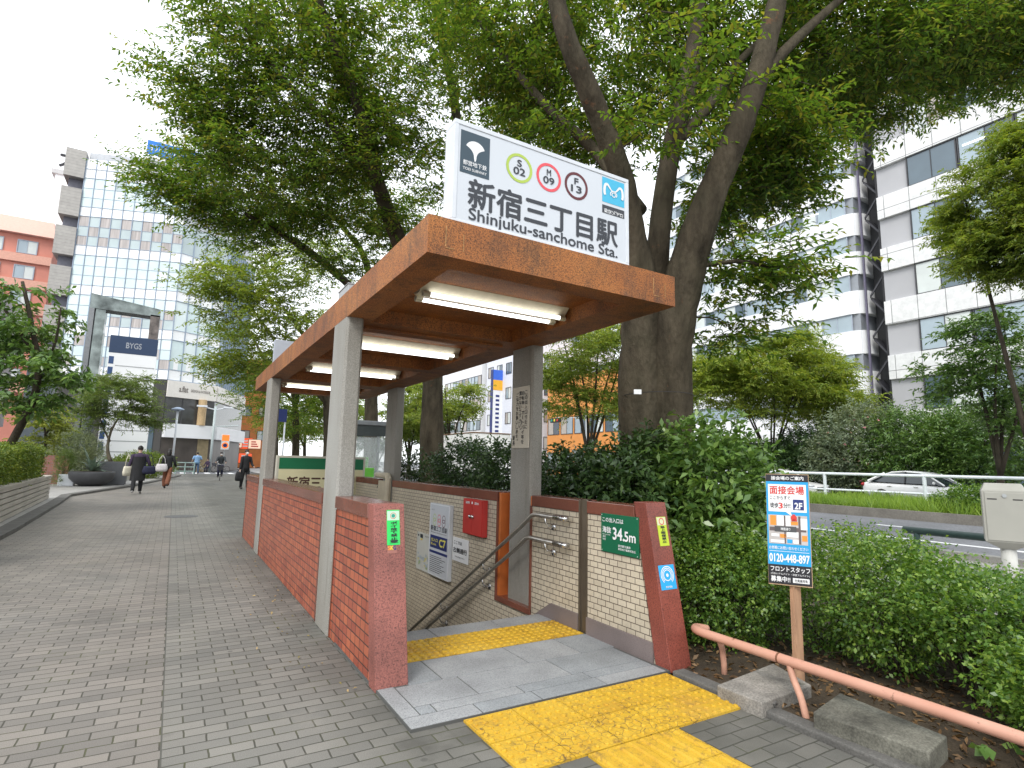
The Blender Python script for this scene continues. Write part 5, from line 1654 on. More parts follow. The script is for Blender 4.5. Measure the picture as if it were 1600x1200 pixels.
# balconies at the left corner
BEI = M_tile('balcony_panel', (0.42, 0.40, 0.37), (0.39, 0.37, 0.345), (0.26, 0.25, 0.24), 4, .3, .012, (0, 2), 0, .6, bstr=.2)
for k in range(7):
    z = 30.5 - 2.9 - 3.86 * k
    mb = MB(); mb.box(-11.35, -9.8, 64.9, 67.5, z, z + 2.75); mb.build('balcony', BEI, gb)
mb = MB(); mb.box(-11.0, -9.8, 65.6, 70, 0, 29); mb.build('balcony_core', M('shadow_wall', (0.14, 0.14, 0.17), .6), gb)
# rooftop sign
t = thing('rooftop_sign', 'long blue rooftop sign with white lettering on top of the glass building', 'sign', (-3, 63.5, 30.5))
za, zb_ = 32.5, 31.1
mb = MB(); mb.box(-5.0, -.4, 63.6, 63.8, zb_, za); mb.build('sign_board', paint('signal_blue', (0.03, 0.2, 0.62)), t)
P = Plane((-5.0, 63.6, zb_), (1, 0, 0), (0, 0, 1), 4.6, za - zb_)
mb = MB(); P.text(mb, 'オフィスソリューション', .05, .25, .96, .72, .03, .02); mb.build('lettering', WHITE, t)
mb = MB()
for x in (-4.6, -2.7, -.8): mb.tube([(x, 63.9, 30.45), (x, 63.9, 32.2)], .06, 6)
mb.build('support', GALV, t)

# --- red building and slim tower behind
REDW = M('terracotta_wall', (0.60, 0.24, 0.18), .7, .1, .6)
rbg = thing('red_building', 'terracotta red apartment block with white edged windows at the far left', 'building', (-22, 76, 0))
mb = MB(); mb.box(-40, -13.2, 76, 90, 0, 24.4); mb.build('wall', REDW, rbg)
mb = MB(); mb.hexa([(-40, 75.4, 24.4), (-13, 75.4, 24.4), (-13, 90, 24.4), (-40, 90, 24.4)], [(-40, 76.4, 26.4), (-13.5, 76.4, 26.4), (-13.5, 90, 26.4), (-40, 90, 26.4)]); mb.build('roof', M('salmon_roof', (0.74, 0.46, 0.38), .7, .05), rbg)
for k in range(6):
    z = 22.4 - 2.75 * k
    mb = MB(); mb.box(-40, -13.2, 75.7, 76, z - 1.0, z - .1); mb.build('balcony', M('terracotta_light', (0.70, 0.38, 0.29), .7, .08), rbg)
    for j in range(9):
        winy(rbg, 75.95, -38.6 + j * 2.8, -36.9 + j * 2.8, z, z + 1.45, [1, 2], [FRAMEL] + WM[1:])
t = thing('water_tower', 'slim white rooftop tower with a dark character on it beside the glass building', 'tower', (-13.2, 92, 0))
p = at(112, 262, Y=92)
mb = MB(); mb.box(p[0] - 1.6, p[0] + 2.5, 92, 96, 0, p[2] - 1.3); mb.build('tower_wall', WHITEWALL, t)
mb = MB(); mb.box(p[0] - 2.0, p[0] + 2.9, 91.8, 96.2, p[2] - 1.3, p[2] - .7); mb.build('tower_cornice', M('stone_grey', (.5, .5, .5), .6), t)
mb = MB(); mb.box(p[0] - 1.5, p[0] + 2.3, 91.85, 91.95, p[2] - .7, p[2] + 2.6); mb.build('sign_panel', WHITE, t)
P = Plane((p[0] - 1.5, 91.85, p[2] - .7), (1, 0, 0), (0, 0, 1), 3.8, 3.3)
mb = MB(); P.text(mb, '大', .05, .15, .6, .9, .03, .02); mb.build('lettering', INK, t)
# low grey building behind the magnolia
lb = thing('low_building', 'low dark grey building with a slate column behind the magnolia at the left edge', 'building', (-14, 36, 0))
mb = MB(); mb.box(-26, -9.2, 36, 46, 3.0, 10.5); mb.build('upper_wall', M('mauve_wall', (0.30, 0.27, 0.28), .6, .08), lb)
mb = MB(); mb.box(-26, -9.6, 36.6, 46, 0, 3.0); mb.build('wall', M('grey_render', (0.24, 0.24, 0.25), .7, .08), lb)
pc = at(52, 660, Y=34.5)
mb = MB(); mb.box(pc[0] - .5, pc[0] + .55, 34.5, 35.4, 0, 6.0); mb.build('column', M('slate_column', (0.075, 0.09, 0.105), .5), lb)
for j in range(4):
    winy(lb, 36, -24 + j * 3.6, -21.6 + j * 3.6, 4.2, 6.4, [0, 1], WM)
    winy(lb, 36, -24 + j * 3.6, -21.6 + j * 3.6, 7.6, 9.6, [1, 0], WM)
# mirrored portal frame and directory board
pa, pb = at(150, 470, Y=46), at(246, 482, Y=46)
t = thing('portal_frame', 'tall mirror clad portal frame in front of the glass building', 'portal', ((pa[0] + pb[0]) / 2, 46, 0))
MIR = M('mirror_mosaic', (0.16, 0.18, 0.17), .12, .6, 1.2, metal=.9)
mb = MB(); mb.box(pa[0] - .3, pa[0] - .02, 46, 47.2, 0, pa[2] - .5); mb.build('leg', M('frame_dark_edge', (.22, .23, .24), .4), t)
mb = MB(); mb.box(pa[0] + .05, pa[0] + .6, 46.1, 47.1, 0, pa[2] - .5); mb.build('leg', MIR, t)
mb = MB(); mb.box(pb[0] - .35, pb[0] + .2, 46, 47.2, 0, pb[2] - .5); mb.build('leg', M('rusted_mosaic', (0.12, 0.10, 0.09), .4, .6, 3), t)
mb = MB(); mb.hexa([(pa[0] - .3, 46, pa[2] - .5), (pb[0] + .2, 46, pb[2] - .6), (pb[0] + .2, 47.2, pb[2] - .6), (pa[0] - .3, 47.2, pa[2] - .5)], [(pa[0] - .3, 46, pa[2] + .5), (pb[0] + .2, 46, pb[2] - .05), (pb[0] + .2, 47.2, pb[2] - .05), (pa[0] - .3, 47.2, pa[2] + .5)]); mb.build('beam', MIR, t)
q0, q1 = at(173, 523, Y=44), at(240, 600, Y=44)
t = thing('directory_board', 'tenant directory board with blue header and white rows inside the portal frame', 'sign', ((q0[0] + q1[0]) / 2, 44, 0))
mb = MB(); mb.box(q0[0], q1[0], 44, 44.5, 1.0, q0[2]); mb.build('board', WHITEWALL, t)
mb = MB(); mb.box(q0[0] + .3, q1[0] - .3, 44.1, 44.4, 0, 1.0); mb.build('foot', GALV, t)
P = Plane((q0[0], 44, 1.0), (1, 0, 0), (0, 0, 1), q1[0] - q0[0], q0[2] - 1.0)
mb = MB(); P.rect(mb, 0, .86, 1, 1, .01); mb.build('header', paint('directory_blue', (.022, .045, .10)), t)
mb = MB(); P.text(mb, 'BYGS', .34, .905, .66, .95, .02, .02); mb.build('lettering', M('directory_grey', (.3, .32, .36), .5), t)
for k in range(9):
    mb = MB(); P.rect(mb, .02, .77 - k * .085, .12, .83 - k * .085, .01); mb.build('floor_number', paint('directory_blue2', (.03, .07, .18)), t)
    mb = MB(); P.rect(mb, .16, .755 - k * .085, .98, .762 - k * .085, .01); mb.build('row_line', M('line_grey', (.35, .36, .37), .5), t)
# buildings closing the pedestrian street
c0 = at(366, 700, Y=96)[0]
ob = block('orange_building', 'orange building closing the pedestrian street behind the left columns', c0, c0 + 5.0, 96, 108, 16.5, M('orange_brick', (0.58, 0.20, 0.06), .7, .1, 1.2), 2, 2, 3, 4.2, 3.7, 1.5, 1.5)
gbb = block('grey_building', 'narrow grey glazed building between the glass building and the orange building', c0 - 8, c0 - .3, 88, 100, 15, M('green_grey_wall', (0.32, 0.36, 0.36), .5, .08), 4, 2, 4, 3.5, 2.9, 1.3, 1.8)
SIGNR = emit('lit_sign_red', (0.75, 0.1, 0.03), .5); SIGNW = emit('lit_sign_white', (0.8, 0.55, 0.4), .45); SIGNO = emit('lantern_orange', (1.0, 0.35, 0.06), 1.0)
for (px, py, w, h, mt, lab) in ((385, 693, 1.6, 1.5, SIGNR, 'red lit square shop sign above the street stalls'), (372, 690, 1.0, 1.6, SIGNW, 'pale lit shop sign panel left of the red one'), (398, 694, 1.5, 1.2, SIGNW, 'pale orange lit sign right of the red one'), (372, 714, 2.2, .5, SIGNO, 'long glowing orange lantern over the stall front'), (383, 716, 1.6, 1.3, SIGNR, 'red lit banner below the shop signs')):
    p = at(px, py, Y=88 - (px % 7) * .5)
    t = thing('shop_sign', lab, 'sign', tuple(p))
    mb = MB(); mb.box(p[0] - w / 2, p[0] + w / 2, p[1], p[1] + .25, p[2] - h / 2, p[2] + h / 2); mb.build('lit_face', mt, t, bevel=.03)
    mb = MB(); mb.box(p[0] - w / 2 - .06, p[0] + w / 2 + .06, p[1] + .26, p[1] + .34, p[2] - h / 2 - .06, p[2] + h / 2 + .06); mb.build('sign_case', FRAMED, t)
    if h > 1:
        mb = MB()
        for k in range(3): mb.box(p[0] - w * .3, p[0] + w * (.1 + .1 * k), p[1] - .02, p[1] - .005, p[2] + h * (.25 - .25 * k) - .08, p[2] + h * (.25 - .25 * k) + .08)
        mb.build('marks', RED if mt is SIGNW else WHITE, t)

# ============================================================ STREET FURNITURE
# advertising board on a wooden stake
pa, pb = at(1196, 740, Y=2.5), at(1263, 738, Y=2.28)
pc, pd = at(1201, 912, Y=2.5), at(1268, 920, Y=2.35)
t = thing('advert_board', 'blue and black job advertisement board on a wooden stake behind the pink rail', 'sign board', (3.66, 2.48, 0))
W = float(np.hypot(pb[0] - pa[0], pb[1] - pa[1])); H = pa[2] - pc[2]
rdir = nrm(np.array([pb[0] - pa[0], pb[1] - pa[1], 0]))
P = Plane(pc, rdir, nrm(pa - pc), W, H)
mb = MB(); mb.hexa([P.p(0, 0, -.022), P.p(1, 0, -.022), P.p(1, 0, -.002), P.p(0, 0, -.002)], [P.p(0, 1, -.022), P.p(1, 1, -.022), P.p(1, 1, -.002), P.p(0, 1, -.002)])
mb.build('board', M('board_wood', (0.48, 0.33, 0.2), .7, .15, 6), t)
ABLUE = paint('advert_blue', (0.02, 0.33, 0.66))
mb = MB(); P.rect(mb, .005, .18, .985, .93, .0002); mb.build('blue_field', ABLUE, t)
mb = MB(); P.rect(mb, .005, .93, .985, .995, .0003); P.rect(mb, .005, .01, .985, .18, .0003); mb.build('black_field', INK, t)
mb = MB(); P.rect(mb, .05, .655, .93, .905, .001); P.poly(mb, [(.45, .655), (.56, .655), (.60, .615)], .001); mb.build('speech_panel', WHITE, t)
mb = MB(); P.rect(mb, .04, .365, .93, .625, .001); mb.build('map', M('map_paper', (0.50, 0.47, 0.46), .5), t)
for nm, cl, rects in (('map_orange', ORANGE, ((.08, .53, .22, .62), (.3, .42, .44, .455), (.56, .54, .72, .57), (.80, .40, .92, .45))), ('map_white', WHITE, ((.24, .53, .40, .62), (.44, .53, .55, .62), (.10, .43, .28, .455), (.46, .43, .72, .475), (.78, .50, .93, .60), (.08, .375, .40, .40), (.60, .375, .72, .41))), ('map_road', paint('road_brown', (.13, .10, .10)), ((.06, .48, .9, .515), (.40, .37, .435, .62), (.73, .37, .78, .62))), ('map_blue', BLUE, ((.46, .375, .58, .41),))):
    mb = MB()
    for i, r in enumerate(rects): P.rect(mb, *r, .0016 + .0003 * i)
    mb.build(nm, cl, t)
mb = MB(); P.rect(mb, .18, .475, .68, .525, .004); mb.build('map_label', paint('label_grey', (.08, .08, .085)), t)
mb = MB(); P.disc(mb, .63, .605, .018, .005, k=16); P.rect(mb, .60, .60, .66, .635, .0045); P.rect(mb, .575, .575, .70, .592, .005); mb.build('map_pin', RED, t)
mb = MB(); P.rect(mb, .62, .675, .87, .77, .0016); mb.build('floor_tag', NAVY, t)
mb = MB(); P.text(mb, '面接会場', .09, .815, .88, .89, .02, .002); P.text(mb, '3', .29, .685, .38, .735, .03, .002); mb.build('red_lettering', RED, t)
mb = MB(); P.text(mb, 'ここからすぐ', .09, .765, .56, .80, .012, .002); P.text(mb, '徒歩', .09, .69, .28, .735, .02, .002); P.text(mb, '分!!', .40, .69, .56, .735, .02, .002); mb.build('black_lettering', INK, t)
mb = MB()
P.text(mb, '接会場のご案内', .13, .945, .88, .98, .02, .002); P.text(mb, '2F', .66, .685, .83, .74, .03, .003); P.text(mb, '靖国通り', .32, .488, .54, .512, .01, .006)
P.text(mb, 'お気軽にお問い合わせください', .04, .315, .93, .345, .01, .002); P.rect(mb, .04, .297, .95, .301, .002); P.text(mb, '0120-448-897', .04, .205, .95, .275, .03, .002)
P.text(mb, 'フロントスタッフ', .06, .12, .95, .165, .02, .002); P.text(mb, '(日払いアルバイト・深夜アルバイト)', .06, .087, .94, .108, .005, .002); P.text(mb, '募集中!!', .06, .028, .50, .078, .02, .002)
P.rect(mb, .56, .03, .93, .072, .002); mb.build('white_lettering', WHITE, t)
mb = MB(); P.text(mb, '社員雇用有', .60, .038, .89, .064, .01, .003); mb.build('small_lettering', INK, t)
mb = MB()
c = P.p(.62, .3, -.03)
mb.hexa([(c[0] - .03, c[1], -.1), (c[0] + .03, c[1] - .01, -.1), (c[0] + .035, c[1] + .03, -.1), (c[0] - .025, c[1] + .035, -.1)], [(c[0] - .03, c[1] - .002, c[2]), (c[0] + .03, c[1] - .012, c[2]), (c[0] + .035, c[1] + .025, c[2]), (c[0] - .025, c[1] + .03, c[2])])
mb.build('stake', M('stake_wood', (0.46, 0.27, 0.165), .75, .25, 7, stretch=(3, 3, .4), bmp=.3), t)

# salmon pipe rail
def M_salmon():
    m, n, l, bs = nodes('salmon_paint')
    pos = coord(n, l)
    out = ramp(n, l, noise(n, l, pos, 3.0, 5), [(0.3, (0.50, 0.25, 0.175)), (0.7, (0.60, 0.33, 0.24))])
    out = mixc(n, l, ramp(n, l, noise(n, l, pos, 16, 6, .75), [(0.62, 0.0), (0.68, 0.8)]), out, (0.16, 0.08, 0.05))
    out = mixc(n, l, ramp(n, l, noise(n, l, pos, 5, 6, .7), [(0.58, 0.0), (0.75, 0.5)]), out, (0.30, 0.19, 0.13))
    l.new(out, bs.inputs['Base Color']); bs.inputs['Roughness'].default_value = .5
    bump(n, l, bs, noise(n, l, pos, 40, 4), .15, .003)
    return m


SALMON = M_salmon()
t = thing('bed_rail', 'low salmon pink pipe rail along the planting bed', 'rail', (3.3, 1.5, 0))
P_, r_ = limb([(3.47, 3.00, .235), (3.37, 3.01, .255), (3.31, 2.95, .26), (3.29, 2.80, .262), (3.292, 2.3, .262), (3.295, 1.5, .262), (3.29, .4, .262), (3.29, -2.5, .262)], .034, .034, 60)
mb = MB(); mb.tube(P_, .030, 14); mb.build('pipe', SALMON, t, smooth=True)
mb = MB()
for y in (2.30, 2.62): mb.tube([(3.292, y - .006, .262), (3.292, y + .006, .262)], .0315, 14)
mb.build('joint_ring', M('rail_rust', (0.2, 0.09, 0.05), .8), t)
mb = MB(); mb.tube([(3.31, 2.76, .25), (3.35, 2.77, .18), (3.37, 2.775, .08), (3.37, 2.775, -.08)], .02, 10); mb.build('leg', M('leg_salmon', (0.5, 0.27, 0.19), .6, .25, 9), t, smooth=True)
P_, r_ = limb([(3.295, 2.235, .25), (3.27, 2.20, .19), (3.235, 2.13, .10), (3.222, 2.095, 0), (3.222, 2.09, -.08)], .02, .02, 14)
mb = MB(); mb.tube(P_, .02, 10); mb.build('leg', _cache['leg_salmon'], t, smooth=True)
mb = MB(); mb.tube([(3.29, .5, .25), (3.27, .45, .1), (3.26, .42, -.08)], .02, 10); mb.build('leg', _cache['leg_salmon'], t, smooth=True)

# stone slabs and rubble
STONE = M('weathered_concrete', (0.17, 0.165, 0.135), .9, .6, 4, fine=.4, bmp=.6)


def slab(name, label, corners_px, z, th, mat, bev=.008):
    c = [at(px, py, Z=z) for px, py in corners_px]
    o = tuple(np.mean(c, 0) - [0, 0, z])
    mb = MB(); mb.hexa([(p[0], p[1], z - th) for p in c], [(p[0], p[1], z) for p in c])
    ob = mb.build(name, mat, bevel=bev)
    return tag(ob, label, 'slab')


slab('stone_slab', 'square pale concrete slab at the foot of the advertising stake', [(1120, 1070), (1190, 1098), (1268, 1070), (1208, 1036)], .085, .12, M('pale_slab', (0.29, 0.27, 0.24), .9, .45, 4, fine=.4, bmp=.6))
slab('stone_slab', 'long mossy dark concrete slab lying in the bed below the pink rail', [(1270, 1112), (1452, 1176), (1480, 1150), (1312, 1082)], .115, .15, STONE)
g = np.random.default_rng(90)
for i, (px, py, r, lab) in enumerate(((1222, 1082, .055, 'broken concrete lump beside the foot of the curved rail leg'), (1250, 1077, .06, 'larger concrete lump behind the curved rail leg'), (1205, 1098, .04, 'small dark broken stone at the front corner of the square slab'))):
    c = at(px, py, Z=.05)
    mb = MB(); mb.ball((0, 0, 0), (r, r * .9, r * .75), 10)
    V = np.concatenate(mb.v); V = V * (1 + g.uniform(-.25, .2, (len(V), 1))); mb.v = [V + c]
    tag(mb.build('rubble', STONE if i != 2 else KERBMAT, bevel=.004), lab, 'stone')
# tree stake next to the red post
t = at(1066, 960, Y=3.25)
mb = MB(); mb.tube([(3.43, 3.42, -.1), (3.43, 3.42, .5), (3.42, 3.43, 1.12)], .042, 10)
tag(mb.build('wooden_post', M('weathered_post', (0.22, 0.16, 0.10), .9, .35, 5, stretch=(1, 1, .3), bmp=.6), smooth=True), 'round weathered wooden post right behind the red granite post', 'post')
# wire and tag on the trunk
D1_ = 5.95
t = thing('trunk_tag', 'small white tag on a wire tied round the big forked trunk', 'tag', tuple(at(998, 620, D=D1_)))
c = at(1026, 620, D=6.38)
mb = MB()
ang = np.linspace(0, 2 * math.pi, 33)
mb.tube([(c[0] + .40 * math.cos(a), c[1] + .40 * math.sin(a), c[2] - .01 * math.sin(a)) for a in ang], .004, 5, cap=False); mb.build('wire', BLACK, t)
u = nrm(np.array([c[0], c[1], 0]))
q = c - u * .405 - _rt * .20; mb = MB()
mb.hexa([q - _rt * .04 + [0, 0, -.025], q + _rt * .04 + [0, 0, -.025], q + _rt * .04 + [0, 0, -.025] - u * .006, q - _rt * .04 + [0, 0, -.025] - u * .006], [q - _rt * .04 + [0, 0, .025], q + _rt * .04 + [0, 0, .025], q + _rt * .04 + [0, 0, .025] - u * .006, q - _rt * .04 + [0, 0, .025] - u * .006]); mb.build('plate', WHITE, t)

# grey relay box on a post
BOXM = M('box_grey', (0.38, 0.375, 0.335), .45, .06, 2)
ctr = at(1570, 800, D=7.6)
t = thing('relay_box', 'beige grey metal relay box with key lock on a white post by the road', 'box', (ctr[0], ctr[1], 0), R(-68))
w, d, z0, z1 = .235, .19, .52, 1.285
mb = MB(); mb.hexa([(-w, -d, z0), (w, -d, z0), (w, d, z0), (-w, d, z0)], [(-w, -d, z1 - .1), (w, -d, z1 - .1), (w, d, z1 - .1), (-w, d, z1 - .1)])
mb.hexa([(-w, -d, z1 - .0995), (w, -d, z1 - .0995), (w, d, z1 - .0995), (-w, d, z1 - .0995)], [(-w * .8, -d * .45, z1), (w * .8, -d * .45, z1), (w * .8, d * .8, z1), (-w * .8, d * .8, z1)])
mb.hexa([(-w * .35, -d * .5, z0 - .09), (w * .35, -d * .5, z0 - .09), (w * .35, d * .5, z0 - .09), (-w * .35, d * .5, z0 - .09)], [(-w, -d, z0 - .0005), (w, -d, z0 - .0005), (w, d, z0 - .0005), (-w, d, z0 - .0005)])
mb.build('casing', BOXM, t, bevel=.006)
mb = MB(); mb.hexa([(-w + .03, -d - .012, z0 + .02), (w - .03, -d - .012, z0 + .02), (w - .03, -d, z0 + .02), (-w + .03, -d, z0 + .02)], [(-w + .03, -d - .012, z1 - .12), (w - .03, -d - .012, z1 - .12), (w - .03, -d, z1 - .12), (-w + .03, -d, z1 - .12)]); dr = mb.build('door', BOXM, t, bevel=.004)
mb = MB(); mb.add([(.0 + .025 * math.cos(a), -d - .016 - (j * .008), z1 - .16 + .025 * math.sin(a)) for j in (0, 1) for a in np.arange(16) * 2 * math.pi / 16], [tuple(range(16)), tuple(range(16, 32))[::-1]] + [(i, (i + 1) % 16, 16 + (i + 1) % 16, 16 + i) for i in range(16)]); mb.build('lock', GALV, dr)
for s in (-1, 1):
    mb = MB(); mb.box(s * .13 - .05, s * .13 + .05, -d - .0135, -d - .0125, z1 - .215, z1 - .20); mb.build('slot', BLACK, dr)
mb = MB(); mb.tube([(0, 0, -.1), (0, 0, z0 - .08)], .085, 18); mb.build('post', M('post_white', (0.55, 0.55, 0.52), .5, .08), t, smooth=True)
mb = MB(); mb.box(w, w + .004, -.06, .1, z1 - .2, z1 - .17); mb.build('side_label', NAVY, t)

# low green pipe by the sidewalk edge, white guard rails on the median
t = thing('guard_pipe', 'low dark green guard pipe at the road edge behind the grey relay box', 'rail', (11.1, 3, 0))
mb = MB(); mb.tube([(11.05, -6, .42), (11.05, 5.2, .42)], .06, 10); mb.build('pipe', M('dark_green_paint', (0.03, 0.06, 0.055), .4), t, smooth=True)
for y in (-4, -1, 2, 5): mb = MB(); mb.tube([(11.05, y, -.1), (11.05, y, .40)], .05, 8); mb.build('leg', _cache['dark_green_paint'], t)
t = thing('median_guard_rail', 'long white two pipe guard rail on the grassy road median', 'guard rail', (22, 10, .24))
GR = M('guard_white', (0.66, 0.70, 0.74), .4, .06)
for z, nm in ((1.30, 'top_pipe'), (.70, 'lower_pipe')):
    mb = MB(); mb.tube([(22, -14, z), (22, 60, z)], .055 if z > 1 else .04, 10); mb.build(nm, GR, t, smooth=True)
y = 13.05
for k in range(-7, 14):
    mb = MB(); mb.tube([(22, y + k * 3.45, .1), (22, y + k * 3.45, 1.30)], .06, 10); mb.build('post', GR, t)

# ---- left side: slatted planter wall, hedge, planters
SLAT = M('slat_wood', (0.42, 0.385, 0.335), .7, .15, 3, stretch=(4, .3, 1))
t = thing('slatted_planter', 'long grey slatted planter bench holding the clipped hedge at the left edge', 'planter', (-3.2, 16, 0))
p0, p1 = np.array([-2.42, 8.0]), np.array([-3.16, 22.3])
for k in range(6):
    z = .075 + k * .115
    dv = nrm(p1 - p0); nv = np.array([dv[1], -dv[0]])
    mb = MB(); a, b = p0, p1
    mb.hexa([(*(a - nv * .05), z), (*(a), z), (*(b), z), (*(b - nv * .05), z)], [(*(a - nv * .05), z + .092), (*(a), z + .092), (*(b), z + .092), (*(b - nv * .05), z + .092)]); mb.build('slat', SLAT, t)
mb = MB(); mb.hexa([(*(p0 - nv * 2), 0), (*(p0 - nv * .06), 0), (*(p1 - nv * .06), 0), (*(p1 - nv * 2), 0)], [(*(p0 - nv * 2), .72), (*(p0 - nv * .06), .72), (*(p1 - nv * .06), .72), (*(p1 - nv * 2), .72)]); mb.build('planter_box', M('planter_dark', (0.10, 0.095, 0.09), .8), t)
mb = MB(); mb.hexa([(*(p0 - nv * .5), .721), (*(p0 + nv * .02), .721), (*(p1 + nv * .02), .721), (*(p1 - nv * .5), .721)], [(*(p0 - nv * .5), .765), (*(p0 + nv * .02), .765), (*(p1 + nv * .02), .765), (*(p1 - nv * .5), .765)]); mb.build('seat_board', SLAT, t)


def box_hedge(name, label, x0, x1, y0, y1, z0, z1, mat, seed, n, ll=.05, lw=.03, shear=0.0):
    g = np.random.default_rng(seed)
    t = thing(name, label, 'hedge', ((x0 + x1) / 2, (y0 + y1) / 2, z0))
    V = []
    u = g.uniform(0, 1, (n, 3)); f = g.choice(5, n, p=[.3, .25, .15, .2, .1])
    u[f == 0, 2] = g.uniform(.93, 1.02, (f == 0).sum()); u[f == 1, 0] = g.uniform(.9, 1.02, (f == 1).sum()); u[f == 2, 1] = g.uniform(-.02, .05, (f == 2).sum()); u[f == 3, 1] = g.uniform(.9, 1.0, (f == 3).sum())
    P = np.array([x0, y0, z0]) + u * np.array([x1 - x0, y1 - y0, z1 - z0])
    P[:, 0] += (P[:, 1] - y0) * shear
    P += .05 * np.sin(P[:, [1, 2, 0]] * 5)
    D = nrm(g.normal(0, .6, (n, 3)) + np.array([.4, -.2, .6]))
    V = sprays(P, D, g.uniform(.08, .18, n), 6, ll, lw, .1, g, .6, .8, .5)
    mesh_np('leaves', V, 4, mat, t)
    mb = MB(); a, b = (y0 - y0) * shear, (y1 - y0) * shear
    i = .14
    mb.hexa([(x0 + i, y0 + i, z0), (x1 - i, y0 + i, z0), (x1 - i + b, y1 - i, z0), (x0 + i + b, y1 - i, z0)], [(x0 + i, y0 + i, z1 - i), (x1 - i, y0 + i, z1 - i), (x1 - i + b, y1 - i, z1 - i), (x0 + i + b, y1 - i, z1 - i)])
    mb.build('twig_core', M('hedge_core', (0.03, 0.045, 0.018), .9, .4, 20), t)
    return t


LEAF_BOX = M_leaf('box_leaf', [(0.08, 0.14, 0.025), (0.13, 0.20, 0.035), (0.19, 0.26, 0.05), (0.27, 0.31, 0.06)], .25)
box_hedge('clipped_hedge', 'clipped box hedge growing out of the slatted planter bench', -4.1, -2.62, 9.0, 20.8, .72, 1.5, LEAF_BOX, 91, 12000, .055, .034, -.052)
# magnolia in the planter
g0 = np.array([-3.75, 18.2, .7])
DM = float(np.dot(g0 - CAM, _fwd))
lb = [limb([g0, A(45, 640, DM), A(60, 580, DM - .1), A(50, 510, DM), A(35, 440, DM + .1)], .11, .035, 14), limb([A(58, 590, DM), A(85, 540, DM), A(95, 480, DM)], .05, .02, 8), limb([A(55, 560, DM), A(20, 500, DM), A(-30, 440, DM)], .06, .02, 8)]
tree('magnolia_tree', 'young tree with big dark glossy leaves in the hedge at the left edge', 'tree', g0, lb, [ell(35, 495, DM, 52, 48, .9, 15), ell(45, 570, DM, 60, 45, 1.0, 20), ell(80, 600, DM, 34, 45, .6, 9), ell(-20, 540, DM, 60, 90, 1.0, 20), ell(30, 630, DM, 50, 24, .8, 10)], LEAF_B, BARKD, 92, twigs=5, nl=7, tl=.4, ll=.15, lw=.065, cl=.34, minh=1.5, droop=.1, flat=.5)


def pot(name, label, px, py, Y, prof, mat, k=32):
    p = at(px, py, Y=Y); 
    t = thing(name, label, 'planter', (p[0], Y, .06))
    mb = MB(); mb.lathe(prof, (p[0], Y, .06), k); mb.build('bowl', mat, t, smooth=True, bevel=0)
    mb = MB(); mb.lathe([(prof[-1][0] * .94, prof[-1][1] - .02), (prof[-1][0] * .9, prof[-1][1] + .004), (.05, prof[-1][1] + .02)], (p[0], Y, .06), k); mb.build('soil', EARTH, t)
    return p


DARKPOT = M('dark_pot', (0.075, 0.075, 0.08), .5, .12, 4)
pot('bowl_planter', 'wide dark grey bowl planter holding the spiky agave on the plaza', 143, 750, 31.2, [(.35, 0), (.62, .12), (.82, .34), (.86, .55), (.84, .62), (.80, .63)], DARKPOT)
p = at(143, 742, Y=31.2)
t = thing('agave_plant', 'spiky agave with long pointed striped leaves in the dark bowl planter', 'plant', (p[0], 31.2, .65))
g = np.random.default_rng(93); mb = MB()
for i in range(34):
    a = g.uniform(0, 6.28); e = g.uniform(.1, 1.25); L = g.uniform(.7, 1.15) * (1.5 if e > 1.1 else 1)
    d = np.array([math.cos(a) * math.cos(e), math.sin(a) * math.cos(e), math.sin(e)]); s = nrm(np.cross(d, [0, 0, 1.0])) * .055
    o = np.array([p[0], 31.2, .66]); m = o + d * L * .5 + [0, 0, .06]; q = o + d * L - [0, 0, .12 * L]
    mb.add([o - s * .7, o + s * .7, m + s, q, m - s], [(0, 1, 2, 4), (4, 2, 3)])
mb.build('blades', M('agave_leaf', (0.20, 0.27, 0.20), .5, .25, 8), t)
q = at(176, 748, Y=32.5)
t = thing('square_planter', 'tall square charcoal planter with the olive tree behind the bowl planter', 'planter', (q[0], 32.5, .06))
mb = MB(); mb.hexa([(q[0] - .45, 32.0, .06), (q[0] + .5, 32.0, .06), (q[0] + .5, 33, .06), (q[0] - .45, 33, .06)], [(q[0] - .55, 31.95, 1.12), (q[0] + .62, 31.95, 1.12), (q[0] + .62, 33.1, 1.12), (q[0] - .55, 33.1, 1.12)]); mb.build('box', M('charcoal_planter', (0.11, 0.115, 0.125), .5, .08), t, bevel=.02)
mb = MB(); mb.box(q[0] - .5, q[0] + .55, 32.05, 33, 1.121, 1.13); mb.build('soil', EARTH, t)
DO = float(np.dot(np.array([q[0], 32.5, 1]) - CAM, _fwd))
g0 = np.array([q[0] - .15, 32.5, 1.1])
lb = [limb([g0, A(168, 700, DO), A(175, 670, DO), A(195, 640, DO)], .09, .03, 9), limb([A(172, 690, DO), A(160, 665, DO), A(150, 630, DO)], .05, .02, 6)]
LEAF_O = M_leaf('olive_leaf', [(0.10, 0.17, 0.045), (0.14, 0.21, 0.06), (0.19, 0.26, 0.075), (0.17, 0.21, 0.12)], .35)
tree('olive_tree', 'small round crowned olive tree in the charcoal planter on the plaza', 'tree', g0, lb, [ell(185, 615, DO, 50, 36, 1.3, 40), ell(215, 650, DO, 26, 20, .8, 12), ell(160, 645, DO, 28, 22, .8, 12)], LEAF_O, M_bark('olive_bark', (.10, .085, .06), (.2, .17, .13)), 94, twigs=14, nl=12, tl=.5, ll=.11, lw=.032, cl=.45, minh=1.3)
q = at(103, 752, Y=31.5)
t = thing('white_planter', 'small white square planter with trailing green plant left of the bowl planter', 'planter', (q[0], 31.5, .06))
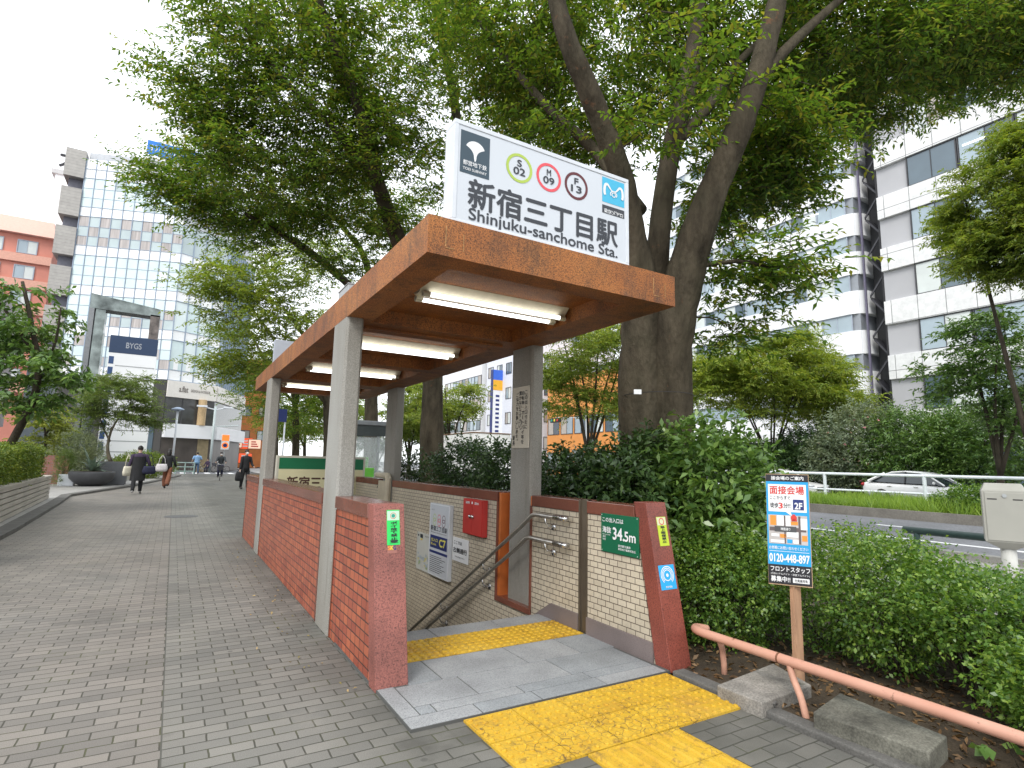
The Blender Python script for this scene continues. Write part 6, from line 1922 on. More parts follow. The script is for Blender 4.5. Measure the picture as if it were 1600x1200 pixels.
mb = MB(); mb.box(q[0] - .25, q[0] + .3, 31.2, 31.8, .06, .55); mb.build('box', WHITEMETAL, t, bevel=.015)
c = np.array([q[0], 31.5, 0])
bush('planter_shrub', 'yellow green upright rosemary like shrub over the white planter', 'shrub', [(c + [-.1, 0, 1.05], (.30, .3, .5), 1.0), (c + [-.3, -.25, .35], (.16, .15, .25), .2)], LEAF_O, 95, 600, tl=.2, nl=8, ll=.07, lw=.016, stems=7, base=c + [0, 0, .56], up=.9)
LEAF_SS = M_leaf('silver_grey_leaf', [(0.20, 0.25, 0.17), (0.27, 0.32, 0.23), (0.35, 0.39, 0.29)], .25)
q = at(128, 700, Y=33.5)
c = np.array([q[0], 33.5, 0])
bush('silver_shrub', 'large silver grey shrub behind the agave bowl on the plaza', 'shrub', [(c + [-.2, 0, 1.7], (1.0, .8, .7), 1.0), (c + [-.7, .2, 2.2], (.6, .6, .4), .4), (c + [.2, -.1, 1.0], (.8, .6, .6), .5)], LEAF_SS, 96, 1100, tl=.3, nl=9, ll=.085, lw=.026, stems=8, base=c + [0, 0, .06], up=.8)
q = at(70, 655, Y=30)
g0 = np.array([q[0], 30, .06]); DJ = float(np.dot(g0 - CAM, _fwd))
tree('maple_tree', 'pale yellow green Japanese maple between the magnolia and the silver shrub', 'tree', g0, [limb([g0, A(72, 690, DJ), A(66, 660, DJ), A(60, 640, DJ)], .06, .02, 7), limb([A(70, 680, DJ), A(90, 655, DJ), A(105, 640, DJ)], .04, .015, 6)], [ell(75, 650, DJ, 38, 26, 1.0, 18), ell(60, 690, DJ, 20, 12, .7, 5)], M_leaf('maple_leaf', [(0.22, 0.26, 0.06), (0.3, 0.33, 0.09), (0.16, 0.22, 0.05)], .4), BARKD, 97, twigs=9, nl=10, tl=.5, ll=.10, lw=.07, cl=.4, minh=1)
bush('plaza_hedge', 'bright rounded hedge behind the woman in black at the plaza end', 'hedge', [(np.array([at(225, 725, Y=42)[0], 42, .85]), (1.6, 1.5, .8), 1.0), (np.array([at(190, 735, Y=41)[0], 41, .6]), (1.0, 1.0, .6), .5)], LEAF_BOX, 98, 1300, tl=.25, nl=7, ll=.1, lw=.06, stems=6, up=.6)
bush('plaza_hedge', 'bright low hedge behind the magnolia and maple at the left', 'hedge', [(np.array([at(85, 712, Y=37)[0], 37, 1.1]), (1.3, 1.0, .5), 1.0)], LEAF_BOX, 99, 1100, tl=.22, nl=7, ll=.08, lw=.05, stems=6, up=.6)
mb = MB(); q = at(85, 720, Y=33); mb.box(q[0] - .7, q[0] + .55, 33, 33.3, .05, 1.35)
tag(mb.build('brick_wall', M_tile('garden_brick', (0.36, 0.13, 0.09), (0.28, 0.10, 0.07), (.2, .17, .15), .22, .07, .008, (0, 2))), 'short red brick garden wall beside the silver shrub', 'wall')
t = thing('plaza_wall', 'low curved pale stone planter wall along the plaza edge behind the walkers', 'wall', (-1.5, 38, 0))
mb = MB(); pts = [at(183, 755, Z=0), at(215, 748, Z=0), at(262, 742, Z=0)]
for p, q in zip(pts[:-1], pts[1:]): mb.hexa([(p[0] - .3, p[1], 0), (p[0], p[1], 0), (q[0], q[1], 0), (q[0] - .3, q[1], 0)], [(p[0] - .3, p[1], .85), (p[0], p[1], .85), (q[0], q[1], .85), (q[0] - .3, q[1], .85)])
mb.build('stone', M('pale_stone', (.42, .40, .36), .7, .1), t)
q0, q1 = at(172, 685, Y=50), at(218, 706, Y=50)
mb = MB(); mb.box(q0[0], q1[0], 50, 50.15, q1[2] - 1.6, q0[2]); tag(mb.build('site_hoarding', WHITEWALL), 'plain white hoarding panel behind the hedge at the end of the plaza', 'hoarding')

# ---- telephone booth behind the stairwell
bx = at(572, 700, Y=14.5)[0]
t = thing('telephone_booth', 'glass telephone booth with grey frame and green phone behind the far columns', 'telephone booth', (bx, 14.5, 0))
FR = M('booth_frame', (0.25, 0.26, 0.27), .4, .1, metal=.5)
clear = bpy.data.materials.new('booth_glass'); clear.use_nodes = True
_n, _l = clear.node_tree.nodes, clear.node_tree.links
_b = _n['Principled BSDF']; _b.inputs['Roughness'].default_value = .03; _b.inputs['Base Color'].default_value = (.75, .8, .8, 1); _b.inputs['Alpha'].default_value = .25
w = .46
for sx in (-1, 1):
    for sy in (-1, 1):
        mb = MB(); mb.box(bx + sx * w - .03, bx + sx * w + .03, 14.5 + sy * w - .03, 14.5 + sy * w + .03, 0, 2.28); mb.build('corner_post', FR, t)
mb = MB(); mb.box(bx - w - .05, bx + w + .05, 14.5 - w - .05, 14.5 + w + .05, 2.281, 2.40); mb.build('roof', FR, t, bevel=.02)
mb = MB(); mb.box(bx - w + .031, bx + w - .031, 14.5 - w - .02, 14.5 - w + .02, 2.02, 2.279); mb.build('header', M('booth_header', (.05, .06, .06), .4), t)
for (a, b, c, d) in ((bx - w + .03, bx + w - .03, 14.5 - w - .004, 14.5 - w + .004), (bx - w + .03, bx + w - .03, 14.5 + w - .004, 14.5 + w + .004), (bx - w - .004, bx - w + .004, 14.5 - w + .03, 14.5 + w - .03), (bx + w - .004, bx + w + .004, 14.5 - w + .03, 14.5 + w - .03)):
    mb = MB(); mb.box(a, b, c, d, .1, 2.0); mb.build('glass_pane', clear, t)
mb = MB(); mb.box(bx - .25, bx + .12, 14.62, 14.85, 1.0, 1.5); mb.build('telephone', paint('phone_green', (.12, .5, .05)), t, bevel=.02)
mb = MB(); mb.box(bx - .38, bx + .38, 14.5, 14.9, .9, .94); mb.build('shelf', FR, t)
mb = MB(); mb.box(bx - .44, bx + .44, 14.1, 14.94, 0, .06); mb.build('floor_plate', FR, t)
q = at(573, 735, Y=12.6)
mb = MB(); mb.box(q[0] - .17, q[0] + .17, 12.6, 12.75, 0, 1.25); tag(mb.build('green_sign_stand', paint('lime_board', (.14, .5, .05)), bevel=.01), 'bright green notice board standing in front of the telephone booth', 'notice board')

# ---- lamp posts, traffic sign, barrier
def pole(name, label, cat, x, y, h, r, mat):
    t = thing(name, label, cat, (x, y, 0))
    mb = MB(); mb.tube([(x, y, -.1), (x, y, h)], r, 12); mb.build('pole', mat, t, smooth=True)
    return t


PG = M('pole_green_grey', (.42, .48, .48), .45, .08)
q = at(327, 738, Z=0)
t = pole('street_light', 'pale green grey lamp post with two lamp heads at the street corner', 'street lamp', q[0], q[1], at(332, 635, Y=q[1])[2], .11, PG)
zt = at(332, 640, Y=q[1])[2]
for s in (-1, 1):
    mb = MB(); mb.tube([(q[0], q[1], zt), (q[0] + s * 1.1, q[1], zt + .25)], .05, 8); mb.box(q[0] + s * .7, q[0] + s * 1.6, q[1] - .2, q[1] + .2, zt + .2, zt + .36); mb.build('lamp_head', WHITEMETAL, t)
mb = MB(); mb.tube([(q[0], q[1], 4.4), (q[0] + 2.2, q[1] - .2, 4.6)], .05, 8); mb.build('sign_arm', PG, t)
q = at(352, 690, Y=52)
t = pole('traffic_sign', 'orange and white no parking sign panel on a pole beside the lamp post', 'sign', q[0], 52, q[2] + .6, .035, GALV)
mb = MB(); mb.box(q[0] - .3, q[0] + .3, 51.85, 51.92, q[2] - .65, q[2] + .6); mb.build('panel', WHITE, t, bevel=.01)
P = Plane((q[0] - .3, 51.85, q[2] - .65), (1, 0, 0), (0, 0, 1), .6, 1.25)
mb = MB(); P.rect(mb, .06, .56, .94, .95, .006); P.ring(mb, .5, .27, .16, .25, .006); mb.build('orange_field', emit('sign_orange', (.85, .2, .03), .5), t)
mb = MB(); P.disc(mb, .5, .27, .16, .006); mb.build('blue_disc', NAVY, t)
q = at(273, 725, Y=48)
t = pole('lamp_post', 'thin white lamp post left of the man in the light blue shirt', 'street lamp', at(268, 735, Y=48)[0], 48, at(275, 640, Y=48)[2], .07, WHITEMETAL)
c = at(275, 642, Y=48)
mb = MB(); mb.lathe([(.10, 0), (.42, .1), (.40, .16), (.12, .28)], (at(268, 735, Y=48)[0], 48, c[2]), 16); mb.build('lamp_head', M('lamp_blue', (.3, .38, .5), .4), t)
t = thing('street_barrier', 'pale green pipe barrier across the street end behind the man in light blue', 'barrier', (0, 54, 0))
xa, xb = at(274, 735, Y=54)[0], at(303, 735, Y=54)[0]
for z in (.95, .6, .25):
    mb = MB(); mb.tube([(xa, 54, z), (xb, 54, z)], .04, 8); mb.build('pipe', M('barrier_green', (.33, .45, .42), .4), t)
for x in (xa, (xa + xb) / 2, xb): mb = MB(); mb.tube([(x, 54, -.05), (x, 54, 1.0)], .05, 8); mb.build('post', _cache['barrier_green'], t)
# blue street sign pole seen between the left columns, signal on the far side
q = at(443, 690, Y=26)
t = pole('street_sign', 'small blue sign plate on a thin white pole between the left columns', 'sign', q[0], 26, at(443, 650, Y=26)[2], .035, WHITEMETAL)
c = at(440, 652, Y=26); mb = MB(); mb.box(c[0] - .2, c[0] + .2, 25.93, 25.97, c[2] - .2, c[2] + .35); mb.build('plate', NAVY, t)
q = at(872, 690, X=34)
t = pole('traffic_signal', 'dark horizontal traffic signal before the orange building across the road', 'traffic light', q[0] + 2.5, q[1] - 1.5, at(872, 640, X=34)[2] + .6, .09, GALV)
c = at(868, 657, X=34)
mb = MB(); mb.tube([(q[0] + 2.5, q[1] - 1.5, c[2] + .3), (c[0], c[1], c[2] + .3)], .04, 8); mb.build('arm', GALV, t)
mb = MB(); mb.hexa([c + [-.15, -.8, -.22], c + [.15, -.8, -.22], c + [.15, .8, -.22], c + [-.15, .8, -.22]], [c + [-.15, -.8, .22], c + [.15, -.8, .22], c + [.15, .8, .22], c + [-.15, .8, .22]]); hd = mb.build('signal_head', BLACK, t, bevel=.04)
for k, cl in enumerate((RED, YELLOW, paint('signal_green', (.02, .3, .2)))):
    mb = MB(); mb.ball(c + np.array([-.14, -.5 + .5 * k, 0]), (.05, .15, .15), 10); mb.build('lens', cl, hd)
# manhole
q = at(283, 807, Z=0)
mb = MB(); mb.lathe([(.36, -.02), (.36, .005), (.33, .007)], (q[0], q[1], 0), 28)
tag(mb.build('manhole_cover', M('iron', (.10, .10, .10), .6, .3, 20, bmp=.5)), 'round dark iron manhole cover in the brick paving', 'manhole')

# ============================================================ PEOPLE
def skin_mesh(name, nodes_, edges, mat, parent, sub=1, extra=None):
    """one continuous surface grown over a skeleton: nodes_ (x,y,z,r)"""
    me = bpy.data.meshes.new(name)
    me.from_pydata([n[:3] for n in nodes_], edges, [])
    o = bpy.data.objects.new(name, me)
    col.objects.link(o)
    m = o.modifiers.new('skin', 'SKIN'); m.use_smooth_shade = True
    for i, n in enumerate(nodes_):
        d = me.skin_vertices[0].data[i]
        r = n[3] if isinstance(n[3], tuple) else (n[3], n[3])
        d.radius = r
        d.use_root = (i == 0)
    s = o.modifiers.new('sub', 'SUBSURF'); s.levels = sub; s.render_levels = sub
    dg = bpy.context.evaluated_depsgraph_get()
    me2 = bpy.data.meshes.new_from_object(o.evaluated_get(dg))
    bpy.data.objects.remove(o); bpy.data.meshes.remove(me)
    me2.name = name
    if extra is not None:      # small features fused into the same mesh
        bm = bmesh.new(); bm.from_mesh(me2)
        V = np.concatenate(extra.v); vs = [bm.verts.new(v) for v in V]
        for f in extra.f:
            fc = bm.faces.new([vs[i] for i in f]); fc.smooth = True
        bm.to_mesh(me2); bm.free()
    me2.materials.clear(); me2.materials.append(mat)
    for p in me2.polygons: p.use_smooth = True
    ob = bpy.data.objects.new(name, me2)
    col.objects.link(ob)
    ob.parent = parent
    return ob


SKINM = M('skin', (0.52, 0.34, 0.26), .55, .06, 12, kind='obj')
HAIR = M('hair_black', (0.018, 0.015, 0.014), .4, .2, 30, kind='obj')
cloth = lambda n, c: M('cloth_' + n, c, .85, .12, 14, kind='obj', bmp=.15)
CBLACK = cloth('black', (0.018, 0.018, 0.02))


def person(label, x, y, rz, h, legs, arms, top, bottom, shoes, hair='short', dress=None, wide=1.0, sleeve='long', mask=False, group='people on the pavement', z=0.0, lean=0.0, sit=None):
    """legs/arms: (left, right) joint angles in degrees. legs (thigh forward, knee bend); arms (forward, outward, elbow bend)"""
    t = thing('person', label, 'person', (x, y, z), rz, group)
    k = h / 1.70
    ln = math.sin(R(lean))
    hipz = .90 if sit is None else sit
    pel = (0, 0, hipz + .03)
    sp = (0, ln * .2, hipz + .22); ch = (0, ln * .45, hipz + .44); nk = (0, ln * .6, hipz + .58); hd = (0, ln * .62 + .012, hipz + .66); hm = (0, ln * .62 + .02, hipz + .73); ht = (0, ln * .62 + .005, hipz + .785)
    B = [(*pel, .10), (*sp, .092), (*ch, .098), (*nk, .052), (*hd, (.066, .078)), (*hm, (.076, .092)), (*ht, (.06, .075))]
    E = [(0, 1), (1, 2), (2, 3), (3, 4), (4, 5), (5, 6)]
    LEG, ARM = [], []
    for s, (a, kb) in zip((-1, 1), legs):
        hp = np.array([s * .09, 0, hipz - .02])
        kn = hp + .41 * np.array([s * .03, math.sin(R(a)), -math.cos(R(a))])
        b = a - kb
        an = kn + .40 * np.array([0, math.sin(R(b)), -math.cos(R(b))])
        f = R(b) * .6
        hl = an + np.array([0, -.05 * math.cos(f) , -.05])
        to = an + np.array([s * .015, .15 * math.cos(f) + .03 * math.sin(f), -.055 + .15 * math.sin(f) * -1 * (1 if b < 0 else .3)])
        i = len(B)
        B += [(*hp, .085), (*((hp + kn) / 2), .075), (*kn, .056), (*((kn + an) / 2 + [0, -.012, .04]), .052), (*an, .036), (*to, .034)]
        E += [(0, i), (i, i + 1), (i + 1, i + 2), (i + 2, i + 3), (i + 3, i + 4), (i + 4, i + 5)]
        LEG.append((hp, kn, an, to))
    fing = MB()
    for s, (fa, oa, eb) in zip((-1, 1), arms):
        sh = np.array([s * .175 * wide, ch[1], ch[2] + .045])
        d1 = nrm(np.array([s * math.sin(R(oa)), math.sin(R(fa)), -math.cos(R(fa)) * math.cos(R(oa))]))
        el = sh + .29 * d1
        d2 = nrm(d1 * math.cos(R(eb)) + np.array([-s * .25, 1.0, .15]) * math.sin(R(eb)))
        wr = el + .25 * d2
        pm = wr + .075 * d2
        i = len(B)
        B += [(*sh, .06), (*((sh + el) / 2), .05), (*el, .042), (*((el + wr) / 2), .038), (*wr, .026), (*pm, (.036, .02))]
        E += [(2, i), (i, i + 1), (i + 1, i + 2), (i + 2, i + 3), (i + 3, i + 4), (i + 4, i + 5)]
        ARM.append((sh, el, wr, pm))
        a1 = nrm(np.cross(d2, np.array([s * 1.0, 0, .01])))
        for q, (off, L) in enumerate(((-.027, .062), (-.009, .072), (.009, .068), (.026, .054))):
            p0 = pm - d2 * .02 + a1 * off
            p1 = p0 + d2 * L * .55; p2 = p1 + nrm(d2 + np.array([-s * .7, 0, 0])) * L * .3; p3 = p2 + nrm(d2 * .5 + np.array([-s * 1.0, 0, 0])) * L * .25
            fing.tube([p0, p1, p2, p3], [.0085, .008, .0075, .005], 6)
        p0 = wr + d2 * .02 + a1 * .02
        fing.tube([p0, p0 + a1 * .03 + d2 * .02, p0 + a1 * .036 + d2 * .05 - np.array([s * .012, 0, 0])], [.01, .0095, .006], 6)
    hc = np.array([0, hm[1], hm[2]])
    fing.ball(hc + [0, .092, -.02], (.012, .02, .018), 8)                       # nose
    for s in (-1, 1): fing.ball(hc + [s * .078, -.005, -.01], (.012, .02, .03), 8)   # ears
    fing.ball(hc + [0, .078, -.062], (.026, .012, .009), 8)                      # lips
    body = skin_mesh('body', B, E, SKINM, t, 1, fing)
    mb = MB()
    for s in (-1, 1): mb.ball(hc + [s * .03, .082, .012], (.012, .007, .006), 8)
    mb.build('eyes', HAIR, t, org=(0, 0, 0), smooth=True)
    # hair
    mb = MB()
    if hair != 'cap':
        V = []
        mb.ball(hc + [0, -.018, .03], (.093, .103, .088), 14)
        V = np.concatenate(mb.v)
        f = V[:, 1] - hc[1] > .035
        V[f, 2] = np.maximum(V[f, 2], hc[2] + .045)
        mb.v = [V]
        if hair == 'bun': mb.ball(hc + [0, -.075, .085], (.05, .05, .045), 10)
        if hair == 'long': mb.tube([hc + [0, -.04, .05], hc + [0, -.06, -.06], hc + [0, -.065, -.18], hc + [0, -.06, -.27]], [.07, .095, .09, .05], 12)
    else:
        mb.ball(hc + [0, -.01, .045], (.094, .105, .075), 14); mb.box(-.06, .06, hc[1] + .06, hc[1] + .15, hc[2] + .05, hc[2] + .062)
    mb.build('hair' if hair != 'cap' else 'cap', HAIR, t, org=(0, 0, 0), smooth=True)
    if mask:
        mb = MB(); mb.ball(hc + [0, .062, -.045], (.062, .042, .048), 12); mb.build('mask', WHITE, t, org=(0, 0, 0), smooth=True)
    def loft(mb, rings, kk=18):
        V = [(rx * math.cos(2 * math.pi * j / kk), yo + ry * math.sin(2 * math.pi * j / kk), zz) for (rx, ry, zz, yo) in rings for j in range(kk)]
        n_ = len(rings)
        mb.add(V, [(i * kk + j, i * kk + (j + 1) % kk, (i + 1) * kk + (j + 1) % kk, (i + 1) * kk + j) for i in range(n_ - 1) for j in range(kk)] + [tuple(range(kk))[::-1], tuple((n_ - 1) * kk + j for j in range(kk))])
    # top: body of the garment and two sleeves
    mb = MB(); w_ = wide
    loft(mb, [(.165 * w_, .125, hipz - .07, 0), (.168 * w_, .128, hipz + .06, ln * .06), (.155 * w_, .118, sp[2], sp[1]), (.178 * w_, .128, ch[2] - .08, ch[1] * .85), (.188 * w_, .13, ch[2] + .02, ch[1]), (.178 * w_, .112, ch[2] + .075, nk[1] * .9), (.12 * w_, .085, ch[2] + .115, nk[1]), (.07, .07, nk[2] - .01, nk[1]), (.06, .062, nk[2] + .012, nk[1])])
    for s_, (sh, el, wr, pm) in zip((-1, 1), ARM):
        i0 = sh + np.array([-s_ * .05, 0, .012])
        if sleeve == 'long':
            mb.tube([i0, sh + [s_ * .01, 0, .0], (sh + el) / 2, el, (el + wr) / 2, wr - (wr - el) * .04], [.066, .072, .064, .056, .050, .042], 12)
        else:
            mb.tube([i0, sh + [s_ * .01, 0, .0], (sh + el) / 2, sh + (el - sh) * .85], [.066, .075, .072, .07], 12)
    mb.build('top', top, t, org=(0, 0, 0), smooth=True)
    # trousers
    mb = MB(); wl = 1.0 if bottom[1] == 'slim' else 1.5
    loft(mb, [(.13 * w_, .10, hipz - .14, 0), (.158 * w_, .118, hipz - .06, 0), (.158 * w_, .118, hipz + .03, 0), (.145 * w_, .108, hipz + .10, 0)])
    for (hp, kn, an, to) in LEG:
        mb.tube([hp + [0, 0, .03], hp + (kn - hp) * .25, (hp + kn) / 2, kn, (kn + an) / 2 + [0, -.012, .03], an + (kn - an) * .2, an + (kn - an) * .02], [.09, .094, .088, .072 * wl ** .7, .07 * wl, .06 * wl, .056 * wl], 12)
    mb.build('trousers', bottom[0], t, org=(0, 0, 0), smooth=True)
    for (hp, kn, an, to) in LEG:
        mb = MB(); d = nrm(to - an)
        c0 = an + np.array([0, -.045, -.035]); q = to + np.array([0, .05, -.005])
        mb.tube([c0 + [0, 0, .02], c0 + (q - c0) * .3 + [0, 0, .016], c0 + (q - c0) * .7, q], [.036, .044, .042, .026], 10)
        mb.build('shoe', shoes, t, org=(0, 0, 0), smooth=True)
    if dress is not None:
        zb, dm, wd = dress
        mb = MB()
        prof = [(.198 * wide, .145, ch[2] + .0), (.188 * wide, .145, sp[2]), (.20 * wide, .15, hipz - .05), (.20 * wd, .165, (hipz + zb) / 2), (.205 * wd, .17, zb)]
        kk = 20; V = []
        for i, (rx, ry, zz) in enumerate(prof):
            for j in range(kk):
                a = 2 * math.pi * j / kk; w = 1 + (.05 * math.sin(5 * a + i) if i > 1 else 0)
                V.append((rx * w * math.cos(a), ry * w * math.sin(a) + ln * .3 * max(0, (zz - hipz)), zz))
        mb.add(V, [(i * kk + j, i * kk + (j + 1) % kk, (i + 1) * kk + (j + 1) % kk, (i + 1) * kk + j) for i in range(len(prof) - 1) for j in range(kk)])
        mb.build('dress', dm, t, org=(0, 0, 0), smooth=True)
    t.scale = (k, k, k)
    return t, ARM


def bag(name, label, cat, x, y, z, w, d, h, mat, rz=0, strap=None, round_=.06):
    """soft bag with a bulging body and two strap loops; z is its bottom"""
    t = thing(name, label, cat, (x, y, z), rz)
    mb = MB(); kk = 16; V = []
    for (s, zz) in ((.5, 0), (.95, .06 * h), (1.05, .35 * h), (.95, .75 * h), (.8, h)):
        for j in range(kk):
            a = 2 * math.pi * j / kk
            ca, sa = math.cos(a), math.sin(a)
            V.append((w / 2 * s * math.copysign(abs(ca) ** .6, ca), d / 2 * s * math.copysign(abs(sa) ** .7, sa), zz))
    mb.add(V, [(i * kk + j, i * kk + (j + 1) % kk, (i + 1) * kk + (j + 1) % kk, (i + 1) * kk + j) for i in range(4) for j in range(kk)] + [tuple(range(kk))[::-1], tuple(range(4 * kk, 5 * kk))])
    mb.build('bag_body', mat, t, org=(0, 0, 0), smooth=True)
    if strap:
        mb = MB()
        mb.tube([(-w * .3, 0, h * .95), (-w * .22, 0, h + strap * .6), (-w * .05, 0, h + strap), (w * .05, 0, h + strap), (w * .22, 0, h + strap * .6), (w * .3, 0, h * .95)], .014, 6)
        mb.build('strap', mat, t, org=(0, 0, 0), smooth=True)
    return t


CREAMC = cloth('cream', (.58, .54, .44)); NAVYC = cloth('navy', (.02, .022, .05)); LILAC = cloth('pale_grey', (.55, .52, .53)); BROWNC = cloth('brown', (.17, .065, .035)); BLUEC = cloth('light_blue', (.25, .42, .66)); JEANS = cloth('jeans', (.05, .09, .17)); PURP = cloth('purple', (.045, .03, .06)); GREYC = cloth('charcoal', (.035, .04, .045))
SH = M('shoe_black', (.02, .02, .02), .5); SHG = M('shoe_grey', (.3, .29, .29), .6)


def hpx(y0, y1, p):
    return (y1 - y0) * np.dot(p - CAM, _fwd) / FPX


p = at(212, 772, Z=0)
person('woman in black dress walking away with a cream tote and a big navy bag', p[0], p[1], 0, 1.74, ((-16, 8), (18, 4)), ((2, 14, 12), (-2, 24, 30)), PURP, (CBLACK, 'slim'), SHG, 'bun', (.48, CBLACK, 1.15), 1.12)
bag('tote_bag', 'cream cloth tote hanging on the left side of the woman in the black dress', 'bag', p[0] - .34, p[1] - .02, .66, .30, .14, .36, CREAMC, .5, .42)
bag('shoulder_bag', 'large soft navy shoulder bag on the right side of the woman in the black dress', 'bag', p[0] + .33, p[1] - .04, .74, .44, .24, .30, NAVYC, .25, .42)
p = at(259, 763, Z=0)
person('woman with long black hair, black top and wide brown trousers walking away', p[0], p[1], R(-12), 1.72, ((14, 6), (-20, 14)), ((0, 12, 30), (4, 16, 45)), CBLACK, (BROWNC, 'wide'), SH, 'long')
bag('white_bag', 'big pale cloth bag hanging behind the woman in brown trousers', 'bag', p[0] - .24, p[1] - .14, .74, .46, .24, .34, LILAC, 0, .36)
bag('black_bag', 'small black bag at the left hand of the woman in brown trousers', 'bag', p[0] - .50, p[1] + .05, .72, .24, .14, .22, CBLACK, .4, .1)
p = at(306, 741, Z=0)
person('man in light blue shirt and jeans walking away at the street end', p[0], p[1], R(6), 1.80, ((8, 4), (-10, 8)), ((2, 20, 30), (2, 22, 35)), BLUEC, (JEANS, 'slim'), SH, 'short', None, 1.22, 'short')
p = at(381, 764, Z=0)
person('man in black with a white mask standing half behind the entrance wall', p[0], p[1], R(200), 1.76, ((6, 2), (-6, 6)), ((10, 14, 50), (2, 10, 6)), CBLACK, (CBLACK, 'slim'), SH, 'short', mask=True)
bag('brief_bag', 'black bag held low in the right hand of the masked man in black', 'bag', p[0] - .24, p[1] - .05, .36, .36, .16, .42, CBLACK, .3, .08)


# ---- bicycles
def bicycle(label, x, y, rz, frame, group='bicycles', lean=0.0):
    t = thing('bicycle', label, 'bicycle', (x, y, 0), rz, group)
    O = (0, 0, 0)
    for yy, nm in ((-.52, 'wheel'), (.52, 'wheel')):
        mb = MB()
        for (rr, th) in ((.31, .018),):
            a = np.linspace(0, 2 * math.pi, 29)
            mb.tube([(0, yy + rr * math.cos(q), .33 + rr * math.sin(q)) for q in a], th, 6, cap=False)
        w = mb.build(nm, M('tyre', (.02, .02, .02), .8), t, org=O, smooth=True)
        mb = MB()
        for q in range(14):
            a = math.pi * 2 * q / 14
            mb.tube([(.02 * (-1) ** q, yy, .33), (0, yy + .3 * math.cos(a), .33 + .3 * math.sin(a))], .002, 3)
        mb.tube([(-.05, yy, .33), (.05, yy, .33)], .02, 8)
        mb.build('spokes', CHROME, w, org=O)
    mb = MB()
    for a, b, r in (((0, .36, .86), (0, .52, .33), .016), ((0, .36, .80), (0, -.02, .42), .02), ((0, -.02, .36), (0, -.20, .86), .016), ((0, -.02, .36), (0, -.52, .33), .012), ((0, -.17, .72), (0, -.52, .33), .010), ((0, .36, .86), (0, .33, 1.0), .014)):
        mb.tube([a, b], r, 8)
    mb.build('frame', frame, t, org=O, smooth=True)
    mb = MB(); mb.tube([(-.28, .18, 1.0), (-.22, .32, 1.03), (0, .34, 1.0), (.22, .32, 1.03), (.28, .18, 1.0)], .012, 8); mb.build('handlebar', CHROME, t, org=O, smooth=True)
    mb = MB(); mb.hexa([(-.04, -.12, .88), (.04, -.12, .88), (.10, -.32, .88), (-.10, -.32, .88)], [(-.025, -.10, .93), (.025, -.10, .93), (.085, -.30, .94), (-.085, -.30, .94)]); mb.build('saddle', BLACK, t, org=O, bevel=.02)
    mb = MB(); mb.hexa([(-.13, .46, .66), (.13, .46, .66), (.13, .68, .66), (-.13, .68, .66)], [(-.19, .42, .92), (.19, .42, .92), (.19, .74, .92), (-.19, .74, .92)]); mb.build('basket', M('basket_dark', (.05, .05, .06), .6, .4, 60), t, org=O)
    mb = MB(); mb.tube([(-.09, -.02, .25), (-.02, -.02, .33), (.02, -.02, .33), (.09, -.02, .41)], .012, 6); mb.box(-.14, -.08, -.06, .02, .235, .26); mb.box(.08, .14, -.06, .02, .40, .425); mb.build('pedals', BLACK, t, org=O)
    return t


p = at(343, 751, Z=0)
bicycle('bicycle with a dark front basket ridden toward the camera by the masked cyclist', p[0], p[1], R(176), BLACK)
person('masked cyclist in dark jacket riding a bicycle toward the camera', p[0], p[1] + .18, R(176), 1.66, ((62, 70), (40, 62)), ((50, 14, 18), (50, 14, 18)), GREYC, (NAVYC, 'slim'), SH, 'cap', mask=True, z=.10, lean=8, sit=.87)
p = at(318, 738, Z=0)
bicycle('grey bicycle parked at the street end left of the lamp post', p[0] - .6, p[1] - 1, R(80), GALV)
bicycle('second bicycle parked at the street end beside the lamp post', p[0] + 1.3, p[1] - 1.6, R(70), BLACK)
person('person in a dark purple top sitting beside the parked bicycles', p[0] + .3, p[1] + .2, R(150), 1.6, ((70, 80), (66, 80)), ((30, 10, 40), (30, 10, 40)), PURP, (NAVYC, 'slim'), SH, 'short', sit=.55)
g0 = at(245, 730, Z=0)
person('person in red and black standing behind the white fence near the glass building', g0[0], g0[1] - 8, R(180), 1.7, ((4, 2), (-4, 4)), ((8, 12, 60), (8, 12, 50)), cloth('red', (.35, .03, .03)), (CBLACK, 'slim'), SH, 'short')
t = thing('white_fence', 'low white panel fence behind the walkers before the glass building', 'fence', (g0[0], g0[1] - 9.5, 0))
q0, q1 = at(231, 735, Y=g0[1] - 9.5), at(262, 735, Y=g0[1] - 9.5)
for k in range(3):
    a, b = q0[0] + (q1[0] - q0[0]) * k / 3, q0[0] + (q1[0] - q0[0]) * (k + .92) / 3
    mb = MB(); mb.box(a, b, q0[1], q0[1] + .05, .1, 1.15); mb.build('panel', WHITEMETAL, t); mb = MB(); mb.box(a, a + .06, q0[1] - .03, q0[1] + .08, 0, 1.2); mb.build('post', GALV, t)

# ============================================================ VEHICLES
CARW = M('car_paint_white', (.78, .78, .77), .18, .02, .5, spec=.6)
CARGL = M('car_glass', (.03, .04, .045), .05, .1, 1, spec=.8)
TYRE = M('car_tyre', (.02, .02, .02), .8)


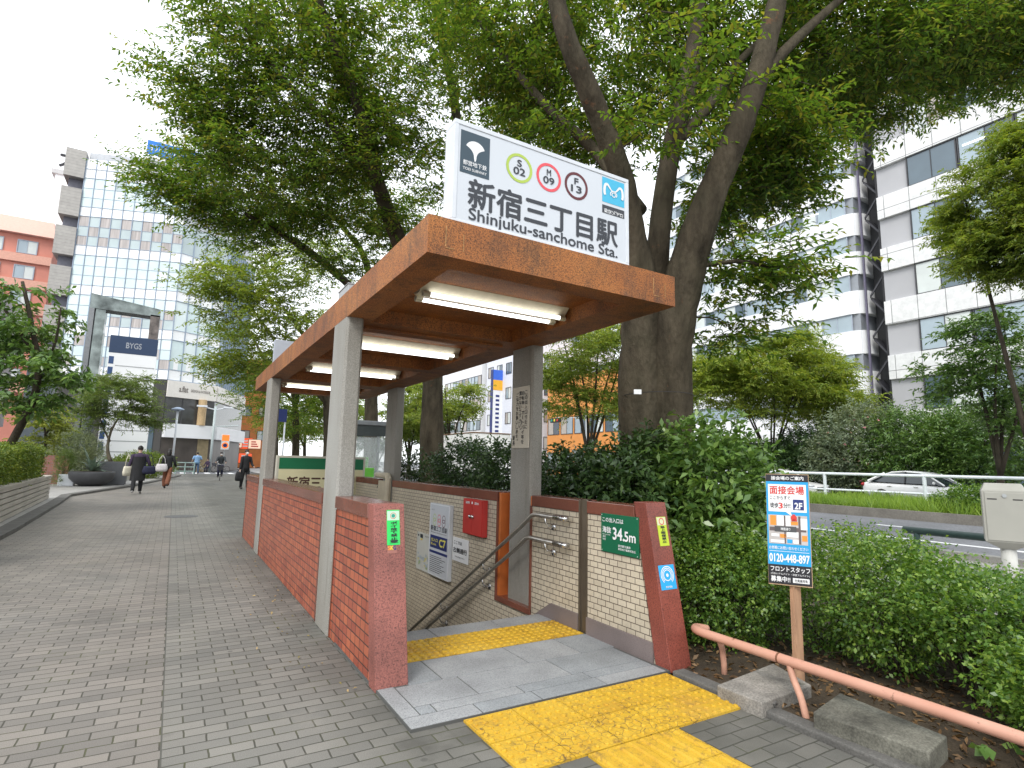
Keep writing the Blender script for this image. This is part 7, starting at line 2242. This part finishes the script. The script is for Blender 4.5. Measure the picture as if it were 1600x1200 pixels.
def sedan(label, x, y, rz, group='cars on the road'):
    """four door saloon, nose toward local -Y... length along Y"""
    t = thing('parked_car' if False else 'car', label, 'car', (x, y, 0), rz, group)
    O = (0, 0, 0)
    # stations along the car: (y, z_low, z_belt, half width)
    st = [(-2.32, .32, .58, .60), (-2.25, .24, .68, .76), (-1.9, .20, .76, .86), (-1.2, .19, .86, .90), (-.6, .19, .92, .91), (.4, .19, .94, .91), (1.3, .20, .97, .90), (1.9, .24, 1.0, .86), (2.25, .30, .98, .76), (2.34, .42, .86, .62)]
    mb = MB(); V = []
    for (yy, zl, zb, hw) in st:
        for (fx_, fz) in ((-.82, 0), (-1.0, .28), (-1.0, .62), (-.95, .9), (-.82, 1.0), (.82, 1.0), (.95, .9), (1.0, .62), (1.0, .28), (.82, 0)):
            V.append((hw * fx_, yy, zl + (zb - zl) * fz))
    n = 10
    F = [(i * n + j, i * n + (j + 1) % n, (i + 1) * n + (j + 1) % n, (i + 1) * n + j) for i in range(len(st) - 1) for j in range(n)] + [tuple(range(n))[::-1], tuple((len(st) - 1) * n + j for j in range(n))]
    mb.add(V, F); b = mb.build('body', CARW, t, org=O, smooth=True)
    sm = b.modifiers.new('sub', 'SUBSURF'); sm.levels = 1; sm.render_levels = 1
    # cabin: glass house below, roof skin above
    cab = [(-1.05, .88, .80, .88), (-.25, .93, .64, 1.36), (.55, .94, .62, 1.45), (1.15, .96, .62, 1.38), (1.95, .98, .74, 1.0)]
    mb = MB(); V = []
    for (yy, zb, hw, zt) in cab:
        V += [(-.84, yy, zb), (-hw, yy, zt), (hw, yy, zt), (.84, yy, zb)]
    mb.add(V, [(i * 4 + j, i * 4 + (j + 1) % 4, (i + 1) * 4 + (j + 1) % 4, (i + 1) * 4 + j) for i in range(4) for j in range(4)] + [(0, 1, 2, 3), (16, 17, 18, 19)])
    mb.build('window_glass', CARGL, t, org=O)
    mb = MB(); V = []
    for (yy, zt, hw) in ((-.36, 1.335, .66), (-.1, 1.42, .645), (.5, 1.468, .64), (1.05, 1.425, .64), (1.35, 1.32, .66)):
        V += [(-hw - .02, yy, zt - .05), (-hw * .9, yy, zt + .012), (hw * .9, yy, zt + .012), (hw + .02, yy, zt - .05)]
    mb.add(V, [(i * 4 + j, i * 4 + j + 1, (i + 1) * 4 + j + 1, (i + 1) * 4 + j) for i in range(4) for j in range(3)] + [(0, 3, 2, 1), (16, 17, 18, 19)] + [(i * 4 + 3, i * 4, (i + 1) * 4, (i + 1) * 4 + 3) for i in range(4)])
    mb.build('roof', CARW, t, org=O, smooth=True)
    for s in (-1, 1):
        for (a, bt) in (((s * .845, -1.05, .89), (s * .665, -.33, 1.36)), ((s * .85, .42, .94), (s * .655, .46, 1.43)), ((s * .85, 1.95, .99), (s * .665, 1.3, 1.36))):
            mb = MB(); mb.tube([a, bt], .035 if a[1] < 1 else .06, 6); mb.build('pillar', CARW if a[1] != .42 else BLACK, t, org=O)
        for yy in (-1.42, 1.38):
            mb = MB(); ang = np.arange(24) * 2 * math.pi / 24
            for (xo, rr) in ((s * .70, .32), (s * .90, .33), (s * .915, .29)):
                mb.v.append(np.stack([np.full(24, xo), yy + rr * np.cos(ang), .33 + rr * np.sin(ang)], 1))
            mb.n = 72; mb.f = [(i * 24 + j, i * 24 + (j + 1) % 24, (i + 1) * 24 + (j + 1) % 24, (i + 1) * 24 + j) for i in range(2) for j in range(24)] + [tuple(48 + j for j in range(24))]; mb.m = [0] * len(mb.f)
            w = mb.build('wheel', TYRE, t, org=O)
            mb = MB(); mb.add([(s * .925, yy + rr * math.cos(a), .33 + rr * math.sin(a)) for rr in (.22, .05) for a in ang], [(j, (j + 1) % 24, 24 + (j + 1) % 24, 24 + j) for j in range(24)]); mb.build('rim', M('rim_silver', (.5, .5, .52), .3, .1, 4, metal=.8), w, org=O)
        mb = MB(); mb.ball((s * .95, -.72, .98), (.09, .05, .065), 10); mb.build('mirror', CARW, t, org=O, smooth=True)
        mb = MB(); mb.ball((s * .62, -2.17, .64), (.19, .12, .06), 10); mb.build('headlight', M('lamp_clear', (.55, .58, .6), .1, .1, 5, spec=.8), t, org=O, smooth=True)
        mb = MB(); mb.ball((s * .66, 2.26, .84), (.17, .09, .08), 10); mb.build('tail_light', M('lamp_red', (.35, .01, .015), .2), t, org=O, smooth=True)
        for yy in (-.1, .95):
            mb = MB(); mb.box(s * .905 - .012, s * .905 + .012, yy, yy + .18, .78, .80); mb.build('door_handle', CHROME, t, org=O)
    mb = MB(); mb.box(-.42, .42, -2.335, -2.30, .42, .60); mb.build('grille', BLACK, t, org=O, bevel=.01)
    return t


p = at(1446, 755, X=28.3)
sedan('white saloon car driving behind the white guard rail of the grassy median', 28.3, p[1], 0)
p = at(592, 730, Y=50)
sedan('distant white car on the near lane seen beside the telephone booth', 14.9, 50, 0)
sedan('white car on the far lane partly hidden behind the advertising board', 28.0, at(1218, 750, X=28.0)[1], 0)
# white box truck behind the dark bushes
p = at(735, 680, X=13.6)
t = thing('box_truck', 'white box truck on the near lane seen over the dark bushes beyond the wall', 'truck', (13.6, p[1], 0))
y0 = p[1]
mb = MB(); mb.box(12.6, 14.7, y0 - 2.4, y0 + 2.2, .85, p[2]); mb.build('cargo_box', M('truck_white', (.72, .72, .70), .35, .05, 1), t, bevel=.04)
mb = MB(); mb.box(12.58, 14.72, y0 - 2.42, y0 + 2.22, p[2] + .001, p[2] + .05); mb.build('roof_edge', M('truck_edge', (.2, .12, .07), .5), t)
mb = MB(); mb.prism([(12.75, y0 - 2.5, .5), (12.75, y0 - 4.1, .5), (12.75, y0 - 4.15, 1.2), (12.75, y0 - 3.7, 2.1), (12.75, y0 - 2.5, 2.1)], (1.8, 0, 0)); mb.build('cab', M('truck_white2', (.74, .74, .73), .3, .04, 1), t, bevel=.06)
mb = MB(); mb.prism([(12.73, y0 - 2.8, 1.25), (12.73, y0 - 3.95, 1.25), (12.73, y0 - 3.68, 1.95), (12.73, y0 - 2.8, 1.95)], (.015, 0, 0)); mb.build('side_window', CARGL, t)
mb = MB(); mb.box(12.8, 14.5, y0 - 3.9, y0 + 2.1, .45, .8); mb.build('chassis', BLACK, t)
for yy in (y0 - 3.3, y0 + 1.2):
    for xx in (12.75, 14.35):
        mb = MB(); ang = np.arange(20) * 2 * math.pi / 20
        mb.add([(xx + o, yy + .40 * math.cos(a), .40 + .40 * math.sin(a)) for o in (0, .22) for a in ang], [(j, (j + 1) % 20, 20 + (j + 1) % 20, 20 + j) for j in range(20)] + [tuple(range(20)), tuple(range(20, 40))]); mb.build('wheel', TYRE, t)
# green and white banner pole seen right of the trunk
q = at(1066, 680, X=33.5)
t = thing('banner_pole', 'green banner on a pole across the road just right of the big trunk', 'banner', (q[0], q[1], .1))
zt = at(1066, 628, X=33.5)[2]
mb = MB(); mb.tube([(q[0], q[1], .1), (q[0], q[1], zt + .6)], .05, 8); mb.build('pole', GALV, t)
mb = MB(); mb.box(q[0] - .02, q[0] + .02, q[1] - .75, q[1] - .06, at(1066, 690, X=33.5)[2], zt); mb.build('banner', paint('banner_green', (.03, .30, .20)), t)
q = at(1334, 735, X=34.2)
mb = MB(); mb.box(q[0], q[0] + .2, q[1] - .25, q[1] + .25, .12, 1.9)
tag(mb.build('vending_column', paint('vending_red', (.6, .03, .04)), bevel=.03), 'small red column on the far pavement between the dark bushes', 'column')
